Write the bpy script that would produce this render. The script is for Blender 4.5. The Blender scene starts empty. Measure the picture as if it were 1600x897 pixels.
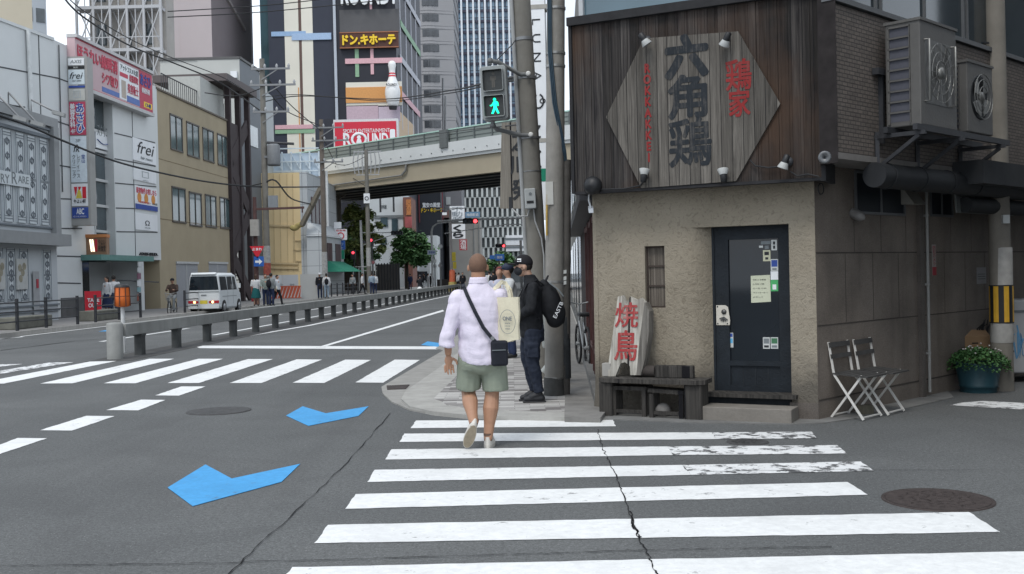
import bpy, math, random
from mathutils import Vector, Matrix
random.seed(11)
R = math.radians
SC = bpy.context.scene
COL = SC.collection
# ---------------------------------------------------------------- camera
FPX, CX, CY, HC = 1640.0, 800.0, 448.5, 1.55
PITCH, ROLL = math.atan(21.5 / FPX), R(1.3)
_f = Vector((0, math.cos(PITCH), -math.sin(PITCH)))
_u0 = Vector((0, math.sin(PITCH), math.cos(PITCH)))
_r0 = Vector((1, 0, 0))
_r = _r0 * math.cos(ROLL) - _u0 * math.sin(ROLL)
_u = _u0 * math.cos(ROLL) + _r0 * math.sin(ROLL)
EYE = Vector((0, 0, HC))
cd = bpy.data.cameras.new('camera'); cam = bpy.data.objects.new('camera', cd); COL.objects.link(cam)
cd.sensor_width = 36.0; cd.lens = 36.0 * FPX / 1600.0; cd.clip_start = 0.05; cd.clip_end = 3000
m3 = Matrix((_r, _u, -_f)).transposed()
cam.matrix_world = Matrix.Translation(EYE) @ m3.to_4x4()
SC.camera = cam
# ---------------------------------------------------------------- sky, sun, exposure
SUN_EL, SUN_AZ = R(58), R(205)          # azimuth clockwise from +Y: high, behind the camera
w = bpy.data.worlds.new('World'); SC.world = w; w.use_nodes = True
nt = w.node_tree; nt.nodes.clear()
wo = nt.nodes.new('ShaderNodeOutputWorld'); bg = nt.nodes.new('ShaderNodeBackground')
sk = nt.nodes.new('ShaderNodeTexSky'); sk.sky_type = 'NISHITA'; sk.sun_disc = False
sk.sun_elevation = SUN_EL; sk.sun_rotation = SUN_AZ; sk.air_density = 1.2; sk.dust_density = 3.0
tc = nt.nodes.new('ShaderNodeTexCoord'); nz = nt.nodes.new('ShaderNodeTexNoise'); nz.inputs['Scale'].default_value = 2.6
nz.inputs['Detail'].default_value = 8; nz.inputs['Roughness'].default_value = 0.6
nt.links.new(tc.outputs['Generated'], nz.inputs['Vector'])
rp = nt.nodes.new('ShaderNodeValToRGB'); rp.color_ramp.elements[0].position = 0.30; rp.color_ramp.elements[1].position = 0.62
rp.color_ramp.elements[0].color = (.60, .60, .60, 1); rp.color_ramp.elements[1].color = (.95, .95, .95, 1)
nt.links.new(nz.outputs['Fac'], rp.inputs['Fac'])
mx = nt.nodes.new('ShaderNodeMixRGB'); mx.inputs['Color2'].default_value = (11.7, 12.7, 14.0, 1)   # the cloud deck
nt.links.new(rp.outputs['Color'], mx.inputs['Fac']); nt.links.new(sk.outputs['Color'], mx.inputs['Color1'])
nt.links.new(mx.outputs['Color'], bg.inputs['Color']); bg.inputs['Strength'].default_value = 0.075
nt.links.new(bg.outputs['Background'], wo.inputs['Surface'])
sd = bpy.data.lights.new('sun', 'SUN'); sun = bpy.data.objects.new('sun', sd); COL.objects.link(sun)
sd.energy = 1.15; sd.angle = R(18); sd.color = (1, .965, .91)
_sv = Vector((math.sin(SUN_AZ) * math.cos(SUN_EL), math.cos(SUN_AZ) * math.cos(SUN_EL), math.sin(SUN_EL)))
sun.rotation_euler = _sv.to_track_quat('Z', 'Y').to_euler()
vs = SC.view_settings; vs.view_transform = 'Standard'; vs.look = 'None'; vs.gamma = 1; vs.use_curve_mapping = False
vs.exposure = 0.54
# ---------------------------------------------------------------- measuring helpers
S = 0.045                                # the street's bearing: x gained per metre of distance
def ray(px, py): return _f + _r * ((px - CX) / FPX) + _u * ((CY - py) / FPX)
def G(px, py, z=0.0):
    d = ray(px, py); t = (z - HC) / d.z; return EYE + d * t
def D(px, py, y):
    d = ray(px, py); return EYE + d * (y / d.y)
class Fr:
    """A vertical wall plane through two ground points, a on the left and b on the right as seen from outside."""
    def __init__(s, a, b):
        s.a = Vector((a[0], a[1], 0)); v = Vector((b[0] - a[0], b[1] - a[1], 0)); s.L = v.length
        s.u = v.normalized(); s.n = Vector((s.u.y, -s.u.x, 0))
    def P(s, q, z, o=0.0): return s.a + s.u * q + s.n * o + Vector((0, 0, z))
    def px(s, x, y, o=0.0):
        d = ray(x, y); a = s.a + s.n * o
        t = (a - EYE).dot(s.n) / d.dot(s.n); p = EYE + d * t
        return ((p - s.a).dot(s.u), p.z)
    def rect(s, x0, y0, x1, y1, o=0.0):
        q0, z1 = s.px(x0, y0, o); q1, z0 = s.px(x1, y1, o); return q0, q1, z0, z1
    def off(s, o):
        a = s.a + s.n * o; b = a + s.u * s.L; return Fr((a.x, a.y), (b.x, b.y))
def at_x(px, x0, sl=S):                  # distance at which a street-parallel line x = x0 + sl*y passes column px (at eye level)
    k = (px - CX) / FPX; return x0 / (k - sl)
# ---------------------------------------------------------------- mesh builder
WL = {}
class MB:
    def __init__(s): s.v = []; s.f = []; s.m = []; s.sm = []
    def add(s, vs, fs, mi=0, smooth=False):
        n = len(s.v); s.v += [Vector(v) for v in vs]
        for f in fs: s.f.append([i + n for i in f]); s.m.append(mi); s.sm.append(smooth)
        return s
    def hexa(s, p, mi=0): return s.add(p, [(0, 3, 2, 1), (4, 5, 6, 7), (0, 1, 5, 4), (1, 2, 6, 5), (2, 3, 7, 6), (3, 0, 4, 7)], mi)
    def box(s, x0, x1, y0, y1, z0, z1, mi=0):
        return s.hexa([(x0, y0, z0), (x1, y0, z0), (x1, y1, z0), (x0, y1, z0), (x0, y0, z1), (x1, y0, z1), (x1, y1, z1), (x0, y1, z1)], mi)
    def fbox(s, fr, q0, q1, z0, z1, o0, o1, mi=0):
        P = fr.P
        return s.hexa([P(q0, z0, o1), P(q1, z0, o1), P(q1, z0, o0), P(q0, z0, o0), P(q0, z1, o1), P(q1, z1, o1), P(q1, z1, o0), P(q0, z1, o0)], mi)
    def obox(s, c, x, y, z, hx, hy, hz, mi=0):       # oriented box: centre, axes, half sizes
        c = Vector(c); X = Vector(x).normalized() * hx; Y = Vector(y).normalized() * hy; Z = Vector(z).normalized() * hz
        return s.hexa([c - X - Y - Z, c + X - Y - Z, c + X + Y - Z, c - X + Y - Z, c - X - Y + Z, c + X - Y + Z, c + X + Y + Z, c - X + Y + Z], mi)
    def bar(s, p0, p1, w, h=None, up=(0, 0, 1), mi=0):   # square bar between two points
        p0 = Vector(p0); p1 = Vector(p1); d = (p1 - p0); h = h or w; upv = Vector(up)
        if abs(d.normalized().dot(upv)) > .98: upv = Vector((0, 1, 0))
        x = d.cross(upv).normalized(); y = x.cross(d).normalized()
        return s.obox((p0 + p1) / 2, d, x, y, d.length / 2, w / 2, h / 2, mi)
    def poly(s, pts, z0, z1, mi=0):                  # flat polygon given counter-clockwise, extruded upwards
        n = len(pts); p = [(q[0], q[1], z0) for q in pts] + [(q[0], q[1], z1) for q in pts]
        a = sum(pts[i][0] * pts[(i + 1) % n][1] - pts[(i + 1) % n][0] * pts[i][1] for i in range(n))
        if a < 0: p = p[:n][::-1] + p[n:][::-1]
        return s.add(p, [list(range(n))[::-1], list(range(n, 2 * n))] + [(i, (i + 1) % n, n + (i + 1) % n, n + i) for i in range(n)], mi)
    def sheet(s, pts, z, mi=0):
        a = sum(pts[i][0] * pts[(i + 1) % len(pts)][1] - pts[(i + 1) % len(pts)][0] * pts[i][1] for i in range(len(pts)))
        pts = pts if a > 0 else pts[::-1]
        return s.add([(p[0], p[1], z) for p in pts], [list(range(len(pts)))], mi)
    def prism(s, fr, pts, o0, o1, mi=0):             # polygon in a wall frame [(q, z)], from o0 out to o1
        n = len(pts); a = sum(pts[i][0] * pts[(i + 1) % n][1] - pts[(i + 1) % n][0] * pts[i][1] for i in range(n))
        if a < 0: pts = pts[::-1]
        p = [fr.P(q, z, o0) for q, z in pts] + [fr.P(q, z, o1) for q, z in pts]
        return s.add(p, [list(range(n))[::-1], list(range(n, 2 * n))] + [(i, (i + 1) % n, n + (i + 1) % n, n + i) for i in range(n)], mi)
    def tube(s, pts, r, n=8, mi=0, cap=True, flat=None):
        pts = [Vector(p) for p in pts]; k = len(pts); rs = r if isinstance(r, (list, tuple)) else [r] * k
        vs = []; ref = None
        for i in range(k):
            d = (pts[min(i + 1, k - 1)] - pts[max(i - 1, 0)]).normalized()
            if ref is None:
                ref = Vector((0, 0, 1)) if abs(d.z) < .9 else Vector((0, 1, 0))
            x = d.cross(ref).normalized(); y = x.cross(d).normalized(); ref = y
            for j in range(n):
                a = 2 * math.pi * j / n
                vs.append(pts[i] + x * (math.cos(a) * rs[i]) + y * (math.sin(a) * rs[i] * (flat or 1)))
        fs = [(i * n + j, i * n + (j + 1) % n, (i + 1) * n + (j + 1) % n, (i + 1) * n + j) for i in range(k - 1) for j in range(n)]
        s.add(vs, fs, mi, n > 5)
        if cap:
            s.add(vs[:n], [list(range(n))[::-1]], mi); s.add(vs[-n:], [list(range(n))], mi)
        return s
    def lathe(s, c, prof, n=20, mi=0, ax=None):      # profile [(r, h)] turned about an axis through c
        c = Vector(c); z = Vector(ax or (0, 0, 1)).normalized(); x = z.orthogonal().normalized(); y = z.cross(x)
        vs = [c + z * h + x * (r * math.cos(2 * math.pi * j / n)) + y * (r * math.sin(2 * math.pi * j / n)) for r, h in prof for j in range(n)]
        k = len(prof); fs = [(i * n + j, i * n + (j + 1) % n, (i + 1) * n + (j + 1) % n, (i + 1) * n + j) for i in range(k - 1) for j in range(n)]
        s.add(vs, fs, mi, True); s.add(vs[:n], [list(range(n))[::-1]], mi); s.add(vs[-n:], [list(range(n))], mi); return s
    def ell(s, c, r, rot=None, nu=14, nv=9, mi=0):
        c = Vector(c); M = rot or Matrix.Identity(3); vs = [c + M @ Vector((0, 0, -r[2]))]
        for i in range(1, nv):
            t = math.pi * i / nv
            for j in range(nu):
                a = 2 * math.pi * j / nu
                vs.append(c + M @ Vector((r[0] * math.sin(t) * math.cos(a), r[1] * math.sin(t) * math.sin(a), -r[2] * math.cos(t))))
        vs.append(c + M @ Vector((0, 0, r[2]))); N = len(vs) - 1; fs = []
        for j in range(nu): fs.append((0, 1 + (j + 1) % nu, 1 + j)); fs.append((N, N - nu + j, N - nu + (j + 1) % nu))
        for i in range(nv - 2):
            for j in range(nu): b = 1 + i * nu; fs.append((b + j, b + (j + 1) % nu, b + nu + (j + 1) % nu, b + nu + j))
        return s.add(vs, fs, mi, True)
    def loft(s, rings, mi=0, cap=True, smooth=True):
        n = len(rings[0]); vs = [p for r in rings for p in r]; k = len(rings)
        fs = [(i * n + j, i * n + (j + 1) % n, (i + 1) * n + (j + 1) % n, (i + 1) * n + j) for i in range(k - 1) for j in range(n)]
        s.add(vs, fs, mi, smooth)
        if cap: s.add(rings[0], [list(range(n))[::-1]], mi); s.add(rings[-1], [list(range(n))], mi)
        return s
    def build(s, name, mats, parent=None, bevel=0, subd=0):
        me = bpy.data.meshes.new(name)
        if parent is None:
            xs = [v.x for v in s.v]; ys = [v.y for v in s.v]; zs = [v.z for v in s.v]
            o = Vector(((min(xs) + max(xs)) / 2, (min(ys) + max(ys)) / 2, min(zs)))
        else: o = WL[parent.name]
        me.from_pydata([v - o for v in s.v], [], s.f)
        for m in (mats if isinstance(mats, (list, tuple)) else [mats]): me.materials.append(m)
        me.polygons.foreach_set('material_index', s.m); me.polygons.foreach_set('use_smooth', s.sm)
        uv = me.uv_layers.new(name='UVMap').data; Z = Vector((0, 0, 1))
        for p in me.polygons:
            n = p.normal
            if abs(n.z) > .8: t = Vector((1, 0, 0)); b = Vector((0, 1, 0))
            else:
                t = Z.cross(n).normalized(); b = Z
            for li, vi in zip(p.loop_indices, p.vertices):
                q = me.vertices[vi].co + o; uv[li].uv = (q.dot(t), q.dot(b))
        me.update()
        ob = bpy.data.objects.new(name, me); COL.objects.link(ob)
        if parent is None: ob.location = o
        else: ob.parent = parent
        WL[ob.name] = o.copy()
        if bevel:
            b = ob.modifiers.new('bevel', 'BEVEL'); b.width = bevel; b.segments = 2; b.limit_method = 'ANGLE'; b.angle_limit = R(40)
        return ob
def thing(name, label, cat, loc=(0, 0, 0), group=None):
    o = bpy.data.objects.new(name, None); COL.objects.link(o); o.location = loc; o.empty_display_size = .2
    WL[o.name] = Vector(loc); return tag(o, label, cat, group)
def tag(o, label, cat, group=None):
    o['label'] = label; o['category'] = cat
    if group: o['group'] = group
    return o
def struct(o, kind='structure'): o['kind'] = kind; return o
def dup(root, loc, rz=None, label=None, group=None, scale=None):
    r = root.copy(); COL.objects.link(r); r.location = loc
    if rz is not None: r.rotation_euler = (0, 0, rz)
    if scale: r.scale = (scale,) * 3
    if label: r['label'] = label
    if group: r['group'] = group
    for ch in list(root.children):
        c = ch.copy(); COL.objects.link(c); c.parent = r
        for g in list(ch.children):
            d = g.copy(); COL.objects.link(d); d.parent = c
    WL[r.name] = Vector(loc); return r
# ---------------------------------------------------------------- lettering (the built-in font falls back to CJK glyphs)
def glyphs(body, shear=0.0, vertical=False, space=1.0):
    cu = bpy.data.curves.new('t', 'FONT'); cu.body = '\n'.join(body) if vertical else body
    cu.align_x = 'CENTER'; cu.extrude = 1.0; cu.shear = shear; cu.resolution_u = 3
    cu.space_line = .92; cu.space_character = space
    ob = bpy.data.objects.new('t', cu); COL.objects.link(ob)
    me = bpy.data.meshes.new_from_object(ob)
    vs = [v.co.copy() for v in me.vertices]; fs = [list(p.vertices) for p in me.polygons]
    bpy.data.objects.remove(ob); bpy.data.curves.remove(cu); bpy.data.meshes.remove(me)
    return vs, fs
def letter(mb, body, fr, q0, q1, z0, z1, o, th=.006, mi=0, fat=0, **k):
    vs, fs = glyphs(body, **k)
    if not vs: return mb
    x0 = min(v.x for v in vs); x1 = max(v.x for v in vs); y0 = min(v.y for v in vs); y1 = max(v.y for v in vs)
    n = 0 if not fat else (6 if fat < .035 else 12)
    kx = (q1 - q0) / max(x1 - x0 + 2 * fat, 1e-6); ky = (z1 - z0) / max(y1 - y0 + 2 * fat, 1e-6)
    for j in range(max(n, 1)):             # heavier strokes: the glyph struck again round a small ring
        a = 2 * math.pi * j / max(n, 1); dx = fat * math.cos(a) if n else 0; dy = fat * math.sin(a) if n else 0
        mb.add([fr.P(q0 + (v.x - x0 + fat + dx) * kx, z0 + (v.y - y0 + fat + dy) * ky, o + j * .00015 + th * (v.z * .5 + .5)) for v in vs], fs, mi)
    return mb
def lpx(mb, body, fr, x0, y0, x1, y1, o, mi=0, th=.006, **k):   # lettering in a rectangle measured on the photograph
    q0, q1, z0, z1 = fr.rect(x0, y0, x1, y1, o); return letter(mb, body, fr, q0, q1, z0, z1, o, th, mi, **k)
# ---------------------------------------------------------------- fused organic shapes
_dg = bpy.context.evaluated_depsgraph_get
from mathutils import noise as NZ
def fuse(mb, voxel=.02, smooth=4, wr=None):
    me = bpy.data.meshes.new('tmp'); me.from_pydata([tuple(v) for v in mb.v], [], mb.f)
    ob = bpy.data.objects.new('tmp', me); COL.objects.link(ob)
    a = ob.modifiers.new('r', 'REMESH'); a.mode = 'VOXEL'; a.voxel_size = voxel
    if smooth:
        b = ob.modifiers.new('s', 'SMOOTH'); b.factor = .5; b.iterations = smooth
    ev = ob.evaluated_get(_dg()); m2 = bpy.data.meshes.new_from_object(ev)
    def wv(v):
        c = v.co.copy()
        if wr:
            for amp, st in wr: c += v.normal * (amp * NZ.noise(Vector((c.x * st[0], c.y * st[1], c.z * st[2]))))
        return c
    r = MB(); r.add([wv(v) for v in m2.vertices], [list(p.vertices) for p in m2.polygons], 0, True)
    bpy.data.objects.remove(ob); bpy.data.meshes.remove(me); bpy.data.meshes.remove(m2)
    return r
# ---------------------------------------------------------------- materials
MT = {}
class NT:
    def __init__(s, name):
        s.m = bpy.data.materials.new(name); s.m.use_nodes = True; s.t = s.m.node_tree; s.b = s.t.nodes['Principled BSDF']
        s.tc = s.N('ShaderNodeTexCoord')
    def N(s, t, **k):
        n = s.t.nodes.new(t)
        for a, v in k.items(): setattr(n, a, v)
        return n
    def L(s, a, b): s.t.links.new(a, b)
    def noise(s, scale, detail=4, rough=.55, vec='Object', stretch=None, dist=0):
        n = s.N('ShaderNodeTexNoise'); n.inputs['Scale'].default_value = scale; n.inputs['Detail'].default_value = detail
        n.inputs['Roughness'].default_value = rough; n.inputs['Distortion'].default_value = dist
        v = s.tc.outputs[vec]
        if stretch:
            mp = s.N('ShaderNodeMapping'); mp.inputs['Scale'].default_value = stretch; s.L(v, mp.inputs['Vector']); v = mp.outputs['Vector']
        s.L(v, n.inputs['Vector']); return n.outputs['Fac']
    def ramp(s, fac, stops):
        r = s.N('ShaderNodeValToRGB'); e = r.color_ramp.elements
        while len(e) < len(stops): e.new(.5)
        for i, (p, c) in enumerate(stops):
            e[i].position = p; e[i].color = (*c, 1) if isinstance(c, tuple) else (c, c, c, 1)
        s.L(fac, r.inputs['Fac']); return r.outputs['Color']
    def mix(s, fac, a, b, mode='MIX'):
        n = s.N('ShaderNodeMixRGB', blend_type=mode)
        for v, i in ((fac, 'Fac'), (a, 'Color1'), (b, 'Color2')):
            if isinstance(v, (int, float)): n.inputs[i].default_value = v if i == 'Fac' else (v, v, v, 1)
            elif isinstance(v, tuple): n.inputs[i].default_value = (*v, 1)
            else: s.L(v, n.inputs[i])
        return n.outputs['Color']
    def math(s, op, a, b=0):
        n = s.N('ShaderNodeMath', operation=op)
        for v, i in ((a, 0), (b, 1)):
            if isinstance(v, (int, float)): n.inputs[i].default_value = v
            else: s.L(v, n.inputs[i])
        return n.outputs[0]
    def col(s, c):
        if isinstance(c, tuple): s.b.inputs['Base Color'].default_value = (*c, 1)
        else: s.L(c, s.b.inputs['Base Color'])
        return s
    def bump(s, h, strength=.3, dist=.01):
        n = s.N('ShaderNodeBump'); n.inputs['Strength'].default_value = strength; n.inputs['Distance'].default_value = dist
        s.L(h, n.inputs['Height']); s.L(n.outputs['Normal'], s.b.inputs['Normal']); return s
    def rough(s, r, spec=.5):
        if isinstance(r, (int, float)): s.b.inputs['Roughness'].default_value = r
        else: s.L(r, s.b.inputs['Roughness'])
        s.b.inputs['Specular IOR Level'].default_value = spec; return s
def sc(c, k): return tuple(min(1, x * k) for x in c)
def plain(name, c, rough=.6, var=.12, scale=6, spec=.4, metal=0, bump=0, dirt=0, bscale=40):
    if name in MT: return MT[name]
    n = NT(name); f = n.noise(scale, 5, .6)
    c1 = n.ramp(f, [(.25, sc(c, 1 - var)), (.75, sc(c, 1 + var))])
    if dirt:                               # streaks of grime running down
        d = n.ramp(n.noise(1.0, 6, .65, 'Object', (3.0, 3.0, .35)), [(.45, 0.0), (.75, 1.0)])
        c1 = n.mix(n.math('MULTIPLY', d, dirt), c1, sc(c, .45))
    n.col(c1).rough(rough, spec); n.b.inputs['Metallic'].default_value = metal
    if bump: n.bump(n.noise(bscale, 4, .6), bump, .01)
    MT[name] = n.m; return n.m
def glow(name, c, strength):
    n = NT(name); n.col(c); n.b.inputs['Emission Color'].default_value = (*c, 1); n.b.inputs['Emission Strength'].default_value = strength
    n.rough(.4); MT[name] = n.m; return n.m
def asphalt():
    n = NT('asphalt'); g = n.noise(75, 6, .85); g2 = n.noise(30, 6, .85); pt = n.noise(.9, 3, .4, dist=.6); b = n.noise(.35, 6, .6); m = n.noise(1.0, 5, .6, 'Object', (1.2, .12, 1))
    c = n.ramp(b, [(.3, (.084, .088, .089)), (.7, (.118, .122, .122))])
    c = n.mix(1.0, c, n.ramp(g2, [(.32, .62), (.5, 1.0), (.68, 1.36)]), 'MULTIPLY'); c = n.mix(n.ramp(pt, [(.56, 0.0), (.60, .22)]), c, (.075, .077, .078))
    sp = n.ramp(g, [(.30, .45), (.5, 1.0), (.68, 1.55)]); c = n.mix(1.0, c, sp, 'MULTIPLY')
    wh = n.N('ShaderNodeTexVoronoi'); wh.inputs['Scale'].default_value = 22; n.L(n.tc.outputs['Object'], wh.inputs['Vector'])
    c = n.mix(n.ramp(wh.outputs['Distance'], [(.06, .65), (.11, 0.0)]), c, (.30, .30, .29))     # pale chips of stone
    c = n.mix(n.ramp(m, [(.5, 0.0), (.72, .30)]), c, (.06, .06, .062))                             # tyre-darkened bands
    n.col(c).rough(.93, .25).bump(g, .5, .006); return n.m
def paint(name, c, wear, lo=.5):
    n = NT(name); f = n.noise(7, 9, .72); g = n.noise(.6, 3, .5)
    t = n.ramp(n.math('ADD', f, n.math('MULTIPLY', g, .25)), [(lo, 0.0), (lo + .06, 1.0)])
    base = n.ramp(n.noise(14, 7, .75), [(.3, sc(c, .80)), (.62, c)])
    base = n.mix(n.ramp(n.noise(1.6, 7, .68), [(.48, 0.0), (.75, .55)]), base, sc(c, .66)); base = n.mix(n.ramp(n.noise(60, 4, .75), [(.66, 0.0), (.72, .7)]), base, (.2, .2, .2))
    if wear: base = n.mix(n.math('MULTIPLY', t, wear), base, (.085, .086, .088))
    n.col(base).rough(.75, .3).bump(n.noise(120, 3, .7), .25, .004); return n.m
def brick(name, c1, c2, mortar, bw, rh, ms=.008, off=.5, rough=.8, freq=2, bump=.5, dirt=.3, squash=1):
    n = NT(name); b = n.N('ShaderNodeTexBrick'); b.offset = off; b.offset_frequency = freq; b.squash = squash
    for i, v in (('Scale', 1), ('Mortar Size', ms), ('Brick Width', bw), ('Row Height', rh), ('Bias', 0), ('Mortar Smooth', .15)): b.inputs[i].default_value = v
    for i, v in (('Color1', c1), ('Color2', c2), ('Mortar', mortar)): b.inputs[i].default_value = (*v, 1)
    n.L(n.tc.outputs['UV'], b.inputs['Vector'])
    c = n.mix(n.ramp(n.noise(2.2, 6, .65), [(.4, 0.0), (.8, dirt)]), b.outputs['Color'], sc(c1, .35))
    c = n.mix(1.0, c, n.ramp(n.noise(60, 4, .7), [(.3, .85), (.7, 1.12)]), 'MULTIPLY')
    n.col(c).rough(rough, .35).bump(n.math('SUBTRACT', n.noise(70, 3, .6), n.math('MULTIPLY', b.outputs['Fac'], 2.0)), bump, .006); MT[name] = n.m; return n.m
def planks(name, c1, c2, w, contrast=.5, streak=1.0, burn=None):
    n = NT(name); sx = n.N('ShaderNodeSeparateXYZ'); n.L(n.tc.outputs['UV'], sx.inputs[0])
    k = n.math('DIVIDE', sx.outputs['X'], w); fl = n.math('FLOOR', k); fr = n.math('FRACT', k)
    wn = n.N('ShaderNodeTexWhiteNoise', noise_dimensions='1D'); n.L(fl, wn.inputs['W'])
    g = n.noise(1, 8, .7, 'UV', (26, 1.3, 1), .6)
    g2 = n.noise(1, 5, .6, 'UV', (90, 1.2, 1))
    c = n.mix(n.ramp(g, [(.33, 0.0), (.70, 1.0)]), c1, c2)
    c = n.mix(1.0, c, n.ramp(g2, [(.3, .62), (.65, 1.15)]), 'MULTIPLY')
    c = n.mix(1.0, c, n.ramp(wn.outputs['Value'], [(0.0, 1 - contrast), (1.0, 1 + contrast * .5)]), 'MULTIPLY')
    gap = n.math('LESS_THAN', fr, .05)
    c = n.mix(gap, c, (.008, .008, .010))
    if burn: c = n.mix(n.ramp(n.noise(1.0, 5, .6, 'UV', (.9, .55, 1)), [(.46, 0.0), (.70, .85)]), c, burn)
    n.col(c).rough(.9, .2).bump(n.math('SUBTRACT', n.math('ADD', g, n.math('MULTIPLY', g2, .7)), gap), .7, .008); MT[name] = n.m; return n.m
def glass(name, c, rough=.08, spec=.8, var=.35, scale=.5):
    n = NT(name); n.col(n.ramp(n.noise(scale, 3, .5), [(.3, sc(c, 1 - var)), (.7, sc(c, 1 + var))])).rough(rough, spec); MT[name] = n.m; return n.m
ASPH = asphalt()
WHITE = paint('road_paint', (.71, .72, .715), .7, .73)
WORN = paint('worn_road_paint', (.72, .73, .73), 1.0, .63)
BLUEP = paint('blue_road_paint', (.060, .31, .62), .5, .73)
CONC = plain('concrete', (.32, .31, .29), .9, .18, 3, .3, 0, .3, .4)
CONCD = plain('dark_concrete', (.16, .16, .155), .9, .2, 3, .3, 0, .3, .4)
GUTTER = plain('gutter_concrete', (.27, .265, .25), .95, .16, 5, .2, 0, .35, 0, 90)
TILES = brick('pavement_tiles', (.47, .46, .44), (.125, .115, .112), (.20, .195, .185), .34, .11, .004, .5, .85, 2, .3, .15)
def stucco():
    n = NT('stucco'); a = n.noise(.8, 8, .68); f = n.noise(13, 6, .62, dist=2.2); h = n.noise(38, 5, .65, dist=1.0)
    c = n.ramp(a, [(.25, (.200, .174, .134)), (.5, (.268, .236, .184)), (.78, (.325, .290, .232))])
    c = n.mix(n.ramp(f, [(.36, .42), (.46, 0.0)]), c, (.120, .098, .072))
    sz = n.N('ShaderNodeSeparateXYZ'); n.L(n.tc.outputs['UV'], sz.inputs[0])
    low = n.math('SUBTRACT', .92, n.math('ADD', sz.outputs['Y'], n.math('MULTIPLY', n.noise(2.6, 6, .7), .55)))
    c = n.mix(n.ramp(low, [(0.0, 0.0), (.28, .72)]), c, (.075, .070, .064))                         # rising splash stains
    n.col(c).rough(.95, .15).bump(n.math('ADD', n.math('MULTIPLY', f, 1.3), n.math('MULTIPLY', h, .6)), .7, .016); return n.m
STUCCO = stucco()
def granite(name='granite_panel', c=(.165, .141, .120)):
    n = NT(name); g = n.noise(110, 3, .8); b = n.noise(1.4, 6, .62); st = n.noise(1, 6, .6, 'UV', (5, .5, 1))
    k = n.ramp(b, [(.3, sc(c, .72)), (.7, sc(c, 1.25))]); k = n.mix(1.0, k, n.ramp(g, [(.3, .6), (.7, 1.35)]), 'MULTIPLY')
    k = n.mix(n.ramp(st, [(.52, 0.0), (.75, .5)]), k, sc(c, .5)); n.col(k).rough(.72, .3).bump(g, .2, .004); MT[name] = n.m; return n.m
GRAN = granite()
BTILE = brick('wall_tile', (.165, .140, .122), (.125, .108, .096), (.060, .054, .050), .10, .040, .005, .5, .75, 2, .6, .5)
BOARD = planks('weathered_boards', (.022, .020, .021), (.080, .073, .068), .105, .55, 1, (.075, .045, .030))
HEXB = planks('silvered_boards', (.070, .064, .057), (.190, .175, .155), .112, .32)
OLDW = planks('old_bench_wood', (.026, .025, .024), (.095, .088, .080), 1.7, .2)
STEEL = plain('grey_steel', (.22, .225, .23), .45, .12, 8, .5, .6)
DSTEEL = plain('dark_steel', (.035, .037, .042), .55, .25, 8, .5, .2)
BLACK = plain('black_plastic', (.014, .015, .017), .5, .2, 10)
CHAR = plain('charcoal_paint', (.022, .026, .030), .8, .3, 14, .2)
RED = plain('faded_red_paint', (.235, .028, .028), .75, .35, 14, .3)
WPAINT = plain('white_enamel', (.74, .75, .75), .45, .05, 3, .5, 0, 0, .12)
GPAINT = plain('grey_enamel', (.36, .38, .39), .5, .10, 3, .5, 0, 0, .2)
DGLASS = glass('dark_glass', (.018, .024, .030), .05, .9)
BGLASS = glass('bluish_glass', (.060, .095, .115), .10, .9)
SIGNW = plain('sign_white', (.72, .74, .76), .4, .04, 2, .5, 0, 0, .15)
SIGNR = plain('sign_red', (.55, .018, .035), .4, .06, 2)
SIGNB = plain('sign_blue', (.02, .10, .38), .4, .06, 2)
SIGNG = plain('sign_green', (.01, .22, .13), .5, .08, 2)
SIGNY = plain('sign_yellow', (.80, .55, .03), .5, .08, 4)
INK = plain('black_ink', (.02, .022, .026), .7, .2, 6)
INKB = plain('blue_ink', (.03, .07, .30), .6, .2, 6)
RUB = plain('cable_rubber', (.018, .019, .021), .7, .2, 10)
SKIN = plain('skin', (.40, .23, .16), .55, .10, 14, .35)
def wpaint(name, c, wood):
    n = NT(name); k = n.noise(1, 6, .7, 'UV', (34, 2.2, 1)); k2 = n.noise(9, 6, .7)
    b = n.mix(n.ramp(n.math('ADD', k, n.math('MULTIPLY', k2, .6)), [(.80, 0.0), (1.05, .62)]), c, wood); b = n.mix(n.ramp(n.noise(3, 4), [(.4, 0.0), (.8, .35)]), b, sc(c, 1.7)); n.col(b).rough(.85, .15); return n.m
WBLK = wpaint('weathered_black', (.024, .028, .033), (.13, .12, .11)); WRED = wpaint('weathered_red', (.225, .030, .030), (.15, .10, .09))
HAIR = plain('dark_hair', (.018, .014, .012), .7, .3, 60)
# ================================================================ SETTING: ground, kerbs, markings
def xy(p): return (p.x, p.y)
def gp(pts, z=0.0): return [xy(G(a, b, z)) for a, b in pts]
def sl(x0, y): return x0 + S * y
g = MB(); g.sheet([(-450, -40), (450, -40), (450, 900), (-450, 900)], 0); struct(g.build('ground', ASPH))
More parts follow.
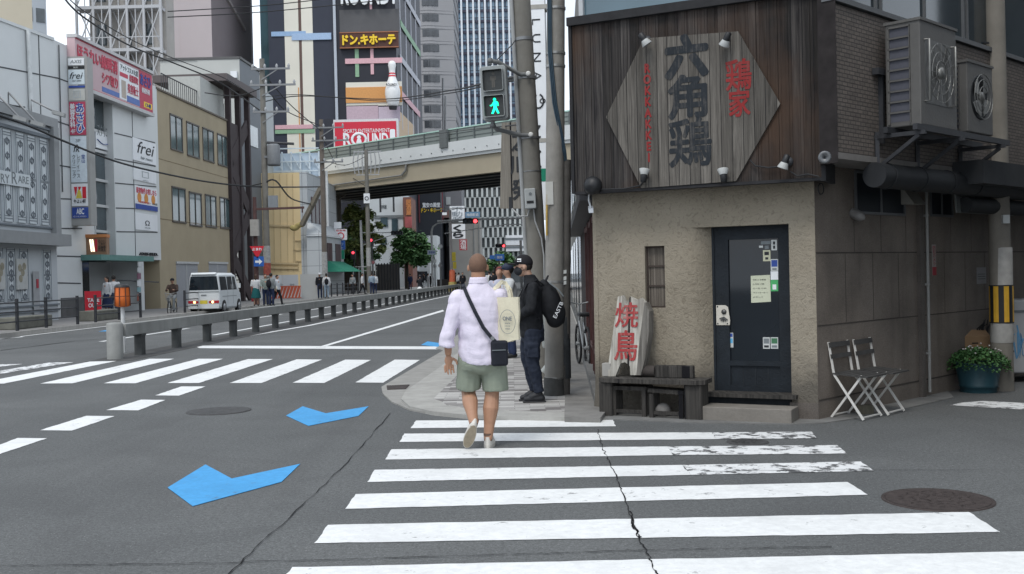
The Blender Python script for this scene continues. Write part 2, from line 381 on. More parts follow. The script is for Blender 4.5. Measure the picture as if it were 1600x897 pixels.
# near crosswalk: seven bars, the far ones worn where the cars turn
zk = MB()
def bar4(pts, z=.004, mi=0, m=None, jit=.006):
    p = gp(pts, z); o = []
    for a, b in zip(p, p[1:] + p[:1]):
        a = Vector(a); b = Vector(b); d = b - a; n = max(1, min(40, int(d.length / .07)))
        for k in range(n): o.append(tuple(a + d * (k / n) + Vector((random.uniform(-jit, jit), random.uniform(-jit, jit))) * (1 if k else .4)))
    (m or zk).sheet(o, z, mi)
bar4([(650, 657), (958, 656), (962, 666), (642, 669)])
bar4([(632, 677.5), (1112, 675.5), (1120, 686), (624, 690.5)]); bar4([(1112, 675.5), (1268, 674.5), (1276, 685), (1120, 686)], mi=1)
bar4([(612, 702), (1043, 697.5), (1052, 711), (602, 718)]); bar4([(1043, 697.5), (1308, 695.5), (1323, 708.5), (1052, 711)], mi=1)
bar4([(586, 734), (1066, 726.5), (1079, 742), (574, 753)]); bar4([(1066, 726.5), (1345, 721), (1366, 735.5), (1079, 742)], mi=1)
bar4([(556, 772), (1324, 753), (1356, 773), (539, 795)])
bar4([(513, 820), (1514, 800), (1563, 831), (491, 848.5)])
bar4([(457, 886), (1660, 860), (1760, 905), (420, 925)])
struct(zk.build('near_crosswalk', [WHITE, WORN]))
fz = MB(); c6 = lambda a: [(x / 2.2222, 440 + y / 2.2222) for x, y in a]
for q in ([(1370, 271), (1458, 272), (1330, 351), (1234, 350)], [(1199, 271), (1288, 272), (1126, 352), (1016, 351)],
          [(1030, 270), (1118, 271), (908, 352), (797, 352)], [(861, 269), (947, 269), (690, 352), (581, 352)],
          [(689, 268), (775, 268), (470, 353), (360, 353)], [(519, 268), (605, 268), (252, 353), (140, 354)],
          [(326, 275), (408, 275), (14, 354), (-90, 355)]):
    bar4(c6(q), m=fz)
for q in ([(170, 281), (256, 280), (-40, 327), (-140, 333)], [(10, 287), (78, 286), (-30, 299), (-110, 302)]): bar4(c6(q), mi=1, m=fz)
struct(fz.build('far_crosswalk', [WHITE, WORN]))
ds = MB()
for q in ([(630, 364), (714, 364), (621, 396), (539, 395)], [(490, 410), (574, 411), (480, 447), (369, 446)],
          [(300, 466), (398, 467), (250, 517), (139, 516)], [(60, 543), (163, 544), (-2, 599), (-130, 615)]): bar4(c6(q), m=ds)
struct(ds.build('guide_dashes', WHITE))
ln = MB()
bar4([(302, 540), (712, 541.5), (712, 546), (312, 544)], m=ln)
bar4([(497, 542.2), (506, 542.2), (694, 486.3), (692, 484)], z=.008, m=ln)
def strip(m, pts, w, z=.004):
    for a, b in zip(pts, pts[1:]):
        d = (Vector(b) - Vector(a)); n = Vector((-d.y, d.x)).normalized() * w / 2; a = Vector(a); b = Vector(b)
        m.sheet([a + n, b + n, b - n, a - n], z)
ed = gp([(198, 561), (256, 549), (315, 537.5)]) + [(sl(-8.15, y), y) for y in (34, 48, 80, 150)]
strip(ln, ed, .16); strip(ln, [(sl(-9.75, 29.5), 29.5), (sl(-9.75, 150), 150)], .15)
for k in range(10):
    y = 27.5 + k * 11.5; strip(ln, [(sl(-12.05, y), y), (sl(-12.05, y + 6.5), y + 6.5)], .15)
strip(ln, [(sl(-16.05, 26), 26), (sl(-16.05, 150), 150)], .15)
for k in range(6): strip(ln, [(sl(-4.9, 48 + k * 12), 48 + k * 12), (sl(-4.9, 54 + k * 12), 54 + k * 12)], .15)
bar4([(-40, 527), (22, 524.5), (38, 526.5), (-20, 531)], m=ln)
struct(ln.build('lane_lines', WHITE))
c7 = MB(); bar4([(1484, 633), (1504, 629), (1535, 626.5), (1600, 629.5), (1690, 635), (1720, 650), (1600, 640)], m=c7); struct(c7.build('side_street_marking', WORN))
def chevron(pts, label):
    m = MB(); m.poly(gp(pts, .004), .003, .006); return tag(m.build('cycle_arrow', BLUEP), label, 'road marking', 'blue arrows painted for cyclists')
chevron([(262, 762), (321, 726), (362, 748), (469, 725), (440, 753), (301, 791)], 'large blue chevron painted on the asphalt nearest the camera')
chevron([(447, 649.5), (473, 635), (509, 646), (576, 635), (560, 650), (482, 665.5)], 'mid-sized blue chevron painted on the asphalt short of the white kerb corner')
chevron([(658, 539), (668, 533.5), (690, 536.5), (722, 533), (716, 539.5), (684, 542)], 'small blue chevron painted beyond the stop line beside the walking man')
m = MB(); m.poly([(sl(-14.6, 33.2), 33.2), (sl(-14.1, 33.2), 33.2), (sl(-14.4, 35), 35), (sl(-14.9, 35.2), 35.2)], .003, .006)
tag(m.build('cycle_arrow', BLUEP), 'pale blue chevron painted by the kerb railing across the road', 'road marking', 'blue arrows painted for cyclists')
# cracks and seams in the asphalt
CRK = plain('crack', (.020, .020, .021), .95, .3, 20, .1)
cr = MB()
def crack(pts, w0, w1, jit, z=.0075, sub=9):
    p = [Vector(a) for a in gp(pts)]; out = []
    for a, b in zip(p, p[1:]):
        for i in range(sub): out.append(a.lerp(b, i / sub))
    out.append(p[-1]); L = []; Rr = []
    for i, q in enumerate(out):
        d = (out[min(i + 1, len(out) - 1)] - out[max(i - 1, 0)]).normalized(); n = Vector((-d.y, d.x))
        q = q + n * random.uniform(-jit, jit); ww = random.uniform(w0, w1)
        L.append((*(q + n * ww), z)); Rr.append((*(q - n * ww), z))
    for i in range(len(out) - 1): cr.add([L[i], Rr[i], Rr[i + 1], L[i + 1]], [(0, 1, 2, 3)])
crack([(610, 646), (560, 705), (500, 765), (430, 830), (355, 900), (300, 960)], .001, .006, .010)
crack([(934, 672), (940, 697), (958, 735), (972, 770), (992, 828), (1012, 868), (1030, 905)], .001, .006, .011, sub=14)
crack([(985, 800), (993, 830), (1000, 842)], .003, .009, .012)
crack([(1100, 738), (1300, 735), (1600, 736)], .001, .004, .004, sub=5)
crack([(0, 885), (300, 882), (800, 868), (1000, 861), (1300, 856)], .001, .006, .012, sub=22)
crack([(0, 548), (120, 533), (260, 522)], .01, .03, .02, sub=5)
struct(cr.build('asphalt_cracks', CRK))
# the near pavement: a flush concrete gutter, a rounded kerb, patterned paving, a plain strip along the shop
KX = [(sl(-2.62, y), y) for y in (22, 40, 70, 150)]
gut = MB()
corner = gp([(596, 604), (598, 614), (612, 627), (640, 639), (680, 646.5), (730, 651), (790, 653.5), (882, 654.5)], .02)
edge = corner[::-1] + gp([(693, 547)], .02) + KX
inner = [(sl(.2, 150), 150), (sl(.2, 14), 14)] + gp([(882, 640)], .02)
gut.poly(edge + inner, -.05, .018); struct(gut.build('gutter', GUTTER))
kc = gp([(690, 627), (697, 632), (720, 636), (770, 640), (830, 642), (882, 643)], .05)
pv = MB(); inset = [(p[0] - 0.0, p[1]) for p in gp([(882, 651), (790, 649.5), (725, 647), (676, 642), (640, 634), (627, 622), (634, 610)], .05)]
kl = [(sl(-1.98, y), y) for y in (17, 22, 40, 70, 150)]
pv.poly(inset + kl + [(sl(.5, 150), 150), (sl(.5, 14), 14), (gp([(882, 630)], .05)[0])], -.04, .045); struct(pv.build('kerb', plain('kerb_concrete', (.34, .335, .315), .9, .15, 5, .2, 0, .35, .3)))
til = [p for p in kc[::-1]] + gp([(677, 623)], .05) + [(sl(-1.55, y), y) for y in (15.5, 22, 40, 70, 150)]
tl = MB(); tl.poly(til + [(sl(.15, 150), 150), (sl(.15, 13), 13)], -.03, .049); struct(tl.build('pavement', TILES))
sl_ = MB(); sl_.poly(gp([(882, 654), (938, 655)], .04) + [(1.05, 11.6), (sl(.46, 14), 14), (sl(.46, 60), 60), (sl(.05, 60), 60), (sl(.05, 14), 14)], -.03, .053, 0)
struct(sl_.build('shop_front_strip', plain('strip_concrete', (.20, .195, .185), .95, .2, 4, .2, 0, .5, .3)))
se = MB(); sx = gp([(890, 655), (935, 655.5), (1095, 662), (1236, 664), (1290, 662), (1370, 650), (1490, 622), (1480, 611), (1275, 650), (1100, 640), (935, 635)], .0)
se.poly(sx, -.02, .012); struct(se.build('drain_strip', plain('drain_concrete', (.17, .17, .165), .95, .22, 4, .2, 0, .5, .3)))
# manholes and the drain grating
def manhole(x, y, rx, ry, mat, label, n=3):
    c = G(x, y, .004); l = G(x - rx, y, .004); r = (c - l).length
    t = thing('manhole_cover', label, 'manhole', (c.x, c.y, 0))
    m = MB(); m.lathe(c, [(r, -.01), (r, .003), (r * .93, .003), (r * .93, .002)], 40); m.build('rim', mat, t)
    m = MB(); m.lathe(c, [(r * .925, -.008), (r * .925, .0045)], 40)
    for k in range(n):
        rr = r * (.25 + .6 * k / n)
        for j in range(10 + 6 * k):
            a = 2 * math.pi * (j + .3 * k) / (10 + 6 * k); p = c + Vector((math.cos(a) * rr, math.sin(a) * rr, .0065 - c.z))
            m.obox(p, (math.cos(a + .8 * (-1) ** j), math.sin(a + .8 * (-1) ** j), 0), (-math.sin(a + .8 * (-1) ** j), math.cos(a + .8 * (-1) ** j), 0), (0, 0, 1), .030, .008, .002)
    m.build('lid', mat, t); return t
IRON = plain('rusty_iron', (.052, .041, .038), .75, .35, 18, .4, .3, .4, 0, 60); IRONG = plain('grey_iron', (.062, .062, .063), .8, .3, 14, .4, .2)
manhole(1465, 780.5, 86, 16, IRON, 'large rusty brown manhole cover beside the near crosswalk')
manhole(1168, 690.5, 33, 5.5, IRONG, 'small dark manhole cover between worn crosswalk bars by the shop step')
manhole(342, 642, 46, 6, IRONG, 'grey manhole cover in the middle of the asphalt road')
t = thing('drain_grate', 'rusty iron drain grating in the concrete gutter corner', 'drain grate', G(620, 605, .02))
m = MB(); a = gp([(604, 603), (640, 601.5), (634, 608), (605, 609)], .02); m.poly(a, .0, .021); m.build('frame', IRONG, t)
m = MB(); A_, B_, C_, D_ = [Vector(q) for q in a]
for k in range(14):
    u = (k + .5) / 14; p = A_.lerp(B_, u); q = D_.lerp(C_, u); m.bar((*p, .024), (*q, .024), .018, .008)
m.build('grating', IRON, t)
# far pavement
lp = MB(); lp.poly([(sl(-16.3, 20), 20), (sl(-16.3, 160), 160), (sl(-40, 160), 160), (sl(-40, 20), 20)], -.05, .14)
struct(lp.build('far_pavement', plain('far_paving', (.22, .215, .21), .9, .15, 3, .2)))
lk = MB(); lk.poly([(sl(-16.15, 20), 20), (sl(-16.15, 160), 160), (sl(-16.295, 160), 160), (sl(-16.295, 20), 20)], -.05, .146); struct(lk.build('far_kerb', CONC))
# median barrier
t = thing('median_barrier', 'long low concrete median barrier with a pale beam on dark posts', 'road barrier', (sl(-8.9, 22.2), 22.2, 0))
bm = MB(); BY0, BY1 = 21.3, 92.0; bd = Vector((S, 1, 0)).normalized(); bn = Vector((bd.y, -bd.x, 0)); k = BY0; j = 0
while k < BY1:
    e = k + (2.06 if k > 22 else 4.15); a = Vector((sl(-8.9, k + .006), k + .006, 0)); b = Vector((sl(-8.9, e - .006), e - .006, 0))
    bm.obox((a + b) / 2 + Vector((0, 0, .575)), bd, bn, (0, 0, 1), (b - a).length / 2, .085, .125); k = e; j += 1
BEAM = plain('barrier_beam', (.27, .275, .265), .85, .16, 2, .3, 0, .45, .3)
bm.build('beam', BEAM, t, bevel=.012)
y = 22.2
while y < 92:
    pm = MB(); p = Vector((sl(-8.9, y), y, 0))
    pm.obox(p + Vector((0, 0, .19)), bd, bn, (0, 0, 1), .10, .08, .24); pm.obox(p + Vector((0, 0, .43)), bd, bn, (0, 0, 1), .115, .095, .02)
    pm.build('post', plain('barrier_post', (.062, .066, .066), .85, .3, 5, .3, 0, .4), t); y += 2.12
pm = MB(); p = Vector((sl(-8.98, 21.15), 21.15, 0)); pm.lathe(p, [(.16, 0), (.16, .70), (.145, .735), (.0, .742)], 20); pm.build('end_post', plain('end_post_concrete', (.26, .265, .255), .9, .18, 3, .3, 0, .5, .3), t)
md = MB(); md.poly([(sl(-9.35, 20.6), 20.6), (sl(-9.35, 150), 150), (sl(-8.45, 150), 150), (sl(-8.45, 20.6), 20.6)], -.02, .006); struct(md.build('median_strip', plain('median_asphalt', (.072, .072, .072), .95, .3, 3, .2)))
# ================================================================ THE CORNER RESTAURANT
A = (.95, 11.6); B = (3.05, 10.53); Cc = (B[0] + 3.55 * .717, B[1] + 3.55 * .697); C2 = (B[0] + 6.2 * .717, B[1] + 6.2 * .697)
RF = Fr(A, B); RS = Fr(B, C2); LSF = Fr((sl(A[0] - S * A[1], 24), 24), A)
LQ = RF.L
bld = thing('restaurant_building', 'small earthen walled corner restaurant with a boarded upper front and glazed dark door', 'building', (2.6, 12, 0))
ZT = 2.62                                   # underside of the boarded storey
# doorway (recessed, with a flared left cheek) and window slot measured on the front wall
dq0, dq1, dz0, dz1 = RF.rect(1115, 353, 1236, 616, -.14)
dq1f = RF.px(1235, 500)[0]; jq = RF.px(1080, 450)[0]
nq0, nq1, nz0, nz1 = RF.rect(1007, 385, 1040, 481)
lz = RF.px(1150, 353)[1]
sm = MB()
th = -.30
def wallpiece(pts): sm.prism(RF, pts, th, 0)
wallpiece([(0.0, 0), (nq0, 0), (nq0, ZT), (-.03, ZT)])
wallpiece([(nq0, 0), (nq1, 0), (nq1, nz0), (nq0, nz0)]); wallpiece([(nq0, nz1), (nq1, nz1), (nq1, ZT), (nq0, ZT)])
wallpiece([(nq1, 0), (jq, 0), (jq, ZT), (nq1, ZT)])
wallpiece([(jq, lz), (dq1f, lz), (dq1f, ZT), (jq, ZT)])
wallpiece([(dq1f, .16), (LQ, .16), (LQ, ZT), (dq1f, ZT)])
# the flared cheek: a curved strip from the wall face to the door frame
rings = []
for k in range(9):
    u = k / 8; q = jq + (dq0 - jq) * u; o = -.16 * (u ** 1.8); rings.append((q, o))
for (qa, oa), (qb, ob) in zip(rings, rings[1:]):
    sm.add([RF.P(qa, 0, oa), RF.P(qb, 0, ob), RF.P(qb, lz, ob), RF.P(qa, lz, oa)], [(0, 1, 2, 3)], 0, True)
# rounded corner at the street side
for k in range(6):
    a0 = k / 6 * math.pi / 2; a1 = (k + 1) / 6 * math.pi / 2; r = .07
    c0 = RF.P(0, 0, -r)
    def pt(a, z, flare): return c0 + RF.u * (-math.sin(a) * r * flare) + RF.n * (math.cos(a) * r * flare) + Vector((0, 0, z))
    for z0, z1, f0, f1 in ((0, .25, 1.5, 1.15), (.25, ZT, 1.15, 1.0)):
        sm.add([pt(a0, z0, f0), pt(a0, z1, f1), pt(a1, z1, f1), pt(a1, z0, f0)], [(0, 1, 2, 3)], 0, True)
sm.build('front_wall', STUCCO, bld)
pl = MB(); pl.prism(RF, [(dq1f - .02, 0), (LQ + .004, 0), (LQ + .004, .175), (dq1f - .02, .175)], -.2, .006); pl.build('plinth', granite('plinth_stone', (.115, .100, .088)), bld)
# window slot with reed screen
wn = MB(); wn.fbox(RF, nq0, nq1, nz0, nz1, -.12, -.07)
win = wn.build('window', planks('reed_screen', (.10, .085, .070), (.20, .175, .15), .012, .5), bld)
wf = MB(); WDK = plain('dark_brown_wood', (.050, .038, .032), .8, .3, 8, .3, 0, .3)
for z in (nz0, nz0 + (nz1 - nz0) * .34, nz0 + (nz1 - nz0) * .66, nz1 - .02): wf.fbox(RF, nq0, nq1, z, z + .018, -.07, -.055)
for q in (nq0, nq1 - .016): wf.fbox(RF, q, q + .016, nz0, nz1, -.068, -.05)
wf.build('frame', WDK, win)
# door
DOORW = plain('dark_door_wood', (.011, .015, .020), .6, .35, 5, .25, 0, .4)
gq0, gq1, gz0, gz1 = RF.rect(1137, 375, 1219, 565, -.14)
dm = MB(); o0, o1 = -.20, -.145
dm.fbox(RF, dq0, gq0, dz0, dz1, o0, o1); dm.fbox(RF, gq1, dq1, dz0, dz1, o0, o1); dm.fbox(RF, gq0, gq1, gz1, dz1, o0, o1)
pz0, pz1 = RF.px(1180, 603, -.14)[1], RF.px(1180, 572, -.14)[1]
dm.fbox(RF, gq0, gq1, pz1, gz0, o0, o1); dm.fbox(RF, gq0, gq1, dz0, pz0, o0, o1)
dm.fbox(RF, gq0, gq1, pz0, pz1, o0, o1 - .022)
door = dm.build('door', DOORW, bld)
n_ = 4
for k in range(n_ + 1):
    q = gq0 + (gq1 - gq0) * k / n_; sk_ = MB(); sk_.fbox(RF, q - .004, q + .004, pz0, pz1, o1 - .0215, o1 - .017); sk_.build('panel_bead', CHAR, door)
gm = MB(); gm.fbox(RF, gq0, gq1, gz0, gz1, -.178, -.172); gm.build('pane', glass('door_glass', (.010, .014, .019), .05, .55, .2), door)
hx = RF.rect(1119, 477, 1141, 508, -.14); hm = MB()
hm.prism(RF, [(hx[0], hx[2]), (hx[1] - .005, hx[2]), (hx[1], hx[2] + .05), (hx[1] - .02, hx[3] - .02), (hx[1] - .05, hx[3]), (hx[0], hx[3])], -.144, -.137, 0)
cq, cz = (hx[0] + hx[1]) / 2 + .01, (hx[2] + hx[3]) / 2
for k in range(5):                        # a cast bird-like pull on the plate
    a = R(200 + k * 30); hm.bar(RF.P(cq, cz - .02, -.128), RF.P(cq + .05 * math.cos(a), cz - .02 + .05 * math.sin(a), -.13), .012, .01, mi=1)
hm.lathe(RF.P(cq, cz + .035, -.137), [(.028, 0), (.026, .012), (.0, .016)], 14, 1, RF.n)
for q, z in ((hx[0] + .015, hx[2] + .015), (hx[0] + .015, hx[3] - .015), (hx[1] - .03, hx[2] + .015)): hm.lathe(RF.P(q, z, -.137), [(.009, 0), (.007, .005)], 8, 1, RF.n)
hm.build('handle', [plain('ivory_plate', (.52, .49, .43), .5, .1, 12), plain('pewter', (.10, .10, .098), .4, .2, 20, .5, .7)], door)
PAPER = plain('note_paper', (.50, .52, .40), .9, .06, 6, .2)
nm = MB(); nr = RF.rect(1173, 431, 1204, 473, -.17); nm.prism(RF, [(nr[0], nr[2]), (nr[1] + .004, nr[2] + .01), (nr[1], nr[3] + .006), (nr[0], nr[3])], -.171, -.1695)
for k, (s_, l_) in enumerate(zip(('予約 の お客様', '土日祝 17時', '火〜日 17:30', '（ラストオーダー）', 'よろしく'), (.8, .7, .82, .9, .6))):
    z = nr[3] - .035 - k * .045; letter(nm, s_, RF, nr[0] + .02, nr[0] + .02 + l_ * (nr[1] - nr[0] - .03), z - .016, z, -.1690, .0008, 1)
nm.build('notice', [PAPER, INK], door)
def sticker(x0, y0, x1, y1, c, marks=()):
    m = MB(); q0, q1, z0, z1 = RF.rect(x0, y0, x1, y1, -.17); m.fbox(RF, q0, q1, z0, z1, -.1715, -.1698)
    ms = [c]
    for (u0, u1, v0, v1, cc) in marks:
        ms.append(cc); m.fbox(RF, q0 + (q1 - q0) * u0, q0 + (q1 - q0) * u1, z0 + (z1 - z0) * v0, z0 + (z1 - z0) * v1, -.1697, -.1688, len(ms) - 1)
    return m.build('sticker', ms, door)
GS = plain('sticker_green', (.06, .36, .12), .5, .1); PAL = plain('sticker_pale', (.52, .54, .53), .6, .08); GRY = plain('sticker_grey', (.16, .18, .19), .6, .1); YEL = plain('sticker_cream', (.50, .50, .36), .6, .08)
sticker(1204, 405, 1216, 423, PAL, [(.1, .9, .35, .92, INKB), (.2, .8, .08, .22, GRY)])
sticker(1204, 424, 1216, 437, SIGNW); sticker(1204, 437.5, 1216, 455, GS, [(.25, .75, .15, .6, SIGNW)])
sticker(1192, 391, 1204, 408, YEL, [(.2, .8, .55, .85, INK), (.3, .7, .15, .35, INK)])
m = sticker(1205, 375, 1214, 391, PAL, [(.3, .7, .55, .85, INK), (.3, .7, .15, .45, INK)])
sticker(1189, 377, 1204, 381.5, GRY); sticker(1186, 384, 1192, 387, PAL); sticker(1195, 384, 1201, 389, GRY)
sticker(1192, 527, 1203, 545, PAL, [(.1, .9, .45, .9, GRY), (.15, .85, .1, .3, INK)]); sticker(1204, 527, 1216, 545, PAL, [(.1, .9, .45, .92, plain('leaf_print', (.05, .16, .08), .6)), (.15, .85, .1, .3, GRY)])
sticker(1137, 520, 1146, 543, PAL, [(.1, .9, .72, .95, INKB), (.1, .9, .3, .62, plain('sky_print', (.1, .38, .62), .6))])
sticker(1193, 362, 1199, 363.6, PAL); sticker(1213, 361.6, 1219, 363.2, PAL)
cm = MB(); cm.fbox(RF, dq0 - .025, dq0, dz0 - .02, lz, -.2, -.13); cm.fbox(RF, dq1, dq1 + .02, dz0 - .02, lz, -.2, -.13); cm.build('door_frame', DOORW, bld)
tm = MB(); tq = RF.px(1098, 626)[0]; tq1 = RF.px(1247, 628)[0]
tm.fbox(RF, tq, tq1, .215, .255, -.2, .10); tm.build('threshold', OLDW, bld)
um = MB(); um.fbox(RF, tq, dq1f - .01, -.02, .2149, -.20, -.02); um.build('riser', CHAR, bld)
rb = MB(); rb.fbox(RF, jq, dq1f, .2, ZT + .3, -.9, -.62); rb.build('inner_wall', BLACK, bld)
# stone-clad side wall towards the alley
SL = RS.L; sd_ = MB(); sd_.fbox(RS, 0.003, SL, .0, 3.1, -.30, 0); sd_.build('side_wall', GRAN, bld)
jm = MB()
z1_ = RS.px(1290, 508)[1]; z2_ = RS.px(1300, 395)[1]; z3_ = .20
for z in (z1_, z2_): jm.fbox(RS, 0.01, SL, z - .006, z + .006, -.01, .003)
jm.fbox(RS, .01, SL, z3_ - .008, z3_ + .008, -.01, .004)
for k in range(1, 8):
    q = k * .60; jm.fbox(RS, q - .003, q + .003, z1_ + .01, z2_ - .01, -.01, .002); jm.fbox(RS, q + .2 - .003, q + .2 + .003, z2_ + .01, 2.35, -.01, .002)
jm.build('joints', plain('joint_brown', (.055, .047, .041), .9, .2), bld)
vm = MB(); vq = RS.px(1437, 500)[0]; vm.fbox(RS, vq - .05, vq + .05, 0.0, 2.3, .0, .045); vm.build('pilaster', granite('pilaster_stone', (.105, .092, .082)), bld)
# high windows in the side wall
for (x0, x1, y0, y1) in ((1335, 1412, 268, 336), (1452, 1487, 272, 338)):
    q0, q1, z0, z1 = RS.rect(x0, y0, x1, y1); m = MB(); m.fbox(RS, q0, q1, z0, z1, -.05, .006); wv = m.build('side_window', plain('dull_window', (.014, .018, .023), .5, .3, 3, .15), bld)
    m = MB()
    for q in (q0, (q0 + q1) / 2, q1): m.fbox(RS, q - .012, q + .012, z0, z1, 0, .022)
    for z in (z0, z1): m.fbox(RS, q0, q1, z - .014, z + .014, 0, .024)
    m.build('frame', plain('window_alloy', (.10, .105, .11), .5, .1), wv)
# upper storey over the alley, overhanging the stone
OV = .42; UB = RS.px(1320, 240, OV)[1]; uq0 = RS.px(1300, 100, OV)[0]
US = RS.off(OV)
qR = sum(RF.px(*p, .28)[0] for p in ((1282, -10), (1282, 284))) / 2
uppoly = lambda o: [xy(RS.P(uq0 + .012, 0, OV + o)), xy(RS.P(SL, 0, OV + o)), xy(RS.P(SL, 0, -.3)), xy(RF.P(LQ - .25, 0, -.3)), xy(RF.P(qR - .06, 0, .21))]
um = MB(); um.poly(uppoly(0), UB, 4.05); um.build('upper_wall', BTILE, bld)
um = MB(); um.poly(uppoly(.03), UB - .06, UB - .001); um.build('ledge', plain('ledge_concrete', (.17, .16, .15), .9, .2, 5), bld)
# upper windows on both faces and the roof band
zs0 = RS.px(1420, 37, OV)[1]
m = MB(); m.fbox(RS, uq0 + .03, SL, zs0 + .03, 5.2, OV - .10, OV - .04); uw = m.build('upper_window', glass('upper_glass', (.020, .032, .040), .06, .9), bld)
m = MB()
for x in (1372, 1380, 1448, 1508, 1514): q = RS.px(x, 30, OV)[0]; m.fbox(RS, q - .012, q + .012, zs0, 5.2, OV - .04, OV - .01)
m.fbox(RS, uq0, SL, zs0 - .02, zs0 + .03, OV - .1, OV + .03); m.build('frame', plain('window_alloy', (.10, .105, .11), .5, .1), uw)
m = MB(); m.fbox(RF, -.12, LQ + .35, 4.32, 5.2, -.3, -.05); fw = m.build('upper_front_window', glass('front_glass', (.07, .12, .15), .06, .9), bld)
m = MB()
for x in (1096, 1104): q = RF.px(x, 5)[0]; m.fbox(RF, q - .012, q + .012, 4.30, 5.2, -.05, -.01)
m.fbox(RF, -.12, LQ + .4, 4.27, 4.33, -.3, .0); m.fbox(RF, -.16, -.11, 4.27, 5.2, -.06, 0); m.build('frame', plain('window_alloy_pale', (.42, .44, .45), .5, .1), fw)
bk = MB(); bk.poly([xy(RF.P(-.1, 0, -.31)), xy(RF.P(LQ + .02, 0, -.31)), xy(RS.P(SL, 0, -.31)), (C2[0] - 1, C2[1] + 8), (sl(.75, 24), 24)], 3.0, 5.6)
bk.build('core', plain('plain_render', (.18, .17, .16), .9, .15, 2), bld)
# street-side wall: dark timber, glazing and a lower plinth
lm = MB(); lm.fbox(LSF, 0, LSF.L - .12, 0, 4.2, -.4, -.08); lm.build('street_wall', plain('street_timber', (.030, .024, .024), .75, .4, 5, .3, 0, .3), bld)
LN = LSF.L
for k, (a, b) in enumerate(((.55, 1.3), (1.75, 2.6), (3.1, 4.2), (4.8, 6.2))):
    m = MB(); m.fbox(LSF, LN - b, LN - a, .5, 2.2, -.08, -.05); sg = m.build('shopfront_window', glass('shopfront_glass', (.05, .065, .075), .06, .9), bld)
    m = MB()
    for q in (LN - a, LN - b): m.fbox(LSF, q - .04, q + .04, .12, 2.3, -.08, -.02)
    m.fbox(LSF, LN - b, LN - a, 2.2, 2.27, -.08, -.02); m.fbox(LSF, LN - b, LN - a, .45, .52, -.08, -.02); m.build('frame', plain('maroon_timber', (.070, .026, .024), .6, .3, 6), sg)
m = MB(); m.fbox(LSF, 0, LN - .2, 2.35, 2.5, -.08, .18); m.build('eave', DSTEEL, bld)
m = MB(); m.fbox(LSF, 0, LN - .1, 0, .16, -.08, .06); m.build('street_plinth', CONCD, bld)
# ---- boarded signboard hung on the upper storey
OB = .28; FB = RF.off(OB)
sgn = thing('wooden_signboard', 'wide weathered plank signboard with a pale hexagon and brushed characters above the restaurant door', 'signboard', tuple(RF.P(LQ / 2, 2.4, OB)))
cor = [RF.px(*p, OB) for p in ((893, 40), (1282, -10), (1282, 284), (900, 299))]
qL = (cor[0][0] + cor[3][0]) / 2; zt = (cor[0][1] + cor[1][1]) / 2; zb = (cor[2][1] + cor[3][1]) / 2
bm = MB(); q = qL
while q < qR - .02:
    e = min(q + .105, qR); o = random.uniform(-.004, .005); bm.fbox(RF, q + .0015, e - .0015, zb + random.uniform(-.012, .006), zt, OB - .05, OB + o); q = e
bm.build('boards', BOARD, sgn)
bm = MB(); bm.fbox(RF, qL - .04, qR + .05, zt, zt + .09, -.3, OB + .06); bm.fbox(RF, qL - .035, qL, zb, zt, -.3, OB + .03); bm.fbox(RF, qR, qR + .04, zb - .02, zt, -.2, OB + .035)
bm.fbox(RF, qL, qR, zb - .012, zb + .018, OB - .06, OB + .02); bm.build('trim', plain('tarred_trim', (.022, .022, .024), .8, .3, 8, .3), sgn)
bm = MB(); bm.fbox(RF, qL, qR, zb + .004, zt, -.29, OB - .055); bm.build('soffit', plain('soffit_wood', (.05, .045, .04), .9, .3, 6), sgn)
cr_ = MB(); cr_.poly([xy(RF.P(qR + .042, 0, OB + .034)), xy(RS.P(uq0 + .01, 0, OV + .04)), xy(RS.P(uq0 + .01, 0, OV - .15)), xy(RF.P(qR - .02, 0, .215)), xy(RF.P(qR + .042, 0, .23))], UB - .10, 4.34)
cr_.build('corner_board', plain('burnt_corner', (.022, .019, .019), .85, .4, 6, .2), bld)
hexp = [RF.px(*p, OB + .03) for p in ((1006, 60), (1153, 49), (1219, 162), (1150, 283), (1002, 294), (947, 183))]
hm = MB(); hm.prism(RF, hexp, OB + .008, OB + .032); hm.build('hexagon_panel', HEXB, sgn)
km = MB()
for ch, r_, FF in (('六', (1037, 57, 1108, 119), .05), ('角', (1042, 119, 1106, 183), .030), ('鶏', (1044, 187, 1113, 258), .021)): lpx(km, ch, RF, *r_, OB + .034, fat=FF, th=.002)
km.build('black_lettering', WBLK, sgn)
km = MB(); lpx(km, '鶏', RF, 1133, 94, 1175, 139, OB + .034, fat=.020, th=.002); km.build('red_lettering', WRED, sgn); km = MB(); lpx(km, '家', RF, 1138, 140, 1173, 181, OB + .034, fat=.024, th=.002)
km.build('red_lettering', WRED, sgn); km = MB(); km2 = RF.rect(1005, 100, 1020, 253, OB + .034)
letter(km, 'ROKKAKKEI', RF, km2[0], km2[1], km2[2], km2[3], OB + .034, .002, 0, fat=.045, vertical=True)
km.build('red_lettering', WRED, sgn)
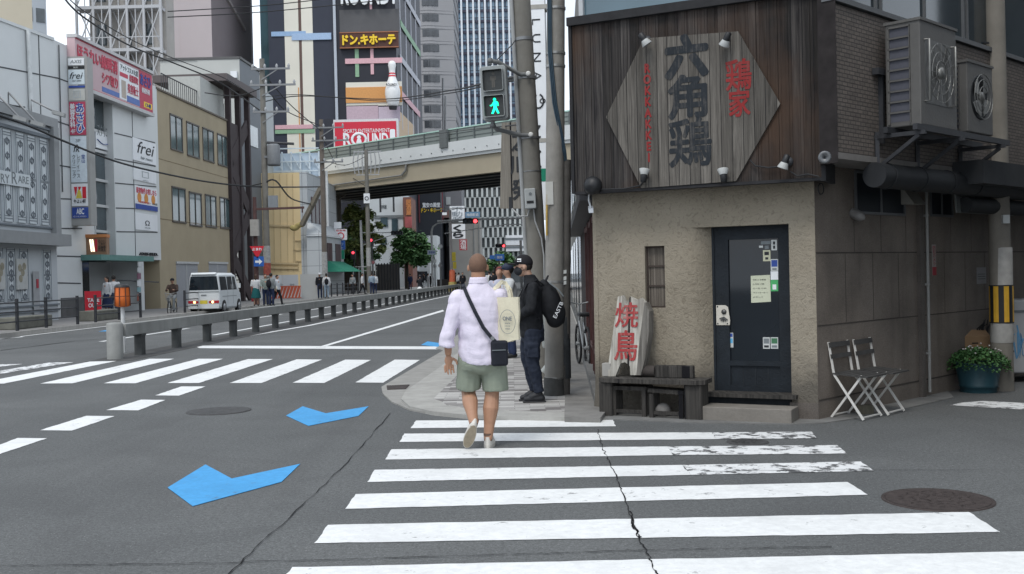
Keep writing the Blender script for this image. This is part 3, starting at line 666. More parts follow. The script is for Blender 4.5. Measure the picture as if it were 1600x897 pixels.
# spotlights on the signboard
def spot(x, y, aim, label, arm=.13, big=False):
    q, z = RF.px(x, y, OB + .05); base = RF.P(q, z, OB); t = thing('spotlight', label, 'spotlight', tuple(base), 'spotlights on the wooden signboard')
    m = MB(); m.lathe(base, [(.05, 0), (.048, .02), (.02, .03)], 14, 0, RF.n); m.build('bracket', DSTEEL, t)
    hp = base + RF.n * arm; d = (RF.u * aim[0] + Vector((0, 0, aim[1])) - RF.n * aim[2]).normalized()
    m = MB(); m.tube([base + RF.n * .02, base + RF.n * arm * .6, hp], .011, 8); m.build('arm', DSTEEL, t)
    m = MB(); m.lathe(hp - d * .055, [(.0, -.01), (.030, 0), (.034, .06), (.036, .075)], 16, 0, d); hd = m.build('lamp_head', BLACK, t)
    m = MB(); m.lathe(hp + d * .02, [(.036, 0), (.056, .055), (.055, .06), (.03, .045)], 16, 0, d); m.build('reflector', plain('spot_white', (.42, .43, .42), .4, .1), hd)
    return t
spot(1009, 62, (.45, -.8, .25), 'spotlight at the upper left corner of the hexagon, tipped down to the right')
spot(1139, 62, (-.45, -.8, .3), 'spotlight at the upper right corner of the hexagon, tipped down to the left')
spot(1010, 277, (.05, .9, .2), 'spotlight at the lower left corner of the hexagon, aimed straight up')
spot(1134, 277, (-.12, .9, .2), 'spotlight at the lower right corner of the hexagon, aimed up')
spot(1230, 252, (-.35, -.85, .05), 'spotlight right of the hexagon fed by a curled cable, aimed down')
m = MB(); q, z = RF.px(927, 290, OB + .05); m.lathe(RF.P(q, z, OB + .02), [(.0, 0), (.095, .01), (.10, .06), (.06, .12), (.0, .13)], 18, 0, RF.n)
tag(m.build('round_lamp', BLACK), 'round black lamp at the lower left corner of the wooden signboard', 'lamp')
for c_, l_ in ((((1172, 250), (1180, 259), (1200, 262), (1222, 260)), 'black cable curling from the hexagon edge to the right hand spotlight'), (((1235, 268), (1246, 275), (1262, 272), (1280, 276)), 'black cable running from the right hand spotlight to the signboard corner'), (((940, 296), (975, 295), (1000, 290), (1008, 280)), 'black cable from the round lamp along the lower left edge of the signboard')):
    m = MB(); m.tube([RF.P(*RF.px(x, y, OB + .04), OB + .04) for x, y in c_], .008, 6); tag(m.build('lamp_cable', RUB), l_, 'cable', 'lamp cables on the wooden signboard')
# small camera under the signboard, at the street corner
q, z = RF.px(922, 327, .12); p = RF.P(q, z, .10); t = thing('security_camera', 'small white security camera hanging under the left end of the signboard', 'camera', tuple(p))
m = MB(); m.obox(p, (RF.u * .4 - Vector((0, 0, .3)) + RF.n * .8), RF.n.cross(Vector((0, 0, 1))), (0, 0, 1), .055, .026, .024); m.build('housing', SIGNW, t)
m = MB(); m.tube([p + Vector((0, 0, .02)), p + Vector((-.02, 0, .10)), RF.P(q - .01, 2.52, .10)], .010, 8); m.build('arm', SIGNW, t)
# ---- lower frontage: bench, stools, carved slab, step
def legs4(m_, fr, q0, q1, o0, o1, z0, z1, w): pass
bq0 = RF.px(934, 595, .42)[0]; bq1 = RF.px(1100, 600, .42)[0]; BH = .415
t = thing('bench', 'low weathered plank bench against the earthen wall left of the door', 'bench', tuple(RF.P((bq0 + bq1) / 2, 0, .25)))
m = MB(); n_ = 14; top = []
fr_ = [(bq0 + (bq1 - bq0) * k / n_, .44 + random.uniform(-.012, .01) - (.05 if k in (0, n_) else 0)) for k in range(n_ + 1)]
pts = [(q, o) for q, o in fr_] + [(bq1 - .01, .10), (bq0 + .01, .10)]
vs = [RF.P(q, BH - .045, o) for q, o in pts] + [RF.P(q, BH, o) for q, o in pts]; N_ = len(pts)
m.add(vs, [list(range(N_))[::-1], list(range(N_, 2 * N_))] + [(i, (i + 1) % N_, N_ + (i + 1) % N_, N_ + i) for i in range(N_)])
OLDU = planks('bench_plank', (.030, .028, .027), (.100, .093, .084), 6.0, .1)
m.build('seat', OLDU, t)
for (x0, x1) in ((937, 957), (1070, 1097)):
    m = MB(); a = RF.px(x0, 640, .38)[0]; b = RF.px(x1, 640, .38)[0]; m.fbox(RF, a, b, 0.0, BH - .0455, .14, .40); m.build('leg', OLDW, t, bevel=.012)
def stool(x0, x1, ytop, o, label, tilt=0):
    q0 = RF.px(x0, 640, o)[0]; q1 = RF.px(x1, 640, o)[0]; z1 = RF.px((x0 + x1) / 2, ytop, o)[1]
    t = thing('stool', label, 'stool', tuple(RF.P((q0 + q1) / 2, 0, o - .1)), 'stools under the bench')
    m = MB(); m.hexa([RF.P(q0 - .01, z1 - .04 + tilt, o), RF.P(q1 + .01, z1 - .04 - tilt, o), RF.P(q1 + .01, z1 - .04 - tilt, o - .22), RF.P(q0 - .01, z1 - .04 + tilt, o - .22), RF.P(q0 - .01, z1 + tilt, o), RF.P(q1 + .01, z1 - tilt, o), RF.P(q1 + .01, z1 - tilt, o - .22), RF.P(q0 - .01, z1 + tilt, o - .22)]); m.build('seat', OLDW, t)
    for q in (q0, q1 - .045):
        for oo in (o - .005, o - .175):
            m = MB(); m.fbox(RF, q, q + .045, 0, z1 - .041 - abs(tilt), oo - .04, oo); m.build('leg', OLDW, t)
    m = MB(); m.fbox(RF, q0 + .046, q1 - .046, .045, .08, o - .035, o - .01); m.build('stretcher', OLDW, t)
stool(956, 1009, 604, .36, 'square wooden stool under the left half of the bench'); stool(1014, 1067, 609, .39, 'tilted wooden stool under the right half of the bench', .008)
m = MB(); q, z = RF.px(1037, 642, .22); m.ell(RF.P(q, .075, .24), (.085, .07, .08)); st = fuse(m, .02, 2)
tag(st.build('stone', plain('pale_stone', (.22, .21, .20), .9, .2, 12, .2, 0, 0, .3)), 'rounded pale stone under the right stool of the bench', 'stone')
m = MB(); q0, q1, z0, z1 = RF.rect(1022, 571, 1082, 586, .25); m.fbox(RF, q0, q1, BH + .001, z1, .16, .24)
tag(m.build('wood_block', OLDW, bevel=.008), 'long grey wooden beam lying on the right half of the bench', 'timber')
m = MB(); q0, q1, z0, z1 = RF.rect(938, 568, 952, 585, .3); m.fbox(RF, q0, q1, BH + .001, z1, .16, .26)
tag(m.build('wood_block', plain('pale_block', (.30, .29, .27), .8, .1, 9), bevel=.006), 'small pale wooden block on the left end of the bench', 'timber')
m = MB(); q0, q1, z0, z1 = RF.rect(1000, 566, 1015, 585, .2); m.lathe(RF.P((q0 + q1) / 2 - .1, BH + .065, .2), [(.06, 0), (.06, .22)], 14, 0, RF.u)
tag(m.build('log', plain('dark_log', (.045, .038, .034), .9, .3, 9)), 'short dark log lying on the bench behind the carved slab', 'timber')
# the carved slab 焼鳥, a split plank leaning on the wall
t = thing('carved_sign', 'split bleached wood slab with red characters leaning on the wall above the bench', 'sign', tuple(RF.P(RF.px(980, 580, .25)[0], BH, .25)))
c = lambda x, y: RF.px(x, y, .26)
outl = [(960, 464), (968, 462), (974, 476), (979, 464), (990, 469), (997, 466), (1003, 472), (1009, 486), (1009, 520), (1006, 560), (1000, 586), (985, 586), (984, 572), (976, 566), (969, 568), (962, 588), (951, 588), (950, 570), (953, 540), (957, 500)]
pts = [c(*p) for p in outl]; zb_ = min(p[1] for p in pts); pts = [(q, max(z, BH + .001)) for q, z in pts]
lean = lambda z: .27 - .13 * (z - BH)
m = MB(); N_ = len(pts); fr1 = [RF.P(q, z, lean(z)) for q, z in pts]; bk1 = [RF.P(q, z, lean(z) - .06) for q, z in pts]
m.add(bk1 + fr1, [list(range(N_)), list(range(N_, 2 * N_))[::-1]] + [(i, N_ + i, N_ + (i + 1) % N_, (i + 1) % N_) for i in range(N_)])
m.build('slab', planks('bleached_wood', (.24, .225, .195), (.66, .64, .58), .5, .1, 1, (.16, .14, .12)), t)
m = MB(); sp = [c(*p) for p in ((1003, 473), (1011, 487), (1012, 520), (1008, 560), (1002, 586), (995, 586), (998, 530))]; sp = [(q, max(z, BH)) for q, z in sp]
N_ = len(sp); fr1 = [RF.P(q, z, lean(z) + .012) for q, z in sp]; bk1 = [RF.P(q + .01, z, lean(z) - .1) for q, z in sp]
m.add(bk1 + fr1, [list(range(N_)), list(range(N_, 2 * N_))[::-1]] + [(i, N_ + i, N_ + (i + 1) % N_, (i + 1) % N_) for i in range(N_)])
m.build('bark_edge', planks('grey_bark', (.085, .078, .070), (.26, .245, .22), .4, .2), t)
class Lean(Fr):
    def P(s, q, z, o=0.0): return Fr.P(s, q, z, lean(z) + o)
LF = Lean(A, B); m = MB()
for ch, (x0, y0, x1, y1), f in (('焼', (957, 473, 994, 512), .014), ('鳥', (958, 516, 995, 564), .018)):
    q0, q1, z0, z1 = RF.rect(x0, y0, x1, y1, .26); letter(m, ch, LF, q0, q1, z0, z1, .004, .003, 0, fat=f)
m.build('lettering', wpaint('sign_red_paint', (.29, .045, .045), (.42, .30, .27)), t)
m = MB(); sq0 = RF.px(1096, 650, .35)[0]; sq1 = RF.px(1237, 650, .35)[0]; m.fbox(RF, sq0, sq1, -.02, .145, .02, .36)
tag(m.build('doorstep', plain('step_concrete', (.20, .185, .165), .9, .18, 5, .2, 0, .45, .3), bevel=.008), 'single grey concrete step in front of the restaurant door', 'step')
# ================================================================ THE ALLEY SIDE
# outdoor units on a rack bolted to the upper wall
ACM = plain('unit_enamel', (.105, .103, .099), .55, .12, 4, .4, 0, .25)
OU = OV + .10
def ac_unit(x0, x1, yt, yb, depth, label, square, off):
    q0, q1, z0, z1 = RS.rect(x0, yt, x1, yb, off + depth); z0 = RS.px(x0, yb, off + depth)[1]; z1 = RS.px(x0, yt, off + depth)[1]
    t = thing('air_conditioner', label, 'air conditioner', tuple(RS.P((q0 + q1) / 2, z0, off + depth / 2)), 'outdoor units on the rack over the alley')
    m = MB(); m.fbox(RS, q0, q1, z0, z1, off, off + depth); m.build('casing', ACM, t, bevel=.012)
    m = MB(); m.fbox(RS, q0 - .012, q1 + .012, z1 - .015, z1 + .012, off - .012, off + depth + .012); m.build('lid', ACM, t)
    # side louvres (towards the main street)
    n = 9 if square else 12; m = MB(); g = MB()
    for k in range(n):
        a = z0 + .04 + (z1 - z0 - .09) * k / n; b = a + (z1 - z0 - .09) / n
        g.add([RS.P(q0 - .002, a + .012, off + .05), RS.P(q0 - .002, a + .012, off + depth * .68), RS.P(q0 - .002, b - .006, off + depth * .68), RS.P(q0 - .002, b - .006, off + .05)], [(0, 1, 2, 3)])
        m.fbox(RS, q0 - .02, q0 - .001, b - .010, b + .006, off + .03, off + depth * .72)
    m.fbox(RS, q0 - .02, q0 - .001, z0 + .03, z1 - .04, off + depth * .70, off + depth * .72); m.fbox(RS, q0 - .02, q0 - .001, z0 + .03, z1 - .04, off + .03, off + .05)
    g.build('coil', plain('coil_fins', (.075, .078, .098), .6, .1, 30, .4), t); m.build('louvres', ACM, t)
    cq = q0 + (q1 - q0) * .47; cz = z0 + (z1 - z0) * .52; r = min((q1 - q0) * .36, (z1 - z0) * .33); F_ = off + depth
    m = MB()
    if square:
        m.fbox(RS, cq - r, cq + r, cz - r * 1.05, cz + r * 1.05, F_ - .02, F_ + .004); m.build('fan_well', plain('steel_mesh', (.16, .16, .155), .45, .2, 6, .5, .6), t)
        m = MB()
        for s_ in (-1, 1): m.tube([RS.P(cq + s_ * r, cz - r, F_), RS.P(cq + s_ * r, cz - r, F_ + .05), RS.P(cq + s_ * r, cz + r, F_ + .05), RS.P(cq + s_ * r, cz + r, F_)], .012, 8)
        for k in range(16): a = 2 * math.pi * k / 16; m.bar(RS.P(cq + .05 * math.cos(a), cz + .05 * math.sin(a), F_ + .03), RS.P(cq + r * math.cos(a), cz + r * math.sin(a), F_ + .04), .004)
        for rr in (.4, .7, .98): m.tube([RS.P(cq + r * rr * math.cos(a), cz + r * rr * math.sin(a), F_ + .036) for a in [2 * math.pi * k / 24 for k in range(25)]], .004, 5, cap=False)
        m.lathe(RS.P(cq, cz, F_ + .02), [(.06, 0), (.055, .03), (0, .035)], 14, 0, RS.n)
    else:
        m.lathe(RS.P(cq, cz, F_ - .06), [(r, 0), (r, .063), (r * .95, .066)], 32, 0, RS.n); m.build('fan_well', plain('dark_well', (.018, .02, .022), .6), t)
        m = MB()
        for k in range(4):
            a = R(20 + 90 * k); e = R(62)
            pts = [RS.P(cq + rr * r * math.cos(a + e * f), cz + rr * r * math.sin(a + e * f), F_ + .010 + .02 * f) for rr, f in ((.2, 0), (.9, 0), (.92, .5), (.88, 1), (.2, .8))]
            m.add(pts, [(0, 1, 2, 3, 4)])
        m.lathe(RS.P(cq, cz, F_ + .005), [(r * .24, 0), (r * .22, .03), (0, .034)], 14, 0, RS.n)
        for rr in (.45, .75, 1.0): m.tube([RS.P(cq + r * rr * math.cos(a), cz + r * rr * math.sin(a), F_ + .045) for a in [2 * math.pi * k / 28 for k in range(29)]], .004, 5, cap=False)
    m.build('fan_guard', plain('guard_grey', (.20, .20, .19), .4, .15, 9, .5, .5), t); return q0, q1, z0
a0 = ac_unit(1437, 1496, 28, 194, .36, 'larger outdoor air conditioner with a square fan guard on the rack over the alley', True, OU)
a1 = ac_unit(1511, 1552, 94, 205, .30, 'smaller outdoor air conditioner with a round fan beside the utility pole', False, OU)
t = thing('unit_rack', 'dark steel wall rack carrying the two outdoor air conditioners', 'bracket', tuple(RS.P(a0[0], a0[2] - .1, OU)))
m = MB(); zr = a0[2] - .03
for o in (OU + .04, OU + .34): m.fbox(RS, a0[0] - .15, a1[1] + .25, zr - .03, zr + .029, o, o + .045)
m.build('rail', DSTEEL, t)
for q in (a0[0] - .05, a0[1] + .02, a1[1] + .02):
    m = MB(); m.bar(RS.P(q, zr - .05, OV + .001), RS.P(q, zr - .05, OU + .42), .04); m.bar(RS.P(q, zr - .38, OV + .001), RS.P(q, zr - .07, OU + .36), .035); m.bar(RS.P(q, zr - .42, OV + .02), RS.P(q, zr, OV + .02), .04); m.build('strut', DSTEEL, t)
m = MB(); q = RS.px(1381, 160, OV + .05)[0]; m.fbox(RS, q - .02, q + .02, RS.px(1381, 226, OV)[1], RS.px(1381, 120, OV)[1], OV + .002, OV + .05)
m.fbox(RS, q - .16, q + .2, RS.px(1381, 122, OV)[1], RS.px(1381, 112, OV)[1], OV + .01, OV + .08); m.build('upright', DSTEEL, t)
# fat ducts under the overhang
dz = UB - .19
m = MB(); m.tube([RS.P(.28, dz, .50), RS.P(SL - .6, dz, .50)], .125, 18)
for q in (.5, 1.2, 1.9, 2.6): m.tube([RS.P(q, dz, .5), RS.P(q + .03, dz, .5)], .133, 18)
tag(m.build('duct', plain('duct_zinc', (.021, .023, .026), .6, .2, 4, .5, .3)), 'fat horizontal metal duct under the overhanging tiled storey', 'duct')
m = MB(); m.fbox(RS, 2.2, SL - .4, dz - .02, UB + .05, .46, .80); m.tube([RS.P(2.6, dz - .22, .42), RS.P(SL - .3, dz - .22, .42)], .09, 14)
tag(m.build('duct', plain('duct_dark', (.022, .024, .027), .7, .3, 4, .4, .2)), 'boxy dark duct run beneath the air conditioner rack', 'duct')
m = MB(); q, z = RS.px(1296, 246, .55); m.lathe(RS.P(q, z, .50), [(.055, 0), (.06, .06), (.045, .075), (0, .02)], 16, 0, (RS.n * .6 - RS.u))
tag(m.build('alley_lamp', plain('lamp_alloy', (.13, .135, .14), .4, .15, 9, .5, .5)), 'small round alloy lamp at the corner under the signboard edge', 'lamp')
m = MB(); q, z = RS.px(1284, 295, .06); m.tube([RS.P(q + .055 * math.cos(a), z + .055 * math.sin(a), .05) for a in [2 * math.pi * k / 18 for k in range(19)]], .006, 6, cap=False)
tag(m.build('cable_loop', RUB), 'thin coiled cable loop on the dark wall below the duct end', 'cable')
# down pipe, vent, lamp, hood, notices on the stone wall
m = MB(); q, _z = RS.px(1451, 500, .06); m.tube([RS.P(q, .06, .06), RS.P(q, 2.6, .06)], .018, 10)
for z in (.5, 1.3, 2.1): m.fbox(RS, q - .03, q + .03, z, z + .025, .0, .07)
tag(m.build('drain_pipe', plain('pipe_grey', (.26, .26, .25), .5, .1, 6)), 'thin grey drain pipe running down the stone wall', 'pipe')
m = MB(); q0, q1, z0, z1 = RS.rect(1420, 295, 1439, 320, .1); m.hexa([RS.P(q0, z0, .16), RS.P(q1, z0, .16), RS.P(q1, z0, .002), RS.P(q0, z0, .002), RS.P(q0, z1, .04), RS.P(q1, z1, .04), RS.P(q1, z1, .002), RS.P(q0, z1, .002)])
tag(m.build('vent_hood', plain('vent_alloy', (.30, .29, .26), .45, .12, 6, .5, .3)), 'small square metal vent hood high on the stone wall', 'vent')
t = None
m = MB(); q, z = RS.px(1344, 328, .1); m.lathe(RS.P(q, z - .02, .002), [(.05, 0), (.055, .05), (.05, .12), (.02, .16), (0, .165)], 16, 0, (RS.n + Vector((0, 0, -.5))))
tag(m.build('wall_lamp', plain('lamp_grey', (.16, .155, .15), .5, .2, 8)), 'domed grey wall lamp left of the high side window', 'lamp')
m = MB(); q0, q1, z0, z1 = RS.rect(1491, 287, 1556, 336, .35)
pr = [(0.002, z1 + .05), (.25, z1 + .02), (.36, z1 - .05), (.38, z0), (.36, z0), (.34, z1 - .07), (.24, z1 - .01), (0.002, z1 + .02)]
vs = [RS.P(q0, z, o) for o, z in pr] + [RS.P(q1 + .5, z, o) for o, z in pr]; N_ = len(pr)
m.add(vs, [list(range(N_)), list(range(N_, 2 * N_))[::-1]] + [(i, N_ + i, N_ + (i + 1) % N_, (i + 1) % N_) for i in range(N_)])
tag(m.build('window_hood', plain('hood_sheet', (.17, .18, .175), .5, .2, 3, .5, .3, .5)), 'curved sheet metal hood over the window beside the striped pole', 'awning')
m = MB(); q0, q1, z0, z1 = RS.rect(1456, 382, 1463, 430, .003); m.fbox(RS, q0, q1, z0, z1, .0005, .004, 0); m.fbox(RS, q0, q1, z0, z0 + (z1 - z0) * .27, .004, .006, 1)
letter(m, '防犯カメラ', RS, q0 + .01, q1 - .01, z0 + (z1 - z0) * .32, z1 - .015, .0045, .001, 1, vertical=True)
tag(m.build('wall_sticker', [plain('sticker_dull', (.30, .28, .26), .7), plain('sticker_red', (.30, .04, .05), .7)]), 'narrow vertical sticker with a red foot beside the drain pipe', 'sticker')
m = MB(); q0, q1, z0, z1 = RS.rect(1526, 418, 1541, 443, .003); m.fbox(RS, q0, q1, z0, z1, .0005, .004, 0)
for k in range(3): m.fbox(RS, q0 + .03, q1 - .03, z0 + .06 + k * .03, z0 + .066 + k * .03, .004, .005, 1)
tag(m.build('wall_notice', [plain('notice_grey', (.24, .24, .24), .8), INK]), 'grey paper notice taped to the stone wall near the pole', 'notice')
# folding chairs
CHW = plain('chair_white', (.60, .59, .56), .5, .08, 12, .4, 0, .3); CHS = plain('chair_slat', (.050, .049, .048), .7, .3, 10, .3)
def chair():
    t = thing('folding_chair', 'x', 'folding chair', (0, 0, 0), 'folding chairs against the stone wall')
    w = .195; n_ = .012
    for s_ in (-1, 1):
        y = s_ * w
        m = MB(); m.bar((.178, y, 0), (-.130, y, .44), .022, .012, (0, 1, 0)); m.bar((-.130, y, .44), (-.185, y, .765), .022, .012, (0, 1, 0)); m.build('back_leg', CHW, t)
        m = MB(); y2 = s_ * (w - .02); m.bar((-.178, y2, 0), (.16, y2, .435), .022, .012, (0, 1, 0)); m.build('front_leg', CHW, t)
    for x, z, e in ((.165, .02, 0), (-.165, .022, .02), (.145, .42, 0), (-.125, .43, 0)): m = MB(); m.bar((x, -w + e, z), (x, w - e, z), .013); m.build('cross_bar', CHW, t)
    for k in range(6):
        x = -.14 + k * .063; m = MB(); m.obox((x + .03, 0, .447 - .004 * k), (1, 0, -.03), (0, 1, 0), (.03, 0, 1), .029, w + .012, .007); m.build('seat_slat', CHS, t)
    for z, h in ((.735, .052), (.62, .045)):
        x = -.130 - .055 * (z - .44) / .325; m = MB(); m.obox((x + .012, 0, z), (0, 1, 0), (-.17, 0, 1), (1, 0, .17), w + .015, h / 2, .007); m.build('back_slat', CHS, t)
    return t
ch = chair(); ch['label'] = 'white framed folding chair with dark slats, the nearer of two by the stone wall'
def foot_mid(*p):
    v = [G(*q) for q in p]; return sum(v, Vector()) / len(v)
c1 = foot_mid((1350, 658), (1374.5, 652.7), (1301, 653), (1325.5, 647)); c2 = foot_mid((1388, 651), (1412, 644.6), (1338, 645), (1362, 640))
ch.location = (c1.x, c1.y, .012); ch.rotation_euler = (0, 0, R(-45)); WL[ch.name] = Vector(ch.location)
dup(ch, (c2.x, c2.y, .012), R(-43), 'white framed folding chair with dark slats, half hidden behind the nearer one')
m = MB(); p = G(1352, 648); m.obox(p + Vector((0, 0, .05)), (1, .5, 0), (-.5, 1, 0), (0, 0, 1), .07, .05, .05)
tag(m.build('stone', plain('mossy_brick', (.13, .12, .09), .9, .25, 12)), 'small mossy brick on the ground beneath the folding chairs', 'stone')
# striped utility pole, planter, cartons
pb = G(1567, 610); r = .128
t = thing('utility_pole', 'round concrete utility pole wrapped in a yellow and black guard at the alley mouth', 'utility pole', (pb.x, pb.y, 0))
m = MB(); m.tube([pb, pb + Vector((-.02, 0, 3)), pb + Vector((-.05, 0, 9))], [r, r * .96, r * .84], 22); m.build('shaft', plain('pole_concrete', (.20, .185, .16), .85, .16, 4, .3, 0, .45, .3), t)
hz = lambda y: 1.55 + (409.7 - y) / FPX * pb.y
m = MB(); m.lathe(pb, [(r + .002, hz(535)), (r + .004, hz(534)), (r + .003, hz(388)), (r + .001, hz(387))], 26); m.build('white_wrap', plain('pole_wrap', (.38, .37, .35), .7, .25, 7, .3, 0, .4), t)
m = MB(); za, zb = hz(503), hz(447)
for k in range(28):
    a0_ = 2 * math.pi * k / 28; a1_ = 2 * math.pi * (k + 1) / 28; rr = r + .008
    vs = [pb + Vector((math.cos(a) * rr, math.sin(a) * rr, z)) for a, z in ((a0_, za), (a1_, za), (a1_, zb), (a0_, zb))]; m.add(vs, [(0, 1, 2, 3)], 0 if k % 4 < 2 else 1)
for z in (za - .012, zb): m.lathe(pb, [(r + .009, z), (r + .009, z + .014)], 28, 1)
m.build('striped_guard', [plain('guard_yellow', (.58, .33, .03), .6, .15, 9), BLACK], t)
for x, y in ((1560, 333), (1552, 200), (1550, 70)):
    m = MB(); z = hz(y); m.bar(pb + Vector((-.14, -.08, z)), pb + Vector((-.22, -.12, z)), .02); m.build('step_bolt', DSTEEL, t)
m = MB(); m.obox(pb + Vector((0, -.145, hz(350) + .05)), (1, 0, 0), (0, 1, 0), (0, 0, 1), .04, .02, .05); m.build('junction_box', PAL, t)
pc = G(1529, 612); pr_ = .27
t = thing('planter', 'round dark teal planter spilling clover and white flowers beside the striped pole', 'planter', (pc.x, pc.y, 0))
m = MB(); m.lathe(pc, [(.20, 0), (.21, .06), (.225, .07), (.215, .09), (.255, .30), (pr_, .34), (pr_ + .012, .36), (pr_ - .02, .36), (pr_ - .03, .31)], 30); m.build('pot', plain('teal_plastic', (.018, .060, .078), .45, .2, 5, .5, 0, .2), t)
m = MB(); m.lathe(pc, [(pr_ - .03, .30), (pr_ - .03, .335)], 24); m.build('soil', plain('soil', (.02, .016, .012), .95, .4, 20), t)
LEAF = NT('clover_leaf'); LEAF.col(LEAF.ramp(LEAF.noise(9, 4), [(.3, (.022, .070, .022)), (.7, (.070, .165, .050))])).rough(.6, .3); LEAF = LEAF.m
m = MB(); fl = MB()
def leafq(m, c, n, s_, mi=0):
    n = n.normalized(); x = n.orthogonal().normalized(); a = random.uniform(0, 6.3); y = n.cross(x); x, y = x * math.cos(a) + y * math.sin(a), y * math.cos(a) - x * math.sin(a)
    m.add([c - x * s_, c - y * s_ * .7, c + x * s_, c + y * s_ * .7], [(0, 1, 2, 3)], mi)
for k in range(2600):
    a = random.uniform(0, 6.283); rr = math.sqrt(random.random()) * (pr_ + .10); z = .38 + .13 * (1 - (rr / (pr_ + .1)) ** 2) * random.uniform(.3, 1.3) - max(0, rr - pr_) * random.uniform(0, 1.4)
    leafq(m, pc + Vector((math.cos(a) * rr, math.sin(a) * rr, z)), Vector((random.gauss(0, .5), random.gauss(0, .5) - .2, 1)), random.uniform(.012, .024))
m.build('clover', LEAF, t)
for k in range(26):
    a = random.uniform(0, 6.283); rr = random.random() * pr_; b = pc + Vector((math.cos(a) * rr, math.sin(a) * rr, .42)); h = random.uniform(.06, .15)
    fl.tube([b, b + Vector((0, 0, h))], .002, 4, 0); fl.ell(b + Vector((0, 0, h)), (.012, .012, .009), None, 6, 4, 1)
fl.build('flowers', [LEAF, plain('petal', (.50, .46, .46), .7)], t)
kb = G(1532, 590); kb = Vector((5.72, 13.15, 0))
m = MB(); m.box(kb.x - .26, kb.x + .22, kb.y - .16, kb.y + .2, 0, .34); tag(m.build('plastic_crate', plain('navy_crate', (.012, .020, .030), .6), bevel=.01), 'dark plastic crate behind the teal planter under the carton', 'crate')
t = thing('cardboard_box', 'brown cardboard box with an open flap standing behind the planter', 'cardboard box', (kb.x, kb.y, .34))
KB = plain('cardboard', (.29, .185, .105), .85, .10, 6, .2); rot = Matrix.Rotation(R(4), 4, 'Z')
m = MB(); x0, x1 = kb.x - .17, kb.x + .20; y0, y1 = kb.y - .14, kb.y + .14; z0, z1 = .341, .63; w_ = .008
m.box(x0, x1, y0, y0 + w_, z0, z1); m.box(x0, x1, y1 - w_, y1, z0, z1); m.box(x0, x0 + w_, y0 + w_, y1 - w_, z0, z1); m.box(x1 - w_, x1, y0 + w_, y1 - w_, z0, z1); m.box(x0 + w_, x1 - w_, y0 + w_, y1 - w_, z0, z0 + w_); m.build('body', KB, t)
m = MB(); m.hexa([(x0, y0, z1), (x1, y0, z1), (x1, y0 + .14, z1 + .07), (x0 + .06, y0 + .15, z1 + .08), (x0, y0, z1 + .006), (x1, y0, z1 + .006), (x1, y0 + .14, z1 + .077), (x0 + .06, y0 + .15, z1 + .087)]); m.build('flap', KB, t)
m = MB(); m.box(kb.x - .03, kb.x + .045, y0 - .002, y0 - .0005, .545, .56, 0); m.box(kb.x - .02, kb.x + .06, y0 - .002, y0 - .0005, .44, .49, 1); m.build('print', [BLACK, plain('teal_print', (.03, .14, .16), .8)], t)
m = MB()
for k in range(7): a = kb + Vector((.10 + .02 * k, .0, .60)); m.tube([a, a + Vector((.02 * random.uniform(-1, 1), 0, .12)), a + Vector((random.uniform(.0, .1), random.uniform(-.06, .06), random.uniform(.14, .26)))], [.012, .01, .004], 5)
tag(m.build('umbrella_bundle', BLACK), 'bundle of folded black umbrella tips poking up behind the carton', 'umbrella')
# the next building along the alley (right edge) with its door and signs
nb = thing('neighbour_building', 'dark concrete neighbour building with a chalked door at the right edge', 'building', (9.5, 17, 0))
na = (6.45, 15.6); NF = Fr(na, (12.5, 14.6))
m = MB(); m.fbox(NF, -.3, NF.L, 0, 9.0, -8, 0); m.build('wall', plain('neighbour_render', (.085, .088, .090), .85, .2, 2, .3, 0, .4), nb)
q0, q1, z0, z1 = NF.rect(1583, 345, 1660, 575, .02); m = MB(); m.fbox(NF, q0, q1, .03, z1, .0005, .03)
dr = m.build('door', plain('chalk_door', (.010, .014, .018), .5, .3), nb)
m = MB(); lpx(m, 'menu α', NF, 1584, 400, 1606, 412, .032); lpx(m, 'め', NF, 1584, 416, 1596, 428, .032); m.build('chalk_writing', PAL, dr)
m = MB(); m.fbox(NF, q0 - .08, q0, .03, z1 + .08, .0005, .05); m.fbox(NF, q0 - .08, q1, z1, z1 + .1, .0005, .06); m.build('door_frame', STEEL, nb)
q0, q1, z0, z1 = NF.rect(1574, -60, 1700, 84, .2); m = MB(); m.fbox(NF, q0, q1, z0, z1, .001, .22)
sb = m.build('sign_panel', plain('sign_teal', (.060, .085, .095), .6, .15, 2), nb)
m = MB(); lpx(m, '酒', NF, 1590, 10, 1612, 26, .225, fat=.02); lpx(m, '肴', NF, 1590, 44, 1616, 82, .225, fat=.02); m.build('sign_lettering', INK, sb)
q0, q1, z0, z1 = NF.rect(1572, 90, 1700, 218, .3); m = MB(); m.fbox(NF, q0, q1, z1 - (z1 - z0) * .38, z1, .001, .45); m.hexa([NF.P(q0, z0, .02), NF.P(q1, z0, .02), NF.P(q1, z0, .002), NF.P(q0, z0, .002), NF.P(q0, z0 + (z1 - z0) * .58, .42), NF.P(q1, z0 + (z1 - z0) * .58, .42), NF.P(q1, z0 + (z1 - z0) * .58, .002), NF.P(q0, z0 + (z1 - z0) * .58, .002)])
m.build('canopy', plain('canopy_grey', (.22, .22, .215), .7, .15, 3), nb)
t = thing('delivery_scooter_box', 'white covered freezer cabinet with blue scrawls at the right edge', 'cabinet', (6.55, 13.9, 0))
m = MB(); c_ = Vector((6.62, 13.75, 0))
sec = [(-.35, .12), (-.37, .30), (-.36, .95), (-.30, 1.03), (-.22, 1.06), (.40, 1.06), (.48, 1.0), (.5, .12)]
vs = [c_ + Vector((x, y, z)) for y in (-.3, .35) for x, z in sec]; N_ = len(sec)
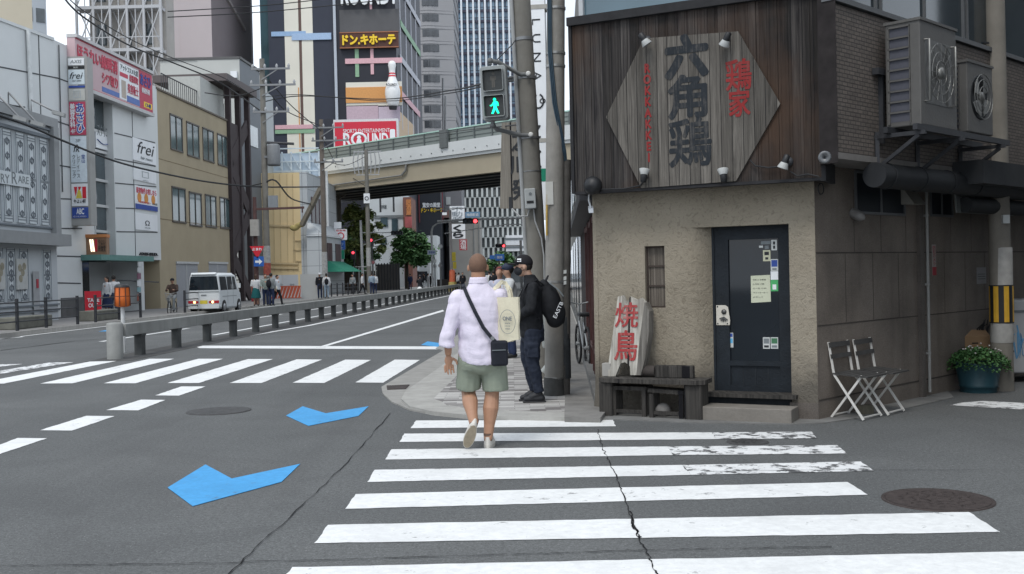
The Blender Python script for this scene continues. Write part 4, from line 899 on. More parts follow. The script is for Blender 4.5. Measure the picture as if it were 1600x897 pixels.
m.add(vs, [list(range(N_)), list(range(N_, 2 * N_))[::-1]] + [(i, N_ + i, N_ + (i + 1) % N_, (i + 1) % N_) for i in range(N_)]); m.build('cabinet_body', plain('cabinet_white', (.40, .41, .42), .5, .08, 4, .4, 0, .2), t, bevel=.02)
m = MB(); m.box(c_.x - .38, c_.x + .5, c_.y - .31, c_.y + .36, .90, .93); m.build('lid_seam', GRY, t)
m = MB(); random.seed(5)
for k in range(7):
    p = [c_ + Vector((-.28 + .05 * k + random.uniform(-.05, .05), -.304, .5 + .2 * math.sin(j * 1.7 + k) + random.uniform(-.05, .05))) for j in range(5)]; m.tube(p, .011, 5, flat=.3)
m.build('scrawl', plain('spray_blue', (.12, .30, .50), .7), t)
m = MB()
for x in (-.25, .38): m.lathe(c_ + Vector((x, -.25, .07)), [(.07, -.02), (.07, .02)], 16, 0, (0, 1, 0))
m.build('castors', BLACK, t)
m = MB(); p = Vector((6.10, 13.2, 0)); m.hexa([p + Vector(v) for v in ((-.10, -.1, 0), (.10, -.1, 0), (.10, .1, 0), (-.10, .1, 0), (-.13, -.13, .42), (.13, -.13, .42), (.13, .13, .42), (-.13, .13, .42))]); m.box(p.x - .14, p.x + .14, p.y - .14, p.y + .14, .42, .45)
tag(m.build('waste_bin', plain('bin_navy', (.020, .028, .036), .5), bevel=.01), 'small dark lidded bin between the striped pole and the white cabinet', 'bin')
# unseen block added across the alley to shade the side wall and darken reflections
ao = RS.P(-1.2, 0, 5.0); ab = RS.P(9, 0, 5.0); f_ = Fr(xy(ab), xy(ao)); t = thing('alley_shade_block', 'unseen plain concrete block added across the alley to shade the side wall', 'building', tuple(RS.P(4, 0, 8)))
m = MB(); m.fbox(f_, 0, f_.L, 0, 8.5, -5, 0); m.build('wall', plain('shade_block_render', (.16, .165, .17), .85, .15, 1, .3, 0, .4), t)
for k in range(3): q = 1.2 + k * 3.2; m = MB(); m.fbox(f_, q, q + 1.8, 3.6, 5.0, .001, .05); m.build('window', DGLASS, t); m = MB(); m.fbox(f_, q, q + 2.0, .1, 2.4, .001, .04); m.build('shutter', plain('shade_block_shutter', (.20, .21, .21), .6, .08), t)
# ================================================================ NEAR PAVEMENT: poles, pedestrian signal, hanging boards
POLE = plain('pole_grey', (.175, .168, .150), .88, .16, 4, .3, 0, .5, .35)
POLE2 = plain('pole_pale', (.245, .235, .215), .88, .18, 5, .3, 0, .55, .35)
# leaning signal pole
sb_ = G(849, 590, .05); sy = sb_.y
def SP(y_px):                               # a point on the pole's axis seen at height y_px
    return D(849 + (815 - 849) * (590 - y_px) / 590.0, y_px, sy - .0)
t = thing('signal_pole', 'leaning grey concrete pole carrying the pedestrian signal at the kerb corner', 'pole', tuple(sb_))
SPT = [SP(y) for y in (592, 400, 200, 0, -250)]
m = MB(); m.tube(SPT, [.148, .142, .134, .125, .115], 24); m.build('shaft', POLE, t)
def band(y, k=.145, h=.045, name='clamp_band', mat=None):
    m = MB(); p = SP(y); d = (SP(y - 30) - SP(y + 30)).normalized(); m.lathe(p, [(k, -h / 2), (k, h / 2)], 24, 0, d); return m.build(name, mat or STEEL, t)
band(62, .137); band(122, .139); band(216, .143, .03); band(268, .143, .012)
m = MB(); L_ = [SP(y) + Vector((-.135 - .012, -.05, 0)) for y in (-60, 120, 260, 385)]; m.tube(L_ + [SP(430) + Vector((-.13, -.04, 0))], .030, 10); m.build('conduit', plain('conduit_grey', (.30, .31, .31), .5, .1, 5), t)
m = MB(); m.tube([D(828, 326, sy - .16), D(824, 338, sy - .2), D(812, 338, sy - .2), D(800, 326, sy - .14)], .012, 8); m.tube([D(834, 326, sy - .16), D(836, 345, sy - .16), D(846, 372, sy - .15), D(850, 400, sy - .14), D(853, 560, sy - .14)], .012, 8); m.build('wiring', plain('cable_grey', (.33, .34, .34), .6), t)
# meter box on the pole
mt = thing('button_box', 'pale grey box with a slot strapped to the leaning signal pole', 'control box', tuple(D(829, 326, sy - .2)))
p = D(828.5, 310.5, sy - .2); d = (SP(280) - SP(340)).normalized(); xx = Vector((1, 0, 0)).cross(d).cross(d) * -1
k = sy / FPX
m = MB(); m.obox(p, (1, 0, d.x * -1), (0, 1, 0), d, 8.5 * k, .05, 15.5 * k); m.build('case', plain('box_grey', (.36, .38, .38), .5, .08, 5), mt, bevel=.012)
m = MB(); m.obox(p + Vector((-.002, -.052, -.05)), (1, 0, -d.x), (0, 1, 0), d, .048, .003, .018); m.build('slot', BLACK, mt)
m = MB(); m.lathe(p + Vector((.0, -.05, .065)), [(.024, 0), (.024, .006)], 5, 0, (0, -1, 0)); m.build('badge', GRY, mt)
# pedestrian signal
SD = sy - .35; ks = SD / FPX
hc = D(773, 146, SD); up = (D(770.5, 100, SD) - D(776, 194, SD)).normalized(); rt = Vector((1, 0, 0)); rt = (rt - up * rt.dot(up)).normalized(); fw = rt.cross(up).normalized()
if fw.y > 0: fw = -fw
yaw = Matrix.Rotation(R(-10), 3, up); rt = yaw @ rt; fw = yaw @ fw
class SF(Fr):
    def __init__(s, o): s.o = o
    def P(s, q, z, o=0.0): return s.o + rt * q + up * z + fw * o
sf = SF(hc)
t = thing('pedestrian_signal', 'two lamp pedestrian signal in a grey case showing a lit green walking figure', 'traffic light', tuple(hc))
hw, hh = 20.5 * ks, 42 * ks
GCASE = plain('signal_case', (.26, .28, .28), .5, .08, 6, .4, 0, .2)
def rrect(w, h, r, n=5):
    o = []
    for cx, cy, a0 in ((w - r, h - r, 0), (-w + r, h - r, 90), (-w + r, -h + r, 180), (w - r, -h + r, 270)):
        for k in range(n + 1): a = R(a0 + 90 * k / n); o.append((cx + r * math.cos(a), cy + r * math.sin(a)))
    return o
m = MB(); m.prism(sf, rrect(hw, hh, .045), -.10, .06); m.build('case', GCASE, t, bevel=.008)
for s_, nm_ in ((1, 'red'), (-1, 'green')):
    cz = s_ * 20.0 * ks; m = MB(); rr = rrect(16.5 * ks, 17.0 * ks, .025); ri = rrect(15.5 * ks, 16.0 * ks, .02); N_ = len(rr)
    rr = [(q, z + cz) for q, z in rr]; ri = [(q, z + cz) for q, z in ri]
    vs = [sf.P(q, z, .061) for q, z in rr] + [sf.P(q, z - .012, .13) for q, z in rr] + [sf.P(q, z - .012, .13) for q, z in ri] + [sf.P(q, z, .063) for q, z in ri]
    m.add(vs, [(a * N_ + i, a * N_ + (i + 1) % N_, (a + 1) * N_ + (i + 1) % N_, (a + 1) * N_ + i) for a in range(3) for i in range(N_)])
    hd = m.build('lamp_hood', GCASE, t)
    m = MB(); m.prism(sf, ri, .0612, .064); m.build('lens', plain('signal_lens', (.030, .034, .034), .35, .3, 30), hd)
    m = MB(); u = 14 * ks
    if s_ > 0:
        figs = [[(-.30, -.05), (-.34, .42), (.34, .42), (.30, -.05), (.20, -.05), (.18, .25), (-.18, .25), (-.20, -.05)], [(-.18, .3), (-.17, -.85), (-.03, -.85), (-.02, -.1), (.02, -.1), (.03, -.85), (.17, -.85), (.18, .3)]]; mt_ = plain('unlit_figure', (.10, .095, .085), .6)
    else:
        figs = [[(-.10, .48), (.22, .50), (.42, .35), (.46, -.05), (.34, -.08), (.30, .18), (.22, .05), (.24, -.25), (.50, -.88), (.28, -.90), (.06, -.40), (-.18, -.90), (-.42, -.86), (-.14, -.25), (-.14, .12), (-.32, -.05), (-.52, -.02), (-.54, .08), (-.34, .12)]]; mt_ = glow('green_lamp', (.0, .95, .42), 1.35)
    for f in figs: m.prism(sf, [(q * u, z * u + cz) for q, z in f], .0645, .066)
    m.lathe(sf.P(0.03 * u, cz + .68 * u, .0645), [(.17 * u, 0), (.17 * u, .0015)], 18, 0, fw); m.build('figure', mt_, hd)
for y0, ax in ((104, 96), (194, 208)):
    m = MB()
    if y0 < 150: pts = [D(766, 101, SD), D(766, 95, SD), D(778, 97, SD + .02), D(812, 116, sy - .12), D(822, 116, sy - .14)]
    else: pts = [D(770, 190, SD), D(770, 196, SD), D(776, 202, SD + .02), D(812, 211, sy - .12), D(826, 211, sy - .14)]
    m.tube(pts, .030, 12); m.lathe(pts[1 if y0 < 150 else 1], [(0, -.03), (.04, -.03), (.045, .0), (.03, .035)], 12, 0, (0, 0, 1)); m.build('arm', plain('arm_grey', (.13, .135, .135), .6, .2, 8), t)
    m = MB(); e = pts[-1]; m.lathe(e + Vector((.03, -.03, 0)), [(.034, 0), (.034, .03), (.015, .032)], 14, 0, (0, -1, 0)); m.build('insulator', plain('porcelain', (.62, .62, .60), .35), t)
m = MB(); m.tube([D(774, 96, SD), D(800, 70, sy - .14), D(806, 62, sy - .14)], .008, 6); m.build('stay_wire', DSTEEL, t)
# second pole, with the slimmer conduit post strapped beside it
ub = G(866, 617, .05); uy = ub.y
t = thing('utility_pole', 'thick weathered concrete pole beside the restaurant corner with blue cables up its side', 'utility pole', tuple(ub))
UP = lambda y_px, dx=0: D(866 + dx + .004 * (617 - y_px), y_px, uy)
m = MB(); m.tube([UP(y) for y in (619, 400, 200, 0, -250)], [.118, .116, .113, .110, .104], 24); m.build('shaft', POLE2, t)
for y in (14, 84, 104, 440, 590):
    m = MB(); m.lathe(UP(y), [(.121, -.014), (.121, .014)], 26); m.build('strap', plain('strap_steel', (.30, .30, .29), .4, .15, 8, .5, .6), t)
m = MB(); a, b = D(853, 320, uy - .11), D(864, 284, uy - .11); m.box(a.x, b.x, uy - .125, uy - .11, a.z, b.z); m.build('plate', plain('pole_plate', (.50, .50, .47), .6, .1, 9), t)
m = MB(); a, b = D(853, 368, uy - .11), D(860, 304, uy - .11)
m.tube([D(854.5, 368, uy - .112), D(854.5, 304, uy - .112)], .014, 8); m.build('yellow_strip', plain('strip_yellow', (.40, .27, .08), .8, .3, 12), t)
m = MB()
for k, c in enumerate((0, 1, 2)): m.tube([D(856 + k * 2.2, -60, uy - .12), D(857 + k * 2.2, 80, uy - .13), D(864 + k * 2.5, 160, uy - .13), D(879 + k * 2.3, 236, uy - .07), D(882 + k * 2, 262, uy)], .010, 6)
m.build('blue_cables', plain('blue_cable', (.028, .055, .080), .6, .2, 6), t)
t = thing('conduit_post', 'slim dark conduit post strapped against the thick concrete pole', 'pole', tuple(G(881, 618, .05)))
m = MB(); cp = lambda y: D(882.5 + .006 * (618 - y), y, uy + .02); m.tube([cp(y) for y in (619, 560, 420, 250)], [.066, .065, .062, .060], 16); m.build('shaft', plain('conduit_brown', (.085, .080, .074), .75, .35, 5, .3, 0, .5), t)
m = MB(); m.lathe(cp(540), [(.0665, -.4), (.0665, .35)], 16); m.build('tar_wrap', plain('tar_wrap', (.030, .034, .038), .7, .5, 9, .4), t)
m = MB()
for y in (425, 435, 442): m.obox(cp(y) + Vector((-.02, -.066, 0)), (1, 0, .2), (0, 1, 0), (0, 0, 1), .028, .004, .022)
m.build('torn_stickers', PAL, t)
m = MB(); m.lathe(G(866, 617, .05), [(.13, 0), (.124, .20), (.119, .22)], 24, 0); tag(m.build('pole_foot', plain('foot_plate', (.060, .060, .058), .9, .3, 12)), 'dark skirt round the foot of the thick concrete pole', 'guard')
# grey cabinet and drain elbow on the far side of the poles
p = D(866, 520, 14.0); m = MB(); m.box(p.x - .16, p.x + .10, 13.85, 14.1, .55, 1.15); m.tube([(p.x - .08, 13.95, .56), (p.x - .08, 13.95, .32), (p.x - .16, 13.95, .22)], .05, 10)
m.box(p.x - .06, p.x + .05, 13.9, 14.05, .04, .56); tag(m.build('control_cabinet', plain('cabinet_grey', (.30, .32, .31), .6, .1, 5), bevel=.01), 'small pale grey cabinet on a stand behind the two poles', 'cabinet')
# wooden hanging board and the tall white sign beyond the pole
bd_ = 19.5; BF = Fr((D(784, 300, bd_).x, bd_), (D(842, 300, bd_ - .3).x, bd_ - .3))
t = thing('hanging_board', 'long bare wooden board with black brush characters hanging behind the leaning signal pole', 'signboard', tuple(D(806, 325, bd_)))
q = [BF.px(*p) for p in ((785, 192), (838, 190), (838, 326), (782, 326))]
m = MB(); m.prism(BF, q, -.03, .03); m.build('board', planks('pale_board', (.18, .165, .14), (.26, .24, .21), .6, .1, .6), t)
m = MB()
for ch, r_ in (('之', (799, 204, 818, 236)), ('川', (797, 244, 818, 272)), ('癸', (800, 280, 822, 312))): lpx(m, ch, BF, *r_, .034, fat=.03)
m.build('brush_lettering', INK, t)
m = MB(); r_ = BF.rect(795, 308, 801, 326, .03); m.fbox(BF, *r_, .0305, .036); m.build('dark_notch', INK, t)
ld = 24.0; LU = Fr((D(828, 200, ld).x, ld), (D(856, 200, ld - .05).x, ld - .05))
t = thing('vertical_sign', 'tall white vertical shop sign with spaced serif capitals behind the two poles', 'signboard', tuple(D(842, 330, ld)))
m = MB(); r_ = LU.rect(824, -60, 858, 342); m.fbox(LU, *r_, -.35, 0); m.build('sign_box', SIGNW, t)
for y in (8, 217): m = MB(); r_ = LU.rect(823, y, 859, y + 5); m.fbox(LU, *r_, -.36, .01); m.build('seam', plain('seam_grey', (.33, .32, .29), .6), t)
class Rot(Fr):                              # lettering turned a quarter clockwise
    def P(s, q, z, o=0.0): return Fr.P(s, s.q0 + (z - s.zz), s.z1 - (q - s.qq), o)
def turned(mb, body, fr, x0, y0, x1, y1, o, **k):
    q0, q1, z0, z1 = fr.rect(x0, y0, x1, y1, o); f = Rot.__new__(Rot); f.__dict__.update(fr.__dict__); f.q0, f.z1, f.qq, f.zz = q0, z1, 0, 0
    return letter(mb, body, f, 0, z1 - z0, 0, q1 - q0, o, **k)
m = MB(); turned(m, 'L  U  N  A', LU, 831, 30, 846, 126, .002)
q, z = LU.px(841, 158, .002); sR = .16
m.tube([LU.P(q + sR * .75 * math.cos(a), z + sR * math.sin(a), .006) for a in [R(a) for a in range(-250, 71, 20)]], .02, 6)
m.tube([LU.P(q + .1 + .06 * math.cos(R(a)), z + .05 * math.sin(R(a)), .006) for a in range(0, 361, 30)], .012, 6)
turned(m, 'N A I', LU, 832, 196, 846, 262, .002)
m.build('lettering', INK, t)
m = MB(); p = D(848, 270, 22.5); m.box(p.x - .1, p.x + .2, 22.4, 22.5, D(848, 284, 22.5).z, D(848, 264, 22.5).z); tag(m.build('green_sign', SIGNG), 'small green shop sign glimpsed between the two poles', 'sign')
# ================================================================ THE FAR SIDE OF THE STREET
X0 = -20.5
LF_ = Fr((sl(X0, 20), 20), (sl(X0, 140), 140))
PANEL = plain('metal_panel', (.58, .60, .60), .5, .05, .6, .4, 0, .25); SEAM = plain('panel_seam', (.06, .065, .07), .7)
WGL = glass('street_glass', (.055, .075, .085), .08, .9); MULL = plain('mullion', (.50, .51, .51), .5, .05)
def lines(fr, mb, segs, w, o):
    for (x0, y0, x1, y1) in segs:
        a = fr.px(x0, y0, o); b = fr.px(x1, y1, o); mb.bar(fr.P(*a, o), fr.P(*b, o), w, .02, fr.n)
# --- pale panel clad clinic block
ax = thing('panel_clad_block', 'pale metal panelled clinic block with a pink roof billboard and many shop signs', 'building', tuple(LF_.P(26, 0, -5)))
q0 = LF_.px(90, 300)[0]; qe = LF_.px(249, 300)[0]; qg0 = LF_.px(146, 300)[0]; qg1 = LF_.px(179, 300)[0]; qd0 = LF_.px(125, 300)[0]; qd1 = LF_.px(213, 300)[0]
ztop = 11.85; zc = LF_.px(170, 404)[1]
W0 = (-19.2 - .15 * 9, 39.3 - 9.0); W1 = xy(LF_.P(q0, 0, 0)); WF = Fr(W0, W1)
m = MB(); m.fbox(LF_, q0, qg0, zc, ztop - .3, -12, 0); m.fbox(LF_, qg1, qe, zc, ztop - .3, -12, 0); m.fbox(LF_, qg0, qg1, 9.9, ztop - .3, -12, 0); m.fbox(LF_, qg0, qg1, zc, 9.9, -12, -.5)
m.fbox(LF_, q0, qd0, 0, zc, -12, 0); m.fbox(LF_, qd1 - .9, qe, 0, zc, -12, -1.2); m.fbox(LF_, qd0, qd1 - .9, 0, zc, -12, -3); m.build('wall', PANEL, ax)
m = MB(); m.fbox(WF, 0, WF.L, 0, 11.5, -10, 0); m.fbox(WF, 0, WF.L, 11.5, 11.62, -10, .05); m.build('side_wing', PANEL, ax)
m = MB()
lines(WF, m, [(-60, 93, 90, 122), (-60, 160, 90, 190), (-60, 232, 60, 255)], .05, .004); lines(WF, m, [(60, 50, 66, 260), (92, 70, 98, 300)], .05, .004)
lines(LF_, m, [(90, 122, 120, 133), (90, 190, 120, 200), (90, 258, 120, 263), (84, 310, 128, 312), (88, 357, 128, 357), (90, 400, 126, 401), (90, 442, 126, 443), (179, 208, 242, 223), (179, 248, 243, 260), (180, 286, 244, 292), (181, 325, 245, 327), (182, 362, 246, 363), (206, 165, 212, 403), (183, 438, 248, 441)], .05, .004)
m.build('panel_seams', SEAM, ax)
m = MB(); m.tube([WF.P(*WF.px(44, 48, .1), .1), WF.P(*WF.px(52, 235, .1), .1)], .09, 8); m.build('rain_pipe', plain('white_pipe', (.58, .60, .60), .5), ax)
# glazed bay
m = MB(); m.fbox(LF_, qg0, qg1, zc, 9.9, -.5, -.42); gl = m.build('bay_window', WGL, ax)
m = MB(); qm = LF_.px(158, 300)[0]; m.fbox(LF_, qm - .06, qm + .06, zc, 9.9, -.42, -.3)
for y in (205, 236, 281, 321, 361): z = LF_.px(165, y)[1]; m.fbox(LF_, qg0, qg1, z - .06, z + .06, -.42, -.3)
m.build('mullions', MULL, gl)
r_ = LF_.rect(149, 206, 178, 238, -.3); m = MB(); m.fbox(LF_, r_[0], r_[1], r_[2], r_[3], -.40, -.28); fs = m.build('clinic_sign', SIGNW, ax)
m = MB(); letter(m, 'スクリニック', LF_, r_[0] + .15, r_[1] - .05, r_[2] + .55, r_[2] + 1.1, -.278, .01); m.build('lettering', GRY, fs)
m = MB(); m.tube([LF_.P(r_[0] + .1 + .15 * k, r_[2] + .38 - .16 * math.sin(k * .35), -.27) for k in range(10)], .045, 5, flat=.3); m.build('blue_swoosh', INKB, fs)
# entrance: canopy, doors, column of stickers, base course
m = MB(); m.fbox(LF_, qd0 - .1, qd1 - .3, zc - .12, zc + .12, -.1, .9); m.build('canopy', plain('teal_canopy', (.10, .22, .20), .5), ax)
m = MB(); qk = LF_.px(160, 430)[0]; m.fbox(LF_, qd0, qk, 0.15, zc - .12, -2.6, -.6); m.build('dark_entry', plain('entry_glass', (.020, .024, .026), .1, .3, 1, .8), ax)
m = MB(); m.fbox(LF_, qk, qd1 - .9, .15, zc - .13, -2.9, -1.0); m.fbox(LF_, LF_.px(222, 440)[0], qe - .02, .15, zc - .1, -2.2, -.9); m.build('entry_panel', plain('entry_panel', (.33, .345, .35), .5, .05, 1), ax)
qs = LF_.px(213, 440)[0]; m = MB(); m.fbox(LF_, qs, LF_.px(221.5, 440)[0], .15, zc + .1, -1.2, .12); st_ = m.build('notice_column', PANEL, ax)
m = MB(); ms_ = [SIGNW, plain('mauve_print', (.25, .12, .17), .7), plain('teal_note', (.2, .35, .38), .7), plain('rust_note', (.30, .09, .06), .7)]
for k, (y0, y1, i) in enumerate(((406, 416, 0), (418, 425, 0), (427, 436, 1), (438, 447, 0), (449, 456, 2), (460, 470, 3))): r_ = LF_.rect(214, y0, 220, y1, .12); m.fbox(LF_, *r_, .121, .135, i)
m.build('notices', ms_, st_)
for a_, b_, c_, d_ in ((q0, qd0, .001, .04), (LF_.px(222, 440)[0], qe, -1.19, -.86)): m = MB(); m.fbox(LF_, a_, b_, .141, .95, c_, d_); m.build('base_course', plain('base_granite', (.10, .10, .10), .8, .2, 3), ax)
m = MB(); lpx(m, 'AXIS BLD.', LF_, 217, 394, 246, 400, .02, th=.05, fat=.03); m.build('raised_lettering', BLACK, ax)
def signpanel(x0, y0, x1, y1, mat, items, o=.05, name='wall_sign'):
    r_ = LF_.rect(x0, y0, x1, y1); m = MB(); m.fbox(LF_, *r_, .001, o); s_ = m.build(name, mat, ax)
    for i, (body, u0, u1, v0, v1, mm, kw) in enumerate(items):
        m = MB(); W_, H_ = r_[1] - r_[0], r_[3] - r_[2]
        letter(m, body, LF_, r_[0] + W_ * u0, r_[0] + W_ * u1, r_[2] + H_ * v0, r_[2] + H_ * v1, o + .004, .01, **kw); m.build('lettering', mm, s_)
    return s_, r_
SOFT = plain('soft_print', (.42, .45, .46), .7)
signpanel(206, 214, 243, 259, SIGNW, [('frei', .16, .92, .36, .9, INK, dict(shear=.3)), ('hair resort', .30, .82, .12, .26, GRY, dict(shear=.3))])
signpanel(207, 260, 243, 288, SIGNW, [('□', .35, .65, .3, .8, SOFT, {}), ('salon', .38, .62, .06, .16, SOFT, {})])
sg, r_ = signpanel(209, 289, 245, 331, SIGNW, [('最初物件お探しなら', .05, .95, .68, .94, plain('pink_print', (.55, .10, .14), .6), dict(fat=.02)), ('AXIS', .74, .98, .27, .36, INK, {}), ('一賃貸専門店一', .1, .7, .27, .36, SIGNR, {})])
W_, H_ = r_[1] - r_[0], r_[3] - r_[2]
for u in (.18, .48, .80): m = MB(); m.lathe(LF_.P(r_[0] + W_ * u, r_[2] + H_ * .50, .051), [(.24, 0), (.24, .012)], 16, 0, LF_.n); m.build('orange_disc', plain('orange_print', (.60, .25, .05), .6), sg)
m = MB(); m.fbox(LF_, r_[0], r_[1], r_[2], r_[2] + H_ * .22, .051, .06); m.build('blue_band', INKB, sg)
signpanel(210, 332, 245, 362, SIGNW, [('Ω', .42, .62, .3, .6, INK, {}), ('SALON', .40, .64, .12, .2, SOFT, {})])
# roof billboard
bq = [LF_.px(*p, .35) for p in ((117, 66), (238, 124), (239, 182), (117, 133))]
bb = thing('roof_billboard', 'long pink and white cosmetic clinic billboard along the top of the panelled block', 'billboard', tuple(LF_.P(bq[0][0] + 4, 9.9, .35)))
b0, b1 = bq[0][0], bq[1][0]; BZ0, BZ1 = 9.95, 11.9; LB = b1 - b0; HB = BZ1 - BZ0
m = MB(); m.fbox(LF_, b0, b1, BZ0, BZ1, .001, .35); m.build('panel', plain('billboard_pink', (.50, .36, .38), .6, .08, .6), bb)
m = MB(); m.fbox(LF_, b0 - .02, b1 + .02, BZ1, BZ1 + .14, 0, .45); m.fbox(LF_, b0 - .02, b1 + .02, BZ0 - .16, BZ0, 0, .42); m.build('frame', plain('billboard_frame', (.46, .46, .46), .5), bb)
PINK = plain('billboard_rose', (.46, .06, .10), .6, .1); ROSE = plain('billboard_red', (.50, .05, .09), .6); BLU = plain('billboard_blue', (.10, .17, .42), .6)
def bpat(u0, u1, v0, v1, mat, o=.356, name='colour_field'):
    m = MB(); m.fbox(LF_, b0 + LB * u0, b0 + LB * u1, BZ0 + HB * v0, BZ0 + HB * v1, .351, o); return m.build(name, mat, bb)
bpat(.80, .99, .03, .97, PINK); bpat(.0, .99, .0, .025, ROSE); bpat(.0, .80, .975, 1, ROSE); bpat(.52, .79, .06, .93, SIGNW); bpat(.53, .64, .60, .70, ROSE, .362); bpat(.30, .52, .06, .17, BLU, .362); bpat(.62, .80, .05, .20, BLU, .362); bpat(.86, .98, .08, .22, SIGNY, .362); bpat(.55, .61, .1, .52, plain('portrait_tone', (.42, .36, .31), .6), .362)
def bl(body, u0, u1, v0, v1, mat, **k):
    m = MB(); letter(m, body, LF_, b0 + LB * u0, b0 + LB * u1, BZ0 + HB * v0, BZ0 + HB * v1, .366, .012, **k); m.build('lettering', mat, bb)
bl('ほうれい線瞬消', .02, .50, .58, .90, ROSE, fat=.03); bl('シワ取り', .30, .50, .24, .50, ROSE, fat=.03); bl('アットコスメ大賞', .54, .78, .76, .90, GRY); bl('出張買取', .66, .78, .56, .74, ROSE, fat=.02); bl('美容術士', .63, .78, .26, .50, ROSE, fat=.01)
bl('あさひ', .81, .97, .60, .90, INKB, fat=.03); bl('美容外科', .83, .95, .42, .56, SIGNW, fat=.02); bl('ビル4階', .88, .96, .10, .20, INKB)
# projecting sign column
SDn = 44.3; xa = D(110.5, 300, SDn).x; xb = D(139, 300, SDn).x; CF = Fr((xa, SDn), (xb, SDn))
cs = thing('sign_column', 'tall projecting stack of clinic and restaurant signs on the panelled block', 'signboard', (xa + .4, SDn, 3))
cz = lambda y: D(125, y, SDn).z
m = MB(); m.box(xa - .04, xb + .06, SDn + .001, SDn + .62, cz(352), cz(88)); m.build('case', plain('sign_case', (.30, .30, .29), .5, .06, 3), cs)
def cell(y0, y1, mat, items=(), u=(0.06, .94)):
    m = MB(); q0, q1 = CF.L * u[0], CF.L * u[1]; z0, z1 = cz(y1), cz(y0); m.fbox(CF, q0, q1, z0, z1, .001, .03); s_ = m.build('sign_cell', mat, cs)
    for body, a, b, c, d, mm, kw in items:
        m = MB(); letter(m, body, CF, q0 + (q1 - q0) * a, q0 + (q1 - q0) * b, z0 + (z1 - z0) * c, z0 + (z1 - z0) * d, .032, .01, **kw); m.build('lettering', mm, s_)
    return s_
cell(91, 102, SIGNW, [('AXIS', .14, .86, .28, .75, GRY, dict(shear=.2))]); cell(103.5, 107.5, BLACK, [('BLD', .35, .62, .2, .8, PAL, {})])
cell(109, 132, plain('sign_pale_blue', (.55, .62, .66), .4), [('frei', .08, .92, .38, .82, INK, dict(shear=.3)), ('hair salon', .25, .8, .2, .32, GRY, dict(shear=.3))])
cell(134, 137, INKB); cell(139, 157, plain('sign_beige', (.48, .48, .45), .4), [('団', .3, .75, .2, .85, SOFT, {})])
cell(159, 211, plain('sign_magenta', (.42, .05, .10), .5), [('あさひ', .40, .96, .04, .96, SIGNW, dict(fat=.09, vertical=True)), ('美容外科', .04, .36, .22, .95, SIGNW, dict(vertical=True, fat=.03)), ('4F', .06, .36, .05, .18, SIGNW, {})])
m = MB(); letter(m, 'あさひ', CF, CF.L * .44, CF.L * .88, cz(208), cz(161), .046, .01, vertical=True, fat=.02); m.build('overlay_lettering', INKB, cs)
cell(213, 285, plain('sign_cool_white', (.58, .65, .70), .4), [('3F', .35, .65, .87, .94, GRY, {}), ('fk', .2, .62, .66, .82, INK, dict(shear=.3)), ('クリニック', .10, .30, .10, .60, GRY, dict(vertical=True)), ('レディース', .38, .58, .10, .60, GRY, dict(vertical=True)), ('堂山', .68, .90, .42, .60, INKB, dict(vertical=True))])
w_ = cell(287, 322, SIGNW, [('やよい軒', .12, .88, .12, .30, INK, dict(fat=.02))])
m = MB(); Wd = CF.L; z0, z1 = cz(310), cz(292)
m.prism(CF, [(Wd * .2, z1), (Wd * .38, z1), (Wd * .34, z0 + .25), (Wd * .28, z0 + .1)], .031, .045, 0); m.prism(CF, [(Wd * .42, z1), (Wd * .60, z1), (Wd * .52, z0 + .35), (Wd * .48, z0 + .35)], .031, .045, 0); m.prism(CF, [(Wd * .66, z0), (Wd * .66, z1), (Wd * .86, z1), (Wd * .86, z0)], .031, .045, 0); m.prism(CF, [(Wd * .30, z0), (Wd * .44, z0 + .38), (Wd * .56, z0 + .30), (Wd * .64, z0)], .031, .045, 1)
m.build('w_emblem', [SIGNR, plain('emblem_yellow', (.62, .52, .08), .5)], w_)
cell(324, 341, INKB, [('ABC', .28, .75, .35, .9, SIGNW, dict(fat=.02)), ('ビジネスサロン', .1, .9, .08, .24, SIGNW, {})])
# lit wooden restaurant sign over the door
wf_ = Fr(xy(LF_.P(LF_.px(133, 385)[0], 0, 1.0)), xy(LF_.P(LF_.px(133, 385)[0], 0, 1.0) + Vector((2.0, 1.1, 0))))
wy = 45.6; WBF = Fr((D(134.5, 385, wy).x, wy), (D(165, 385, wy).x, wy + .12)); wz = lambda y: D(150, y, wy).z
ws = thing('lit_sign_box', 'brown wooden sign box with glowing white strokes above the takeaway entrance', 'sign', (WBF.a.x + .4, wy, wz(400)))
m = MB(); m.fbox(WBF, 0, WBF.L, wz(400), wz(371), -.5, 0); m.build('box', plain('sign_brown', (.26, .155, .095), .7, .12, 4), ws)
m = MB(); m.fbox(WBF, -.02, WBF.L + .02, wz(371), wz(366), -.55, .06); m.build('top_rail', plain('sign_orange', (.50, .20, .07), .6, .1), ws)
for u in (.17, .28): m = MB(); m.prism(WBF, [(WBF.L * u, wz(374)), (WBF.L * (u + .07), wz(374)), (WBF.L * (u + .14), wz(393)), (WBF.L * (u + .07), wz(393))], .001, .03); m.build('lit_stroke', glow('warm_letters', (1, .86, .66), 1.2), ws)
m = MB(); m.fbox(WBF, WBF.L * .44, WBF.L * .54, wz(393), wz(374), .001, .03); m.build('red_stroke', SIGNR, ws)
m = MB(); letter(m, 'やよい\n軒食堂', WBF, WBF.L * .60, WBF.L * .95, wz(393), wz(374), .002, .02); m.build('lettering', BLACK, ws)
